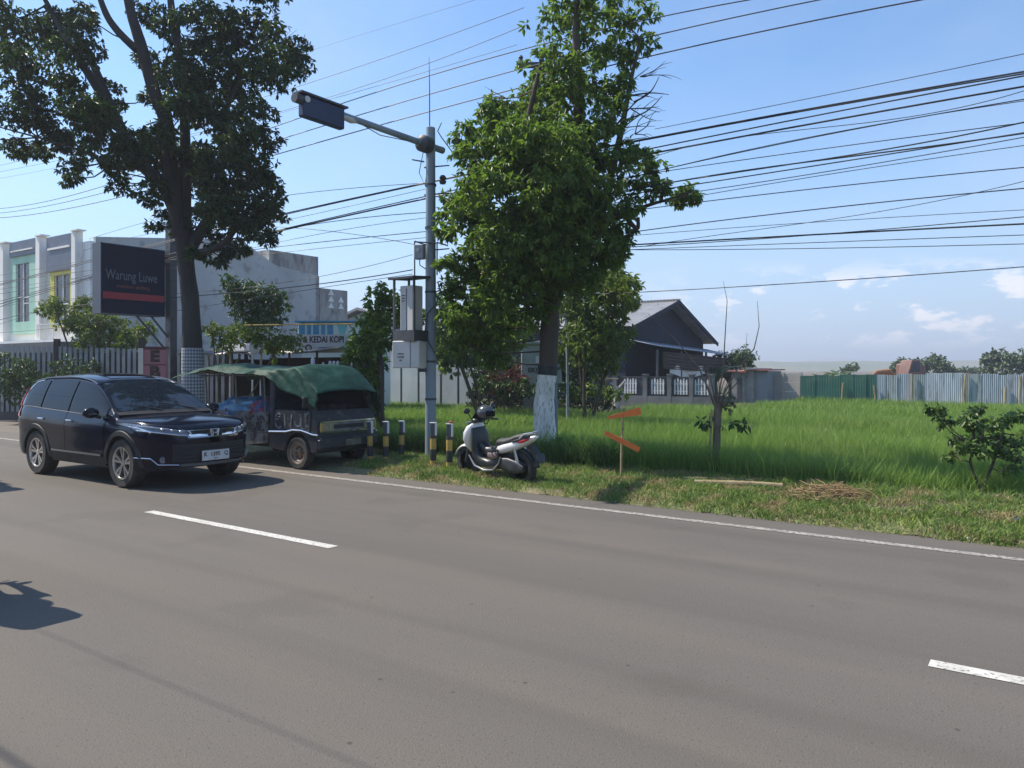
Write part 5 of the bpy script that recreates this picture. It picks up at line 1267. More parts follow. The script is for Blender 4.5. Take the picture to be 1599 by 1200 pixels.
# ---------------------------------------------------------------- orange marker stake
def stake():
    b = GR(970, 750, .05); Y = b.y; t = empty('marker_stake', b, 0, 'bamboo stake carrying two orange boards nailed askew', 'stake')
    def p(u, v, dy=0): return PX(u, v, Y + dy) - b
    s_ = MB(); s_.tube([(0, 0, -.1), p(971, 700), p(974, 645)], [.019, .017, .016], 9)
    s_.build('stake', M_bamboo, t)
    for z in (.18, .42, .66, .9): MB().lathe([(.019, -.008), (.023, 0), (.019, .008)], 'Z', (.008 + .02 * z, 0, z), 9).build('node', M_bamboo, t)
    M_or = mat('orange_board', (0.95, 0.25, 0.055), (0.90, 0.20, 0.05), rough=.55, scale=6, col3=(.6, .3, .16), scale3=14, c3=(.62, .72))
    def board(a, c, w0, w1, dy0, dy1, tip=0.0):
        a = p(*a, dy0); c = p(*c, dy1); d = (c - a).normalized(); up = Vector((0, -.10, 1)); up = (up - d * up.dot(d)).normalized(); nn = d.cross(up)
        m = MB(); vs = []
        for q, w_ in ((a, w0), (c, w1)):
            for sg in (-1, 1):
                for s2 in (-1, 1): vs.append(q + up * w_ * sg + nn * .007 * s2)
        m.add(vs, [(0, 1, 3, 2), (4, 6, 7, 5), (0, 4, 5, 1), (2, 3, 7, 6), (0, 2, 6, 4), (1, 5, 7, 3)])
        m.build('board', M_or, t)
    board((949, 653), (1001, 642), .018, .062, -.05, -.02); board((945, 676), (999, 703), .034, .042, -.01, -.06)
    MB().tube([p(974, 650, -.05), p(974, 650, -.068)], .008, 6).build('nail', M_darkm, t)
stake()
# ---------------------------------------------------------------- bamboo poles lying by the tree
for (a, b_, r, lab) in (((1066, 749), (1178, 753), .030, 'thinner bamboo pole lying behind the thick one at the pruned tree'), ((1085, 757), (1222, 762), .044, 'thick cut bamboo pole lying on the verge below the pruned tree')):
    A, B_ = GR(*a, .12), GR(*b_, .12); A.z = B_.z = .10 + r
    d = B_ - A; mb = MB(); n_ = 9; pts = []; rr = []
    for i in range(n_ * 4 + 1):
        q = i / (n_ * 4); pts.append(d * q + Vector((0, 0, .012 * math.sin(q * 3)))); rr.append(r * (1.12 if i % 4 == 0 else 1.0) * (1 - .15 * q))
    mb.tube(pts, rr, 10); tag(mb.build('bamboo_pole', M_bamboo, None, loc=A), lab, 'bamboo pole')
A, B_ = GR(1190, 790, .06), GR(1250, 790, .06)
tag(MB().tube([Vector((0, 0, .02)), (B_ - A) + Vector((0, 0, .02))], .012, 7).build('bamboo_stick', M_bamboo, None, loc=A), 'thin straw-coloured stick lying left of the heap of dry stalks', 'stick')
# heap of dry stalks
def heap(u, v, rx, ry, h, n, name, label, m, seed, L0=.12, L1=.45, rad=.004):
    b = GR(u, v, .06); r_ = random.Random(seed); mb = MB()
    for _ in range(n):
        a = r_.uniform(0, 6.28); q = math.sqrt(r_.random()); x, y = rx * q * math.cos(a), ry * q * math.sin(a)
        z = h * (1 - q * q) * r_.uniform(.1, 1) + .01; L_ = r_.uniform(L0, L1); th = r_.uniform(0, 6.28); el = r_.uniform(-.25, .45)
        d = Vector((math.cos(th) * math.cos(el), math.sin(th) * math.cos(el), math.sin(el))) * L_ / 2
        c = Vector((x, y, max(z, .02 + abs(d.z)))); k = Vector((r_.uniform(-.03, .03), r_.uniform(-.03, .03), r_.uniform(-.02, .04)))
        mb.tube([c - d, c + k, c + d], [rad * r_.uniform(.7, 1.6), rad, rad * .5], 4)
    return tag(mb.build(name, m, None, loc=b, smooth=0), label, kind='stuff')
heap(1290, 782, .62, .42, .20, 520, 'straw_heap', 'heap of dry brown cut stalks on the verge', M_dry, 1, rad=.0055)
heap(655, 712, .30, .25, .14, 150, 'straw_heap', 'small tangle of dry stalks left of the sunlit bollard', M_dry, 2, .08, .3)
heap(1480, 800, .9, .55, .08, 320, 'dead_twigs', 'sprawl of dead twigs and roots on bare soil near the right edge', M_twig, 3, .06, .3, .004)
heap(1570, 790, .6, .5, .10, 200, 'dead_twigs', 'brown brushwood at the right edge of the verge', M_twig, 4, .06, .3, .004)
heap(1125, 768, 1.3, .35, .05, 260, 'cut_stalks', 'dry cut stalks scattered under the bamboo poles', M_dry, 5, .05, .25, .004)
# litter
def scrap(u, v, z, sx, sy, m, label, seed):
    b = GR(u, v, z); r_ = random.Random(seed); mb = MB()
    mb.ell((0, 0, sy * .5), (sx, sx * .7, sy), 9, 6, fn=lambda d: 1 + .35 * mnoise.noise(d * 2.3 + Vector((seed, 0, 0))))
    tag(mb.build('litter_scrap', m, None, loc=b, smooth=20), label, 'litter')
scrap(1512, 843, .01, .035, .02, M_plastic, 'crumpled white scrap at the asphalt edge at the right', 3)
scrap(1590, 815, .10, .05, .03, mat('blue_plastic', (.03, .05, .18), rough=.4), 'dark blue plastic scrap at the far right of the verge', 4)
# ---------------------------------------------------------------- overhead wires
M_wire = mat('black_cable', (0.025, 0.028, 0.035), rough=.55)
M_wireg = mat('grey_cable', (0.10, 0.11, 0.13), rough=.5)
def wire(pts, n, r, label, group=None, us_ext=False, m=None, name='overhead_cable'):
    P = [PN(u, v, n) for u, v in pts]
    # parametrise by s (along road) and smooth with a quadratic/cubic fit of height
    s = np.array([ES(p) for p in P]); z = np.array([p.z for p in P])
    deg = min(len(P) - 1, 2 if len(P) < 5 else 3)
    co = np.polyfit(s, z, deg)
    s0, s1 = s.min(), s.max()
    k = 40; ss = np.linspace(s0, s1, k); zz = np.polyval(co, ss)
    o = RD(ss[0], n, zz[0]); q = [RD(a, n, b) - o for a, b in zip(ss, zz)]
    if pts[0][0] <= 0 or us_ext: q = [q[0] + (q[0] - q[1]).normalized() * 14] + q      # carry on past the frame
    if pts[-1][0] >= 1100: q = q + [q[-1] + (q[-1] - q[-2]).normalized() * 14]
    mb = MB(); mb.tube(q, r, 5); o_ = mb.build(name, m or M_wire, None, loc=o)
    return tag(o_, label, 'cable', group)
G1 = 'power lines across the top'
wire([(0,327),(154,290),(439,203),(565,153),(690,110),(812,69),(1011,35),(1184,0)], 13.0, .011, 'uppermost thick power line that passes over the tip of the lightning rod', G1)
wire([(0,334),(157,299),(444,222),(565,184),(690,140),(816,98),(1019,56),(1303,0)], 13.1, .011, 'second thick power line, leaving the frame top centre-right', G1)
wire([(0,341),(206,301),(422,248),(603,197),(690,170),(805,134),(1013,86),(1455,0)], 12.9, .012, 'third and lowest thick power line, running behind the mast arm to the top right', G1)
wire([(0,260),(52,245),(400,165),(479,122),(650,73),(819,14)], 14.0, .007, 'thin high wire above the three power lines, left of the green tree', G1)
wire([(0,269),(60,257),(441,174),(640,110),(815,42)], 13.9, .007, 'thin wire just above the mast arm, left of the green tree', G1)
wire([(0,279),(70,266),(498,160),(640,121),(808,70)], 13.5, .005, 'faint wire between the thin upper wires and the power lines', G1)
wire([(300,140),(496,75),(600,45),(742,0)], 15.0, .004, 'faintest topmost wire crossing the sky between both trees', G1)
G2 = 'dense bundle of telecom cables'
LB = 'black cable in the upper bundle right of the green tree'
LC = 'thin cable in the middle bundle right of the green tree'
R5 = [((450,332),(560,308),(692,281),(1000,218),(1318,163),(1599,111)), ((447,334),(565,309),(692,283),(1000,221),(1307,161),(1599,118)), ((440,356),(565,327),(682,304),(1031,235),(1307,176),(1599,115)),
      ((440,358),(552,330),(682,305),(1034,245),(1230,207),(1402,170),(1599,127)), ((440,357),(565,331),(682,306),(1000,253),(1422,169),(1599,130))]
ORD = ['topmost', 'second', 'third', 'fourth', 'fifth', 'sixth', 'seventh', 'eighth', 'ninth', 'tenth', 'lowest']
for i, pts in enumerate(R5): wire([(0, (444, 446, 470, 474, 478)[i]), (140, (408, 410, 436, 439, 441)[i])] + list(pts), 12.7 + .05 * i, (.014, .012, .012, .015, .010)[i], 'thick black telecom cable past the mast, %s of five where they leave the right edge' % ORD[i], 'thick telecom cables')
for i, pts in enumerate([((1023,203),(1150,174),(1307,148),(1599,84)), ((980,262),(1058,233),(1268,203),(1441,178),(1599,143)), ((960,285),(1038,262),(1268,217),(1599,155)), ((950,290),(1023,264),(1307,209),(1599,157)),
                         ((940,284),(1000,272),(1268,236),(1599,192)), ((920,310),(1000,293),(1284,251),(1440,222),(1599,192)), ((930,312),(1038,287),(1307,249),(1402,234),(1599,209)), ((960,306),(1088,291),(1422,232),(1599,210)), ((960,318),(1077,299),(1330,264),(1599,214)),
                         ((960,330),(1092,307),(1345,264),(1599,228)), ((900,341),(1031,324),(1345,287),(1599,262))]):
    wire(list(pts), 12.4 + .06 * i, (.006, .006, .008, .006, .007, .011, .012, .010, .007, .006, .008)[i], (LB if i < 4 else LC) + ', %s counted downwards' % (ORD[i] if i < 4 else ORD[i - 4]), G2 if i < 4 else 'middle telecom cables')
for pts, n, r, lab in ((((840,385),(1000,360),(1307,325),(1599,294)), 13.2, .009, 'single cable well below the dense bundles, crossing the right sky'),
                       (((1000,386),(1115,368),(1326,339),(1514,303),(1599,284)), 12.3, .005, 'thin wire that climbs across the other cables at the right'),
                       (((900,376),(1000,367),(1345,343),(1599,328)), 13.4, .005, 'thin wire just under the single cable at the right'),
                       (((850,391),(1000,382),(1345,363),(1599,350)), 12.9, .013, 'thick lower cable crossing the right sky above the gabled house'),
                       (((850,393),(1000,384),(1383,360),(1599,338)), 12.6, .007, 'cable twisting with the thick lower cable at the right'),
                       (((850,396),(1000,389),(1326,378),(1599,367)), 13.1, .006, 'upper of the two flat thin wires below the thick lower cable'),
                       (((850,390),(1000,390),(1326,388),(1599,381)), 12.8, .006, 'lowest flat thin wire below the thick lower cable'),
                       (((885,462),(1268,441),(1599,417)), 14.5, .008, 'lone wire from the pipe pole over the house roof to the right')):
    wire(pts, n, r, lab, None)
LD = 'thin cable between dark tree and mast'
for i, (pts, r) in enumerate(((((140,376),(236,340),(447,311),(665,284)), .007), (((0,459),(140,430),(440,359),(552,342),(670,332)), .009), (((0,508),(58,485),(250,430),(440,374),(665,342)), .006), (((0,440),(200,415),(440,385),(565,372),(675,361)), .009),
                              (((130,392),(280,360),(440,352),(552,370),(650,381)), .006), (((0,500),(200,470),(300,463),(421,453),(538,438),(645,422)), .012), (((0,480),(200,462),(421,448),(538,420),(645,400)), .006),
                              (((0,452),(200,425),(440,392),(675,372)), .006), (((0,520),(250,490),(421,462),(538,445),(645,428)), .007), (((0,430),(150,405),(440,345),(665,296)), .006))):
    wire(list(pts), 12.9 + .04 * i, r, LD + ', %s by its height at the mast' % ['topmost', 'fourth', 'fifth', 'sixth', 'eighth', 'tenth', 'ninth', 'seventh', 'lowest', 'second'][i], 'thin cables left of the mast')
# bundle over the near side of the road: throws the soft stripes on the asphalt
def near_cable(n, z, r, label):
    o = RD(-30, n, z); mb = MB(); mb.tube([E * (70 * q / 12) + Vector((0, 0, -.5 * math.sin(math.pi * q / 12))) for q in range(13)], r, 8)
    tag(mb.build('overhead_cable', M_wire, None, loc=o), label, 'cable', None)
near_cable(0.50, 5.5, .013, 'thick cable strung over the near side of the road, left of the viewer')
near_cable(1.38, 5.5, .0045, 'thinner cable strung over the near lane')
# ================================================================ VEHICLES
M_car = mat('black_car_paint', (0.004, 0.0065, 0.017), rough=.16, spec=.22, coat=.18)
M_clad = mat('black_plastic', (0.018, 0.019, 0.021), (0.03, 0.03, 0.032), rough=.6, scale=8)
M_tyre = mat('tyre_rubber', (0.028, 0.027, 0.026), (0.06, 0.055, 0.05), rough=.85, scale=9)
M_alloy = mat('alloy', (0.62, 0.60, 0.57), (.5, .48, .45), rough=.3, metal=.85, scale=12)
M_adark = mat('dark_alloy', (0.03, 0.03, 0.032), rough=.4, metal=.3)
M_chrome = mat('chrome', (0.72, 0.74, 0.78), rough=.12, metal=1.0)
M_autogl = mat('tinted_glass', (0.004, 0.006, 0.010), rough=.03, spec=.22)
M_wscreen = mat('windscreen_glass', (0.012, 0.020, 0.030), rough=.03, spec=.6)
M_lamp = mat('lamp_glass', (0.16, 0.18, 0.21), (.07, .08, .1), rough=.08, spec=.8, scale=16, coat=.6)
M_rlamp = mat('red_lamp', (0.42, 0.015, 0.015), rough=.2, spec=.6)
M_plate = mat('number_plate', (0.66, 0.66, 0.64), (.56, .56, .55), rough=.5, scale=9)
def interp(pts, x):
    if x <= pts[0][0]: return pts[0][1]
    for i in range(len(pts) - 1):
        if x <= pts[i + 1][0]:
            x0, y0 = pts[i]; x1, y1 = pts[i + 1]; t = (x - x0) / (x1 - x0)
            ym = pts[i - 1] if i > 0 else (2 * x0 - x1, 2 * y0 - y1); yp = pts[i + 2] if i + 2 < len(pts) else (2 * x1 - x0, 2 * y1 - y0)
            m0 = (y1 - ym[1]) / (x1 - ym[0]) * (x1 - x0); m1 = (yp[1] - y0) / (yp[0] - x0) * (x1 - x0)
            return (2 * t**3 - 3 * t * t + 1) * y0 + (t**3 - 2 * t * t + t) * m0 + (-2 * t**3 + 3 * t * t) * y1 + (t**3 - t * t) * m1
    return pts[-1][1]
def wheel(parent, c, r, w_, side, spokes=5, tyre=M_tyre, rim=M_alloy, style='alloy'):
    """side=-1: outer face towards -y"""
    t = bpy.data.objects.new('wheel', None); t.location = c; link(t, parent)
    s = side; ri = r * .66
    MB().lathe([(ri, -w_ / 2 * .9), (r * .93, -w_ / 2), (r * .985, -w_ / 2 * .8), (r, -w_ / 2 * .5), (r, w_ / 2 * .5), (r * .985, w_ / 2 * .8), (r * .93, w_ / 2), (ri, w_ / 2 * .9)], 'Y', seg=40).build('tyre', tyre, t, smooth=50)
    m = MB()
    if style == 'alloy':
        m.cur = 1; m.lathe([(0.001, s * w_ * .18), (ri, s * w_ * .16)], 'Y', seg=36)
        m.cur = 0; m.lathe([(ri * 1.01, s * w_ * .47), (ri * .93, s * w_ * .46), (ri * .90, s * w_ * .36), (ri * .90, s * w_ * .17)], 'Y', seg=36)
        for k in range(spokes):
            for da in (-.20, .20):
                a = 2 * math.pi * k / spokes + da + .3; a2 = 2 * math.pi * k / spokes + da * .75 + .3
                p0 = Vector((math.cos(a2) * ri * .18, s * w_ * .36, math.sin(a2) * ri * .18)); p1 = Vector((math.cos(a) * ri * .95, s * w_ * .42, math.sin(a) * ri * .95))
                d = (p1 - p0).normalized(); q = Vector((-d.z, 0, d.x)); vs = []
                for p, ww in ((p0, .013), (p1, .024)):
                    for sy in (0, -s * .035):
                        vs += [p - q * ww * (r / .36) + Vector((0, sy, 0)), p + q * ww * (r / .36) + Vector((0, sy, 0))]
                m.add(vs, [(0, 1, 5, 4), (0, 4, 6, 2), (1, 3, 7, 5), (2, 6, 7, 3)])
        m.lathe([(.001, s * w_ * .40), (ri * .17, s * w_ * .40), (ri * .20, s * w_ * .30), (ri * .20, s * w_ * .18)], 'Y', seg=20)
    else:
        m.lathe([(.001, s * w_ * .30), (ri * .28, s * w_ * .30), (ri * .32, s * w_ * .16), (ri * .62, s * w_ * .12), (ri * .72, s * w_ * .25), (ri * .92, s * w_ * .30), (ri * .94, s * w_ * .44), (ri * 1.02, s * w_ * .46)], 'Y', seg=30)
        m.cur = 1
        for k in range(8):
            a = k * math.pi / 4; m.tube([(math.cos(a) * ri * .52, s * w_ * .10, math.sin(a) * ri * .52), (math.cos(a) * ri * .52, s * w_ * .17, math.sin(a) * ri * .52)], ri * .09, 8)
    m.build('rim', [rim, M_adark], t, smooth=30)
    return t
def suv():
    th = -R_(34.6); e_ = Vector((math.cos(th), math.sin(th), 0)); n_ = Vector((-e_.y, e_.x, 0))
    o = Vector((-5.79, 11.50, 0)) - e_ * 1.36 + n_ * .90
    t = empty('black_suv', o, th, 'glossy black SUV driving along the far lane towards the right', 'car')
    XF, XR, AR, WZ = 1.36, -1.30, .425, .365
    def W(x):
        if x > 1.45: return .925 * max(0, 1 - ((x - 1.45) / .865) ** 2.7) ** .42
        if x < -1.55: return .925 * max(0, 1 - ((-1.55 - x) / .745) ** 4.2) ** .34
        return .925 - .012 * math.cos((x) * 1.2)*0
    ROOF = [(-2.29, .98), (-2.22, 1.10), (-2.08, 1.30), (-1.90, 1.50), (-1.70, 1.60), (-1.30, 1.665), (-.7, 1.69), (-.2, 1.665), (.22, 1.58), (.62, 1.37), (1.02, 1.10), (1.12, 1.055), (1.6, 1.04), (2.0, .99), (2.2, .92), (2.315, .78)]
    BELT = [(-2.3, .95), (-2.1, 1.08), (-1.8, 1.12), (-1.0, 1.09), (.0, 1.05), (1.0, 1.0), (1.5, .985), (2.0, .925), (2.2, .865), (2.315, .76)]
    def zr(x): return interp(ROOF, x)
    def zb(x): return min(interp(BELT, x), zr(x) - .012)
    def zs(x):
        z = .30
        if x > 1.8: z = .26 + .10 * ((x - 1.8) / .5) ** 2
        if x < -1.75: z = .30 + .12 * ((-1.75 - x) / .55) ** 2
        for c in (XF, XR):
            d = abs(x - c)
            if d < AR: z = max(z, WZ + math.sqrt(AR * AR - d * d))
        return min(z, zb(x) - .05)
    PR = [(0, .925), (.12, .965), (.30, .985), (.5, .985), (.68, 1.0), (.80, .995), (.92, .965), (1.0, .93)]
    def prof(x, z):
        q = (z - .28) / max(.05, zb(x) - .28); return interp(PR, max(0, min(1, q)))
    def side(x, z): return W(x) * prof(x, z)
    def z2(x): return zb(x) + max(0, zr(x) - zb(x)) * (.90 if -2.2 < x < 1.1 else .55)
    def y2(x):
        b = W(x) * .93; k = z2(x) - zb(x)
        return max(0.02 * b, b - (.40 * k + .0) - (.08 * b if x > 1.1 else .0))
    def green(x, z):   # half width on the greenhouse side
        k = (z - zb(x)) / max(1e-3, z2(x) - zb(x)); b = W(x) * .93
        return b + (y2(x) - b) * k + .018 * math.sin(math.pi * max(0, min(1, k)))
    def top(x, f):     # f: fraction of y2
        return zr(x) - (zr(x) - z2(x)) * abs(f) ** 3.0
    xs = sorted(set([round(v, 4) for v in list(np.linspace(-2.295, -2.0, 12)) + list(np.linspace(-2.0, 2.0, 90)) + list(np.linspace(2.0, 2.314, 20)) + [XF - AR, XF + AR, XR - AR, XR + AR]]))
    NS_, NG, NT = 12, 7, 9
    body = MB()
    rows = []
    for x in xs:
        row = []
        for j in range(NS_ + 1):
            z = zs(x) + (zb(x) - zs(x)) * j / NS_; row.append((side(x, z), z))
        for j in range(1, NG + 1):
            z = zb(x) + (z2(x) - zb(x)) * j / NG; row.append((green(x, z), z))
        for j in range(1, NT + 1):
            f = 1 - j / NT; row.append((y2(x) * f, top(x, f)))
        rows.append(row)
    k = len(rows[0])
    for sg in (-1, 1):
        vs = [(x, sg * p[0], p[1]) for x, row in zip(xs, rows) for p in row]
        fs = []
        for i in range(len(xs) - 1):
            for j in range(k - 1):
                q = (i * k + j, (i + 1) * k + j, (i + 1) * k + j + 1, i * k + j + 1)
                fs.append(q if sg < 0 else tuple(reversed(q)))
        body.add(vs, fs)
    body.build('body', M_car, t, smooth=50)
    # floor / wheel wells
    MB().box((0, 0, .42), (4.2, 1.30, .26)).build('underbody', M_clad, t)
    fw = MB()
    for c in (XF, XR): fw.box((c, 0, .60), (.86, 1.45, .42))
    fw.build('wheel_well', M_clad, t)
    def patch(nm, m, fx, nx=14, nz=6, off=.006, sgs=(-1, 1), fn=None, par=None, nm2=None):
        """fx(u)-> x, zlo, zhi"""
        objs = []
        for sg in sgs:
            vs = []; fs = []
            for i in range(nx + 1):
                x, a, b_ = fx(i / nx)
                for j in range(nz + 1):
                    z = a + (b_ - a) * j / nz
                    y = (green(x, z) if z > zb(x) else side(x, z)) + off
                    vs.append((x, sg * y, z))
            for i in range(nx):
                for j in range(nz):
                    q = (i * (nz + 1) + j, (i + 1) * (nz + 1) + j, (i + 1) * (nz + 1) + j + 1, i * (nz + 1) + j + 1)
                    fs.append(q if sg < 0 else tuple(reversed(q)))
            mb = MB(); mb.add(vs, fs); objs.append(mb.build(nm, m, par or t, smooth=50))
        return objs
    wlo = lambda x: zb(x) + .028
    whi = lambda x: zb(x) + (z2(x) - zb(x)) * .93
    # doors (slightly proud panels leave shut lines)
    for (x0, x1) in ((-.30, .88), (-1.22, -.315)):
        def fd(u, x0=x0, x1=x1):
            x = x0 + (x1 - x0) * u; lo = .44
            for c in (XF, XR):
                d = abs(x - c)
                if d < AR + .09: lo = max(lo, WZ + math.sqrt(max(0, (AR + .09) ** 2 - d * d)))
            return x, lo, zb(x) + .012
        ds = patch('door', M_car, fd, 22, 10, .009)
        for sg, d_ in zip((-1, 1), ds):
            MB().box((x0 + .14, sg * (side(x0 + .15, .93) + .022), .945), (.19, .022, .026), ch=.008).build('door_handle', M_chrome, d_)
    def wfun(x0, x1, cut=0, rear=False):
        def f(u):
            x = x0 + (x1 - x0) * u; hi = whi(x)
            if rear: hi = min(hi, wlo(x) + .04 + max(0, (x + 1.98)) * 1.15)
            return x, wlo(x), max(wlo(x) + .004, hi)
        return f
    patch('window', M_autogl, wfun(-.26, .86), 20, 6, .012)
    patch('window', M_autogl, wfun(-1.17, -.33), 14, 6, .012)
    patch('quarter_window', M_autogl, wfun(-1.88, -1.25, rear=True), 12, 6, .012)
    # window chrome line
    for sg in (-1, 1):
        pts = [(x, sg * (green(x, wlo(x) - .012) + .014), wlo(x) - .012) for x in np.linspace(.95, -1.86, 30)]
        pts += [(x, sg * (green(x, max(wlo(x), min(whi(x), wlo(x) + .04 + (x + 1.98) * 1.15)) + .012) + .014), min(whi(x), wlo(x) + .04 + (x + 1.98) * 1.15) + .012) for x in np.linspace(-1.84, -1.45, 8)]
        MB().tube(pts, .008, 5).build('window_trim', M_chrome, t)
        pts = [(x, sg * (y2(x) + .012), z2(x) + .006) for x in np.linspace(-1.75, .25, 24)]
        MB().tube(pts, .011, 6).build('roof_rail', mat('rail_grey', (.16, .17, .19), rough=.25, metal=.7), t)
        # door mirror
        m_ = MB(); m_.ell((.74, sg * 1.04, 1.10), (.085, .125, .082), 16, 10, fn=lambda d: 1 - .12 * max(0, d.x)); mo = m_.build('door_mirror', M_car, t, smooth=70)
        MB().tube([(.76, sg * .90, 1.03), (.75, sg * .98, 1.05)], .03, 8).build('mirror_arm', M_clad, mo)
        MB().box((.82, sg * 1.05, 1.085), (.02, .12, .015)).build('indicator', M_lamp, mo)
        # wheel arch cladding
        for c in (XF, XR):
            m = MB(); vs = []; fs = []; n = 26
            for i in range(n + 1):
                a = math.pi * (-.03 + 1.06 * i / n); ca, sa = math.cos(a), math.sin(a)
                for (rr, of) in ((AR - .012, -.06), (AR - .012, .016), (AR + .055, .018), (AR + .062, .0)):
                    x, z = c + rr * ca, WZ + rr * sa
                    yy = side(min(2.2, max(-2.2, x)), max(z, .3)) + of; vs.append((x, sg * yy, z))
            for i in range(n):
                for j in range(3):
                    q = (i * 4 + j, i * 4 + j + 1, (i + 1) * 4 + j + 1, (i + 1) * 4 + j); fs.append(q if sg > 0 else tuple(reversed(q)))
            m.add(vs, fs); m.build('arch_cladding', M_clad, t, smooth=40)
    patch('sill_cladding', M_clad, lambda u: (XR + AR + .05 + (XF - XR - 2 * AR - .1) * u, .27, .43), 20, 3, .014)
    patch('sill_chrome', mat('sill_silver', (.30, .31, .33), rough=.35, metal=.6), lambda u: (XR + AR + .12 + (XF - XR - 2 * AR - .26) * u, .435, .468), 20, 2, .020)
    # windscreen, rear screen
    def scr(nm, m, x0, x1, f0, f1, off, nx=14):
        mb = MB()
        def fn(u, v):
            x = x0 + (x1 - x0) * u; f = (f0(u) if callable(f0) else f0) * (2 * v - 1)
            dz = (zr(x + .01) - zr(x - .01)) / .02; nn = Vector((-dz, 0, 1)).normalized()
            p = Vector((x, -y2(x) * f, top(x, f))) + nn * off; return p
        mb.grid(fn, nx, 16); return mb.build(nm, m, t, smooth=60)
    scr('windscreen', M_wscreen, 1.0, .27, .93, 0, .008)
    scr('rear_window', M_autogl, -1.78, -2.12, .86, 0, .008)
    scr('sunroof', M_autogl, .1, -.55, .6, 0, .006)
    cw = MB(); cw.grid(lambda u, v: (1.0 + .09 * u, (2 * v - 1) * y2(1.0) * .97, top(1.0 + .09 * u, (2 * v - 1) * .97) + .007), 3, 14, flip=False); cw.build('cowl', M_clad, t)
    for y0, y1 in ((.55, .0), (-.05, -.60)):
        MB().tube([(1.03, y0, zr(1.03) + .02), (.93, (y0 + y1) / 2, zr(.93) + .01), (.86, y1, zr(.86) - abs(y1) * .02 + .012)], .008, 5).build('wiper', M_clad, t)
    # front face: map (y,z) on to the nose
    def nose(y, z):
        lo, hi = 1.2, 2.3149
        def inside(x): return z <= zr(x) - .002 and W(x) * prof(x, z) * (1 if z <= zb(x) else .93) >= abs(y)
        for _ in range(24):
            m = (lo + hi) / 2
            if inside(m): lo = m
            else: hi = m
        return lo
    def face(nm, m, y0, y1, zlo, zhi, off=.008, ny=24, nz=5, par=None, mirror=False):
        obs = []
        for sg in ((1, -1) if mirror else (1,)):
            mb = MB()
            def fn(u, v):
                y = y0 + (y1 - y0) * u; a = zlo(u) if callable(zlo) else zlo; b_ = zhi(u) if callable(zhi) else zhi
                z = a + (b_ - a) * v; x = nose(y, z)
                nx_ = Vector((1, (y / .9) ** 3 * 1.6, 0)).normalized()
                p = Vector((x, y, z)) + nx_ * off; return Vector((p.x, sg * p.y, p.z))
            mb.grid(fn, ny, nz, flip=(sg < 0)); obs.append(mb.build(nm, m, par or t, smooth=60))
        return obs
    # headlights sweep back round the corners
    hl = face('headlight', M_lamp, .36, .895, lambda u: .775 + .10 * u, lambda u: .845 + .12 * u ** .8, .010, 18, 5, mirror=True)
    for sg, h in zip((1, -1), hl):
        for (a, b_, zo, rr) in ((.37, .89, -.006, .010), (.45, .86, .062, .006)):
            pts = []
            for i in range(16):
                y = a + (b_ - a) * i / 15; u = (y - .36) / .535; z = .775 + .10 * u + zo; x = nose(y, z); pts.append((x + .016, sg * (y + .010), z))
            MB().tube(pts, rr, 6).build('light_strip', M_chrome, h)
        for yy in (.50, .60, .70):
            z = .775 + .1 * (yy - .36) / .535 + .045; MB().ell((nose(yy, z) + .006, sg * yy, z), (.03, .028, .024), 12, 8).build('projector', M_alloy, h)
        y0 = .90; z = .93
        c = MB(); pts = [(nose(.80 + .013 * q, .84 + .012 * q) - .005 * q + .012, sg * (.81 + .012 * q), .84 + .011 * q) for q in range(8)]
        c.tube(pts, [.016 - .001 * q for q in range(8)], 6); c.build('corner_strip', M_chrome, h)
    g_ = face('grille', mat('dark_grille', (.010, .011, .013), rough=.5), -.40, .40, .755, .855, .010)[0]
    for (z_, rr) in ((.855, .009), (.752, .015)):
        pts = [(nose(y, z_) + .020, y, z_) for y in np.linspace(-.42, .42, 22)]; MB().tube(pts, rr, 6).build('chrome_bar', M_chrome, g_)
    face('chrome_wing', M_chrome, .12, .40, lambda u: .768, lambda u: .800 + .004 * u, .020, 12, 3, par=g_, mirror=True)
    for sg in (-1, 1): MB().tube([(nose(.40, .855) + .02, sg * .40, .855), (nose(.36, .80) + .02, sg * .33, .752)], .012, 6).build('chrome_bar', M_chrome, g_)
    # emblem: H in a rounded frame
    xe = nose(0, .805) + .030
    EZ = .04
    em = MB()
    for sg in (-1, 1):
        em.tube([(xe, sg * .072, .862), (xe + .002, sg * .060, .805), (xe, sg * .048, .752)], .008, 6)
        em.tube([(xe + .004, sg * .046, .848), (xe + .006, sg * .030, .805), (xe + .004, sg * .034, .762)], .011, 6)
    em.tube([(xe, -.072, .862), (xe, .072, .862)], .007, 6); em.tube([(xe, -.048, .752), (xe, .048, .752)], .007, 6); em.tube([(xe + .005, -.034, .805), (xe + .005, .034, .805)], .009, 6)
    em.build('emblem', M_chrome, t, smooth=60)
    face('lower_grille', mat('dark_grille2', (.012, .013, .015), rough=.6), -.60, .60, lambda u: .40, lambda u: .66, .006)
    lo_ = MB()
    for z_ in (.45, .50, .55, .60): lo_.tube([(nose(y, z_) + .012, y, z_) for y in np.linspace(-.56, .56, 16)], .006, 4)
    lo_.build('grille_bars', M_clad, t)
    face('skid_plate', mat('skid_silver', (.10, .11, .13), rough=.35, metal=.5), -.50, .50, .335, .375, .014, par=t)
    for sg in (-1, 1):
        MB().tube([(nose(.895, .47) + .0, sg * .915, .47), (nose(.80, .46) + .012, sg * .82, .465), (nose(.74, .37) + .014, sg * .75, .375), (nose(.52, .36) + .014, sg * .52, .36)], .008, 6).build('bumper_trim', M_chrome, t)
        MB().lathe([(.001, 0), (.045, 0), (.05, -.02)], 'X', (nose(.70, .44) + .018, sg * .70, .44), 14).build('fog_lamp', M_lamp, t)
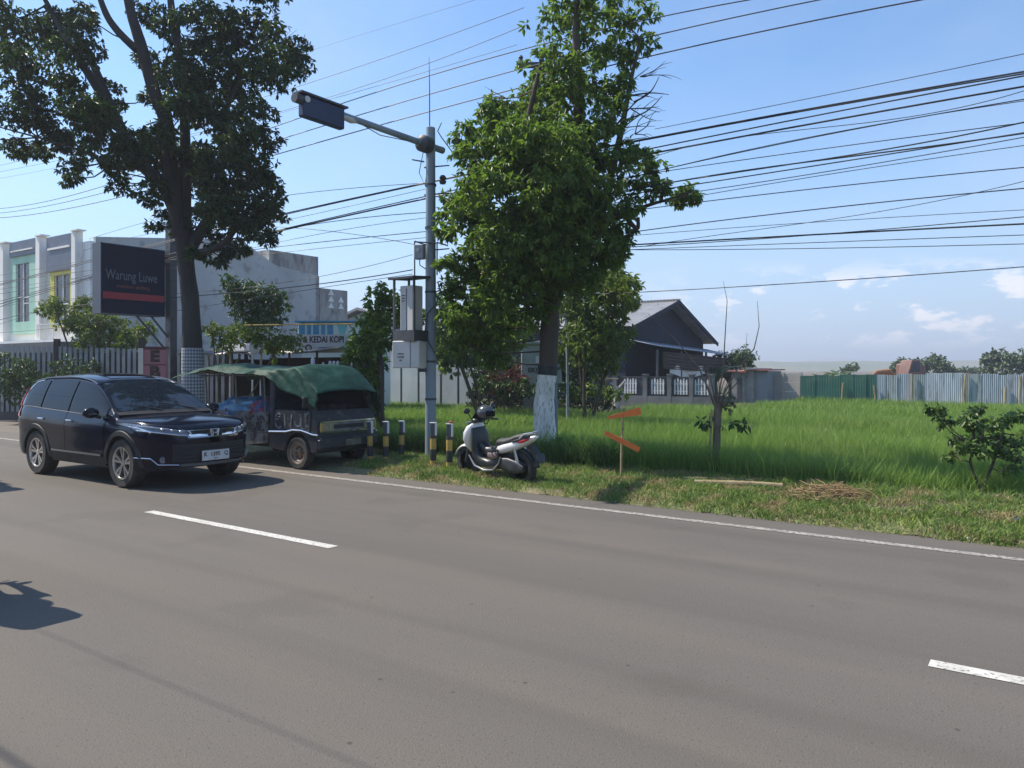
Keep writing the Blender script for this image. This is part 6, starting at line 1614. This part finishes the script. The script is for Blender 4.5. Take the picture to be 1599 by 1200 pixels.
    pl = MB().box((nose(0.0, .47) + .035, 0.0, .475), (.012, .46, .15), ch=.003).build('number_plate', M_plate, t)
    for s_, y_, sz in (('K', -.175, .085), ('1395', -.01, .085), ('Q', .175, .085)): text(s_, sz, M_ink, pl, (nose(0, .47) + .043, y_, .49), (R_(90), 0, R_(90)), 'lettering', ext=.001, bold=.002)
    text('04 28', .03, M_ink, pl, (nose(0, .47) + .043, 0, .425), (R_(90), 0, R_(90)), 'lettering', ext=.001)
    # tail lamps
    for sg in (-1, 1):
        vs = []
        mb = MB(); mb.grid(lambda u, v: (-2.28 + .40 * u * (1 - .25 * v), sg * ((green if .98 + .2 * v > zb(-2.28 + .4 * u) else side)(min(-1.85, -2.27 + .40 * u * (1 - .25 * v)), .96 + .22 * v) + .014), .96 + .20 * v), 10, 6, flip=(sg > 0))
        mb.build('tail_light', M_rlamp, t, smooth=60)
        mb = MB(); mb.tube([(-2.20, sg * (green(-2.15, 1.12) + .004), 1.12), (-2.10, sg * (green(-2.08, 1.28) + .004), 1.28), (-1.97, sg * (green(-1.95, 1.42) + .004), 1.42)], [.05, .035, .02], 8); mb.build('tail_light', M_rlamp, t, smooth=60)
    wr = .365
    for c in (XF, XR):
        for sg in (-1, 1): wheel(t, (c, sg * .80, wr), wr, .235, sg)
    MB().lathe([(.001, .0), (.02, 0), (.012, .06), (.001, .08)], 'Z', (-1.6, 0, 1.62), 8).build('antenna', M_car, t)
    # interior glimpsed through the glass: nothing is modelled behind the dark tint
suv()
# ---------------------------------------------------------------- old pickup with green tarpaulin
M_van = mat('faded_black_paint', (0.014, 0.018, 0.026), (0.026, 0.030, 0.038), rough=.5, scale=2.2, col3=(.085, .075, .065), scale3=6, c3=(.58, .72))
M_bed = mat('peeling_white_paint', (0.21, 0.21, 0.195), (0.13, 0.13, 0.125), rough=.75, scale=4, col3=(.05, .04, .035), scale3=5, c3=(.50, .62))
M_tarp = mat('green_tarpaulin', (0.005, 0.045, 0.030), (0.009, 0.070, 0.045), rough=0.62, spec=.25, scale=2.5, bump=.8, bscale=9, trans=.10, tcol=(.02, .14, .08), col3=(.03, .09, .06), scale3=5, c3=(.55, .7))
M_graf = mat('grey_graffiti', (0.19, 0.205, 0.22), (.045, .05, .06), rough=.6, scale=9, contrast=(.40, .62))
def truck():
    fo = Vector((-3.77, 13.6, 0)) + E * .52; th = ROADROT
    t = empty('old_pickup', fo, th, 'old black pickup under a green tarpaulin, parked behind the bollards', 'truck')
    WD = 1.37; XW, XWR, r = -.52, -2.55, .285
    def arch(xc, rr, zb_, x_a, x_b):
        return [(xc - rr * math.cos(a), .29 + rr * math.sin(a)) for a in np.linspace(math.pi, 0, 11)][::-1]
    # cab side outline with the wheel arch cut in
    A_ = [(XW + .34 * math.cos(a), .30 + .34 * math.sin(a)) for a in np.linspace(0, math.pi, 11)]
    cab = [(-.02, .30), (0.02, .42), (.02, .66), (-.01, .86), (-.06, 1.02), (-.42, 1.66), (-.55, 1.73), (-1.15, 1.76), (-1.27, 1.70), (-1.30, .34), (-.94, .30)]
    poly = cab + [(p[0], p[1]) for p in reversed(A_)]
    MB().prism(poly, 0, WD, 'Y').build('cab', M_van, t, bevel=.025, smooth=40)
    # side windows, windscreen, door seams
    for y, sg in ((-.004, -1), (WD + .004, 1)):
        w_ = MB().prism([(-.22, 1.04), (-.50, 1.52), (-.56, 1.58), (-1.10, 1.60), (-1.12, 1.04)], y, y + sg * -.004, 'Y').build('window', M_autogl, t)
        s_ = MB(); s_.tube([(-.20, y, .60), (-.16, y, 1.0), (-.52, y, 1.60), (-1.14, y, 1.63), (-1.17, y, .64), (-.95, y, .55)], .006, 4); s_.build('door_seam', M_clad, t)
        MB().box((-1.02, y + sg * .012, .90), (.12, .02, .03), ch=.006).build('door_handle', M_clad, t)
        MB().tube([(.03, y + sg * .006, .625), (-.1, y + sg * .010, .63), (-.24, y + sg * .012, .66), (-.40, y + sg * .012, .69), (-.62, y + sg * .012, .69), (-.80, y + sg * .012, .655), (-1.28, y + sg * .010, .635)], .014, 6).build('side_moulding', M_chrome, t)
        MB().box((-.20, y + sg * .09, 1.18), (.05, .12, .20), ch=.02).tube([(-.12, y, 1.06), (-.2, y + sg * .09, 1.16)], .01, 6).build('door_mirror', M_clad, t)
    ws = MB(); ws.grid(lambda u, v: (-.072 - .34 * v + .006, .08 + (WD - .16) * u, 1.04 + .60 * v), 8, 4); ws.build('windscreen', M_autogl, t)
    # front: lamp panel, bumper, plate
    MB().box((.03, WD / 2, .755), (.03, WD - .10, .20), ch=.01).build('lamp_panel', mat('grey_panel', (.12, .12, .13), (.2, .2, .2), rough=.4, scale=5), t)
    for y in (.20, WD - .20):
        h = MB().box((.052, y, .755), (.03, .26, .15), ch=.02).build('headlight', mat('yellowed_lamp', (.34, .31, .20), (.22, .2, .14), rough=.15, scale=12), t)
        MB().box((.052, y + (-.155 if y < .7 else .155), .755), (.03, .05, .15), ch=.01).build('indicator', mat('amber_lamp', (.42, .30, .07), rough=.25), h)
    MB().box((.052, WD / 2, .755), (.02, .70, .07)).build('grille', M_clad, t)
    for z_ in (.845, .665): MB().box((.055, WD / 2, z_), (.018, WD - .12, .022)).build('trim', M_chrome, t)
    MB().box((.055, WD / 2, .47), (.11, WD + .03, .20), ch=.035).build('bumper', M_van, t)
    MB().box((.118, WD / 2 + .05, .47), (.012, .36, .11)).build('number_plate', mat('dull_plate', (.17, .18, .13), (.1, .1, .08), rough=.6, scale=8), t)
    # bed
    MB().box((-2.30, WD / 2, .56), (1.95, WD - .02, .08)).build('bed_floor', M_bed, t)
    R2 = [(XWR + .33 * math.cos(a), .32 + .33 * math.sin(a)) for a in np.linspace(0, math.pi, 11)]
    bs = [(-1.34, .42), (-1.34, .98), (-3.30, .98), (-3.30, .42)] + [(p[0], p[1]) for p in reversed(R2)]
    for y in (0.0, WD - .035): MB().prism(bs, y, y + .035, 'Y').build('bed_side', M_bed, t, bevel=.006)
    MB().box((-3.30, WD / 2, .72), (.035, WD - .08, .52)).build('tailgate', M_bed, t)
    for z_ in (.62, .80): MB().tube([(-1.36, -.008, z_), (-3.28, -.008, z_)], .010, 5).build('bed_moulding', M_bed, t)
    MB().box((-1.8, WD / 2, .38), (2.8, .7, .16)).build('chassis', M_clad, t)
    # graffiti: thick sprayed strokes
    def stroke(pts, r_=.018, m=M_graf, par=None, nm='graffiti'):
        mb = MB()
        P = [Vector((x, -.0065, z)) for x, z in pts]; vs = []; fs = []
        for i, p in enumerate(P):
            d = (P[min(i + 1, len(P) - 1)] - P[max(i - 1, 0)]).normalized(); q = Vector((-d.z, 0, d.x)); ww = r_ * (1 - .25 * ((i * 7) % 3) / 3)
            vs += [p - q * ww, p + q * ww]
        for i in range(len(P) - 1): fs.append((2 * i, 2 * i + 1, 2 * i + 3, 2 * i + 2))
        mb.add(vs, fs); mb.build(nm, m, t, smooth=0)
    def arc(cx, cz, rx, rz, a0, a1, n=12): return [(cx + rx * math.cos(a0 + (a1 - a0) * i / n), cz + rz * math.sin(a0 + (a1 - a0) * i / n)) for i in range(n + 1)]
    stroke(arc(-1.02, .84, .10, .13, .9, 5.4), .022); stroke([(-1.12, .86), (-.94, .88)], .016)
    stroke([(-.86, .96), (-.84, .74), (-.76, .90), (-.70, .74), (-.66, .96)], .022)
    stroke(arc(-.50, .86, .08, .10, 3.3, 6.4), .020); stroke([(-.42, .98), (-.41, .74), (-.36, .72)], .020); stroke([(-.30, 1.0), (-.28, .74)], .020); stroke(arc(-.22, .88, .07, .12, 1.2, 5), .018)
    for k, (x, rr) in enumerate(((-1.50, .09), (-1.74, .10), (-2.0, .09), (-2.85, .10))): stroke(arc(x, .76, rr, .14, .3 + k, 5.6 + k), .022, M_clad)
    stroke([(-1.62, .9), (-1.60, .62)], .02, M_clad); stroke([(-1.88, .62), (-1.86, .92), (-1.80, .7)], .02, M_clad)
    # wheels
    M_rim = mat('rusty_steel_rim', (.36, .32, .28), (.16, .09, .05), rough=.55, metal=.5, scale=7)
    for x in (XW, XWR):
        wheel(t, (x, .075, r), r, .165, -1, style='steel', rim=M_rim); wheel(t, (x, WD - .075, r), r, .165, 1, style='steel', rim=M_rim)
    # canopy frame
    fr = MB()
    for x in (-1.45, -2.3, -3.25):
        for y in (.04, WD - .04): fr.cyl((x, y, .95), (x + (-.04), y, 1.66), .018, .018, 7)
    fr.cyl((-1.4, .04, 1.66), (-3.5, .04, 1.62), .016, .016, 6); fr.cyl((-1.4, WD - .04, 1.66), (-3.5, WD - .04, 1.62), .016, .016, 6)
    fr.build('canopy_frame', M_tin, t)
    fr = MB(); fr.tube([(-1.9, -.02, 1.70), (-2.6, -.12, 1.735), (-3.4, -.20, 1.67)], .012, 6); fr.build('bamboo_batten', M_bamboo, t)
    return t, WD
tk, WD = truck()
def tarp():
    o = tk.location.copy(); mb = MB()
    # cross-wise parameter v: near skirt (v<.25), top, far skirt (v>.8); length u from rear to front
    def fn(u, v):
        x = -3.95 + 3.98 * u
        zt = 1.80 + .05 * math.sin(u * 7) - (.13 * max(0, (1 - u / .3)) if u < .3 else 0)
        front = max(0, (x + .58) / .61)       # falls over the windscreen
        zt -= .50 * front ** 1.25
        x -= .0 * front
        if v < .28:
            q = 1 - v / .28
            cabpart = max(0, min(1, (x + 1.30) / .35)); drop = .10 + cabpart * (.16 + .42 * max(0, (x + 1.15) / 1.1) - .45 * front)
            drop = max(.06, drop); y = -.02 - .10 * q * (1 - cabpart * .45) - (.16 * q if x < -1.6 else 0)
            z = zt - drop * q ** (1.15)
        elif v > .80:
            q = (v - .80) / .20; y = WD + .02 + .10 * q; z = zt - (.15 + .25 * u) * q
        else:
            q = (v - .28) / .52; y = -.02 + (WD + .04) * q; z = zt + .045 * math.sin(math.pi * q) * (1 + .6 * math.sin(u * 9)) - .05 * math.sin(math.pi * q) * (1 if u < .5 else 0)
        f = mnoise.noise(Vector((x * 2.0, y * 2.5, 3))) * .04 + mnoise.noise(Vector((x * 7 + y * 3, y * 4 - x * 3, 8))) * .014
        # tension folds running from the cab roof corner
        fold = .022 * math.sin((x * 14 + v * 26)) * max(0, 1 - abs(v - .16) * 5) * max(0, min(1, (x + 1.4) * 2))
        return (x + .02 * front, y - fold, z + f * (.7 if 0 < front else 1))
    mb.grid(fn, 110, 46)
    t_ = mb.build('tarpaulin', M_tarp, None, smooth=75, solid=.004, loc=o, rz=ROADROT)
    tag(t_, 'green tarpaulin stretched over the cab and bed of the old pickup', 'tarpaulin')
tarp()
def cargo(x, y, z, rx, ry, rz, m, label, seed, name='cloth_bundle'):
    p = tk.location + E * x + N * y; mb = MB()
    mb.ell((0, 0, 0), (rx, ry, rz), 30, 18, fn=lambda d: 1 + .30 * mnoise.noise(d * 2.2 + Vector((seed, 0, 0))) + .14 * mnoise.noise(d * 6 + Vector((0, seed, 0))) + .06 * mnoise.noise(d * 14))
    tag(mb.build(name, m, None, smooth=25, loc=(p.x, p.y, z), rz=ROADROT), label, 'bundle')
cargo(-2.50, .42, .97, .66, .46, .25, mat('blue_sheet', (.03, .16, .34), (.20, .36, .46), rough=.5, scale=3, contrast=(.42, .58)), 'crumpled blue and pale sheet heaped in the pickup bed', 1)
cargo(-1.72, .36, 1.0, .34, .36, .22, mat('red_patterned_cloth', (.28, .05, .06), (.08, .11, .22), rough=.8, scale=6, contrast=(.46, .54)), 'red and blue patterned cloth in the pickup bed beside the cab', 2)
cargo(-2.3, 1.05, 1.02, .42, .30, .20, mat('tan_sack', (.30, .22, .12), (.22, .15, .08), rough=.9, scale=4), 'tan sack behind the blue sheet in the pickup bed', 3, 'sack')
# ---------------------------------------------------------------- scooter
M_sw = mat('white_scooter_paint', (.88, .87, .85), (.82, .8, .78), rough=.22, coat=.8, scale=3)
M_sk = mat('matt_black_panel', (.020, .024, .026), (.03, .034, .036), rough=.38, scale=5)
M_seat = mat('seat_vinyl', (.05, .05, .052), (.065, .065, .066), rough=.6, scale=8)
M_eng = mat('grey_casting', (.09, .10, .11), (.06, .06, .065), rough=.45, metal=.4, scale=9)
def scooter(loc_, rz, label, body=M_sw, group=None, lean=0.0, name='parked_scooter', steer=0.0):
    t = empty(name, loc_, rz, label, 'scooter', group); t.rotation_euler = (lean, 0, rz)
    XF, XR, r = .66, -.67, .285
    wheel(t, (XF, 0, r), r, .12, -1, spokes=5, style='alloy', rim=M_adark); wheel(t, (XR, 0, r), r, .14, -1, spokes=5, style='alloy', rim=M_adark)
    # front fender (arc over the wheel)
    mb = MB()
    mb.grid(lambda u, v: (XF + (r + .035) * math.cos(.35 + 2.0 * u), .075 * math.sin(math.pi * (v - .5)) , r + (r + .035 - .05 * abs(2 * v - 1) ** 2) * math.sin(.35 + 2.0 * u)), 16, 8); mb.build('front_mudguard', body, t, solid=.006, smooth=60)
    for sg in (-1, 1): MB().tube([(XF, sg * .085, r), (XF - .12, sg * .085, .62), (XF - .17, sg * .06, .78)], [.022, .024, .024], 8).build('fork', M_eng, t)
    MB().tube([(XF - .13, 0, .60), (XF - .22, 0, 1.0)], .03, 8).build('steering_stem', M_sk, t)
    # front shield
    sh = MB(); sh.loft([(.53, 0, .46, .05, .04, 1.35), (.53, 0, .58, .15, .09, 1.35), (.515, 0, .72, .215, .125, 1.42), (.475, 0, .84, .225, .13, 1.5), (.44, 0, .94, .185, .10, 1.55), (.41, 0, 1.00, .11, .05, 1.6)], 22, 2.3)
    shd = sh.build('front_shield', body, t, smooth=60)
    for sg in (-1, 1):
        MB().ell((.585, sg * .10, .80), (.05, .075, .05), 14, 8, rot=Matrix.Rotation(-.45, 3, 'Y')).build('headlight', M_lamp, shd)
    MB().loft([(.60, 0, .66, .06, .02, 1.3), (.625, 0, .72, .08, .035, 1.4), (.60, 0, .80, .05, .02, 1.5)], 14).build('nose_panel', M_sk, shd)
    # inner black leg shield and floor
    ls = MB(); ls.loft([(.37, 0, .92, .155, .045, 1.5), (.33, 0, .78, .19, .06, 1.45), (.34, 0, .60, .20, .07, 1.25), (.33, 0, .46, .20, .08, .9), (.20, 0, .34, .195, .10, .3), (0.0, 0, .30, .19, .10, 0), (-.20, 0, .34, .175, .12, -.4), (-.30, 0, .44, .15, .12, -.8)], 22, 2.8)
    ls.build('leg_shield', M_sk, t, smooth=60)
    ct = MB(); ct.loft([(.30, 0, .62, .10, .08, .9), (.12, 0, .50, .11, .10, .3), (-.08, 0, .50, .12, .11, -.2), (-.25, 0, .58, .13, .10, -.5)], 18, 2.5); ct.build('centre_tunnel', M_sk, t, smooth=60)
    for sg in (-1, 1):
        MB().tube([(.46, sg * .18, .44), (.30, sg * .205, .27), (.06, sg * .21, .205), (-.16, sg * .20, .23), (-.28, sg * .18, .34), (-.33, sg * .17, .46)], [.012, .018, .022, .020, .016, .010], 8).build('floor_trim', mat('silver_trim', (.34, .35, .36), rough=.3, metal=.5), t)
        # boomerang-like brownish side piece between floor and tail
        MB().loft([(-.02, sg * .165, .47, .018, .045, 0), (-.14, sg * .175, .46, .02, .06, 0), (-.26, sg * .17, .50, .02, .05, 0)], 12).build('side_cover', mat('bronze_cover', (.22, .16, .14), rough=.4), t)
    # tail fairing
    tf = MB(); tf.loft([(-.16, 0, .53, .10, .045, -.35), (-.25, 0, .57, .155, .085, -.35), (-.42, 0, .62, .165, .095, -.25), (-.62, 0, .67, .155, .09, -.25), (-.80, 0, .735, .13, .07, -.3), (-.97, 0, .80, .085, .045, -.35), (-1.05, 0, .83, .04, .02, -.35)], 22, 2.6)
    tfo = tf.build('tail_fairing', body, t, smooth=60)
    for sg in (-1, 1):
        MB().loft([(-.60, sg * .148, .735, .012, .012, -.3), (-.74, sg * .140, .765, .014, .030, -.3), (-.90, sg * .115, .81, .014, .026, -.35), (-.99, sg * .09, .845, .01, .012, -.35)], 12).build('dark_inlay', M_sk, tfo)
        MB().loft([(-.76, sg * .150, .735, .010, .012, -.3), (-.86, sg * .135, .765, .012, .026, -.3), (-.96, sg * .105, .80, .010, .016, -.35)], 12).build('tail_light', M_rlamp, tfo)
        MB().ell((-.24, sg * .160, .56), (.05, .012, .035), 12, 8).build('foot_peg_cover', M_sk, tfo)
    # seat in two steps
    st = MB(); st.loft([(-.13, 0, .64, .07, .03, -.5), (-.22, 0, .70, .135, .05, -.15), (-.40, 0, .715, .15, .055, 0), (-.52, 0, .745, .145, .06, -.35), (-.66, 0, .80, .135, .055, -.15), (-.84, 0, .835, .115, .045, -.1), (-.93, 0, .85, .06, .02, -.1)], 20, 2.5)
    st.build('seat', M_seat, t, smooth=60)
    MB().tube([(-.78, -.13, .80), (-.88, -.13, .875), (-1.02, -.07, .90), (-1.02, .07, .90), (-.88, .13, .875), (-.78, .13, .80)], .018, 8).build('grab_rail', mat('rail_silver', (.42, .46, .48), rough=.3, metal=.4), t)
    # engine, transmission, exhaust, rear guard, shock
    MB().loft([(-.20, -.02, .36, .11, .10, 0), (-.40, -.02, .36, .12, .11, 0), (-.60, -.03, .32, .10, .10, 0), (-.76, -.05, .29, .06, .07, 0)], 16, 3).build('engine', M_eng, t, smooth=50)
    MB().loft([(-.30, .13, .34, .035, .10, 0), (-.48, .14, .33, .04, .125, 0), (-.66, .14, .31, .035, .11, 0), (-.82, .13, .29, .02, .05, 0)], 16, 2.6).build('transmission_cover', M_eng, t, smooth=50)
    MB().tube([(-.30, -.13, .25), (-.50, -.15, .28), (-.60, -.155, .33), (-1.0, -.16, .42)], [.025, .03, .065, .06], 12).build('exhaust', M_eng, t)
    mb = MB(); mb.grid(lambda u, v: (XR + (r + .05) * math.cos(1.2 + 1.9 * u), .075 * (2 * v - 1), r + (r + .05 - .03 * abs(2 * v - 1)) * math.sin(1.2 + 1.9 * u)), 14, 4); mb.build('rear_mudguard', M_sk, t, solid=.006)
    MB().prism([(-.93, .70), (-1.10, .52), (-1.12, .40), (-1.08, .40), (-.86, .66)], -.05, .05, 'Y').build('mudflap', M_sk, t)
    MB().box((-1.10, 0, .50), (.012, .20, .09), rot=Matrix.Rotation(.3, 3, 'Y')).build('number_plate', M_sk, t)
    for sg in (-1, 1): MB().tube([(-.70, sg * .12, .35), (-.62, sg * .12, .62)], .025, 8).build('shock_absorber', M_alloy, t)
    MB().tube([(-.15, .12, .22), (-.10, .25, .02)], .011, 6).build('side_stand', M_eng, t)
    # handlebar, cluster, screen, mirrors
    MB().loft([(.44, 0, 1.02, .10, .03, .3), (.36, 0, 1.05, .13, .045, .1), (.27, 0, 1.03, .09, .03, -.2)], 16, 2.4).build('instrument_cowl', M_sk, t, smooth=60)
    MB().tube([(.22, -.34, 1.02), (.30, -.18, 1.05), (.33, 0, 1.04), (.30, .18, 1.05), (.22, .34, 1.02)], .013, 8).build('handlebar', M_eng, t)
    for sg in (-1, 1):
        MB().tube([(.215, sg * .355, 1.018), (.28, sg * .22, 1.045)], .020, 10).build('grip', M_seat, t)
        MB().tube([(.29, sg * .20, 1.05), (.33, sg * .34, 1.035)], .007, 6).build('brake_lever', M_chrome, t)
        MB().tube([(.29, sg * .20, 1.06), (.30, sg * .26, 1.17), (.29, sg * .29, 1.20)], .008, 6).ell((.29, sg * .31, 1.24), (.018, .075, .05), 14, 8).build('mirror', M_sk, t)
    mb = MB(); mb.grid(lambda u, v: (.50 - .12 * u - .05 * (2 * v - 1) ** 2, .13 * (2 * v - 1) * (1 - .35 * u), .98 + .20 * u), 8, 8); mb.build('windshield', mat('smoked_screen', (.03, .045, .04), rough=.12, spec=.6), t, solid=.006, smooth=60)
    return t
# contact points of the wheels read off the photograph
fc, rc = GR(727, 743, .03), GR(822, 757, .03)
hd = (fc - rc); hd.z = 0; ang = math.atan2(hd.y, hd.x); mid = (fc + rc) / 2
sp = scooter((mid.x + .02, mid.y + .05, .05), ang, 'white scooter parked on the verge between the bollards and the whitewashed tree', lean=-R_(0) )
sp.rotation_euler = (-R_(5), 0, ang); sp.scale = (.90, .90, .90); sp.location.z = .02
# grey helmet resting on the mirror
def helmet():
    c = sp.matrix_basis @ Vector((.22, -.02, 1.20)); c = PX(759, 645, c.y)
    t = empty('helmet', c, ang + R_(180) + .35, 'dark grey glossy helmet perched on the scooter mirror', 'helmet')
    M_h = mat('helmet_shell', (.075, .08, .085), (.06, .065, .07), rough=.18, coat=.8, scale=3)
    MB().ell((0, 0, 0), (.150, .125, .125), 26, 16, fn=lambda d: 1 - .10 * max(0, -d.z) ** 2 + .05 * max(0, -d.x) * max(0, -d.z)).build('shell', M_h, t, smooth=70)
    v = MB(); v.grid(lambda a, b: (Vector((math.cos((a - .5) * 2.3) * .155, math.sin((a - .5) * 2.3) * .130, -.05 + .085 * b)) * (1.0)), 16, 5); v.build('visor', M_autogl, t, smooth=70)
    MB().tube([(.02, -.11, -.08), (.0, -.05, -.17), (.0, .05, -.17), (.02, .11, -.08)], .008, 5).build('strap', M_sk, t)
    for sg in (-1, 1): MB().lathe([(.001, 0), (.02, 0), (.02, -sg * .01)], 'Y', (.045, sg * .128, -.01), 12).build('hinge', M_sk, t)
helmet()
# ---------------------------------------------------------------- rider passing just outside the left edge (throws the shadow on the near lane)
def rider(s_, n_, lab):
    base = RD(s_, n_, 0)
    t = scooter((base.x, base.y, 0), ROADROT + math.pi, 'dark scooter riding out of view at the left, ' + lab, body=M_sk, name='ridden_scooter')
    MB().box((-.86, 0, 1.08), (.36, .40, .34), ch=.05).build('shadow_filler_box', M_sk, t)  # unseen box, added to make the rider's cast shadow more solid
    me = bpy.data.meshes.new('person')
    # skeleton, scooter frame coordinates (x forward)
    J = [((-.22, 0, .86), .15), ((-.20, 0, 1.10), .15), ((-.14, 0, 1.34), .155), ((-.10, 0, 1.46), .06), ((-.06, 0, 1.60), .105), ((-.06, 0, 1.70), .09),
         ((-.12, .19, 1.36), .065), ((.02, .27, 1.14), .048), ((.22, .29, 1.06), .036), ((.28, .28, 1.05), .04),
         ((-.12, -.19, 1.36), .065), ((.02, -.27, 1.14), .048), ((.22, -.29, 1.06), .036), ((.28, -.28, 1.05), .04),
         ((-.18, .11, .83), .095), ((.18, .19, .78), .075), ((.10, .17, .42), .05), ((.24, .17, .37), .04),
         ((-.18, -.11, .83), .095), ((.18, -.19, .78), .075), ((.10, -.17, .42), .05), ((.24, -.17, .37), .04)]
    ed = [(0, 1), (1, 2), (2, 3), (3, 4), (4, 5), (2, 6), (6, 7), (7, 8), (8, 9), (2, 10), (10, 11), (11, 12), (12, 13), (0, 14), (14, 15), (15, 16), (16, 17), (0, 18), (18, 19), (19, 20), (20, 21)]
    me.from_pydata([j[0] for j in J], ed, []); me.materials.append(mat('dark_jacket', (.03, .035, .05), (.05, .05, .06), rough=.8, scale=4))
    o = bpy.data.objects.new('person', me); link(o)
    sk = o.modifiers.new('skin', 'SKIN')
    for v, j in zip(me.skin_vertices[0].data, J): v.radius = (j[1], j[1])
    me.skin_vertices[0].data[0].use_root = True
    o.modifiers.new('sub', 'SUBSURF').render_levels = 2
    o.location = t.location; o.rotation_euler = t.rotation_euler
    tag(o, 'person in a dark jacket riding a scooter, ' + lab, 'person')
    p = t.location + Matrix.Rotation(ROADROT + math.pi, 3, 'Z') @ Vector((-.05, 0, 1.66))
    h = MB(); h.ell((0, 0, 0), (.145, .125, .135), 22, 14); h.grid(lambda a, b: Vector((math.cos((a - .5) * 2.2) * .150, math.sin((a - .5) * 2.2) * .130, -.05 + .08 * b)), 12, 4)
    tag(h.build('helmet', M_sk, None, smooth=70, loc=p, rz=ROADROT + math.pi), 'black helmet on the head of the rider, ' + lab, 'helmet')
rider(-7.70, 2.34, 'in the near lane')
rider(-14.35, 4.75, 'at the middle of the road')
# ================================================================ the viewer's side of the road (unseen; added behind the camera to darken reflections)
for i, (s_, n_, h_) in enumerate(((-22, -9.5, 6.5), (-14, -10.5, 7.5), (-6, -9.0, 6.0), (1, -10, 7.0), (8, -9.5, 6.5), (15, -10.5, 7.0))):
    b = RD(s_, n_, 0); r_ = random.Random(70 + i); B = []
    for k in range(9):
        c = b + Vector((r_.uniform(-3, 3), r_.uniform(-1.5, 1.5), r_.uniform(.22, .85) * h_)); B.append((c.x, c.y, c.z, 2.0, 1.6, 1.5))
    make_tree('roadside_tree', b, [([b, b + Vector((.1, 0, h_ * .4)), b + Vector((0, .1, h_ * .8))], [.25, .2, .08])], B, M_leafD, M_bark,
              ['unseen tree behind the viewer, furthest left of the row', 'unseen tall tree behind the viewer, second from the left', 'unseen lower tree behind the viewer on the left', 'unseen tree straight behind the viewer', 'unseen tree behind the viewer on the right', 'unseen tree behind the viewer, furthest right of the row'][i], per=3.5, k=6, L=0.42, Wd=0.5, shell=.3, group='unseen trees on the near side of the road')
t = empty('unseen_roadside_wall', RD(-3, -7.6, 0), ROADROT, 'unseen plain plastered wall on the near side of the road, behind the viewer', 'wall')
MB().box((0, 0, 1.0), (60, .2, 2.0)).build('wall', M_conc, t); MB().box((0, 0, 2.04), (60.2, .3, .08)).build('coping', M_conc, t)
# ================================================================ haze
hm = bpy.data.materials.new('haze'); hm.use_nodes = True; nt = hm.node_tree; nt.nodes.clear()
ho = nt.nodes.new('ShaderNodeOutputMaterial'); pv = nt.nodes.new('ShaderNodeVolumePrincipled')
pv.inputs['Color'].default_value = (0.86, 0.91, 1.0, 1); pv.inputs['Density'].default_value = 0.0010; pv.inputs['Anisotropy'].default_value = 0.25
nt.links.new(pv.outputs[0], ho.inputs['Volume'])
hb = MB().box((300, 1500, 25), (4600, 4400, 55)).build('haze', hm, None, smooth=0)
tag(hb, 'thin pale haze in the air over the whole scene', 'haze', kind='stuff')
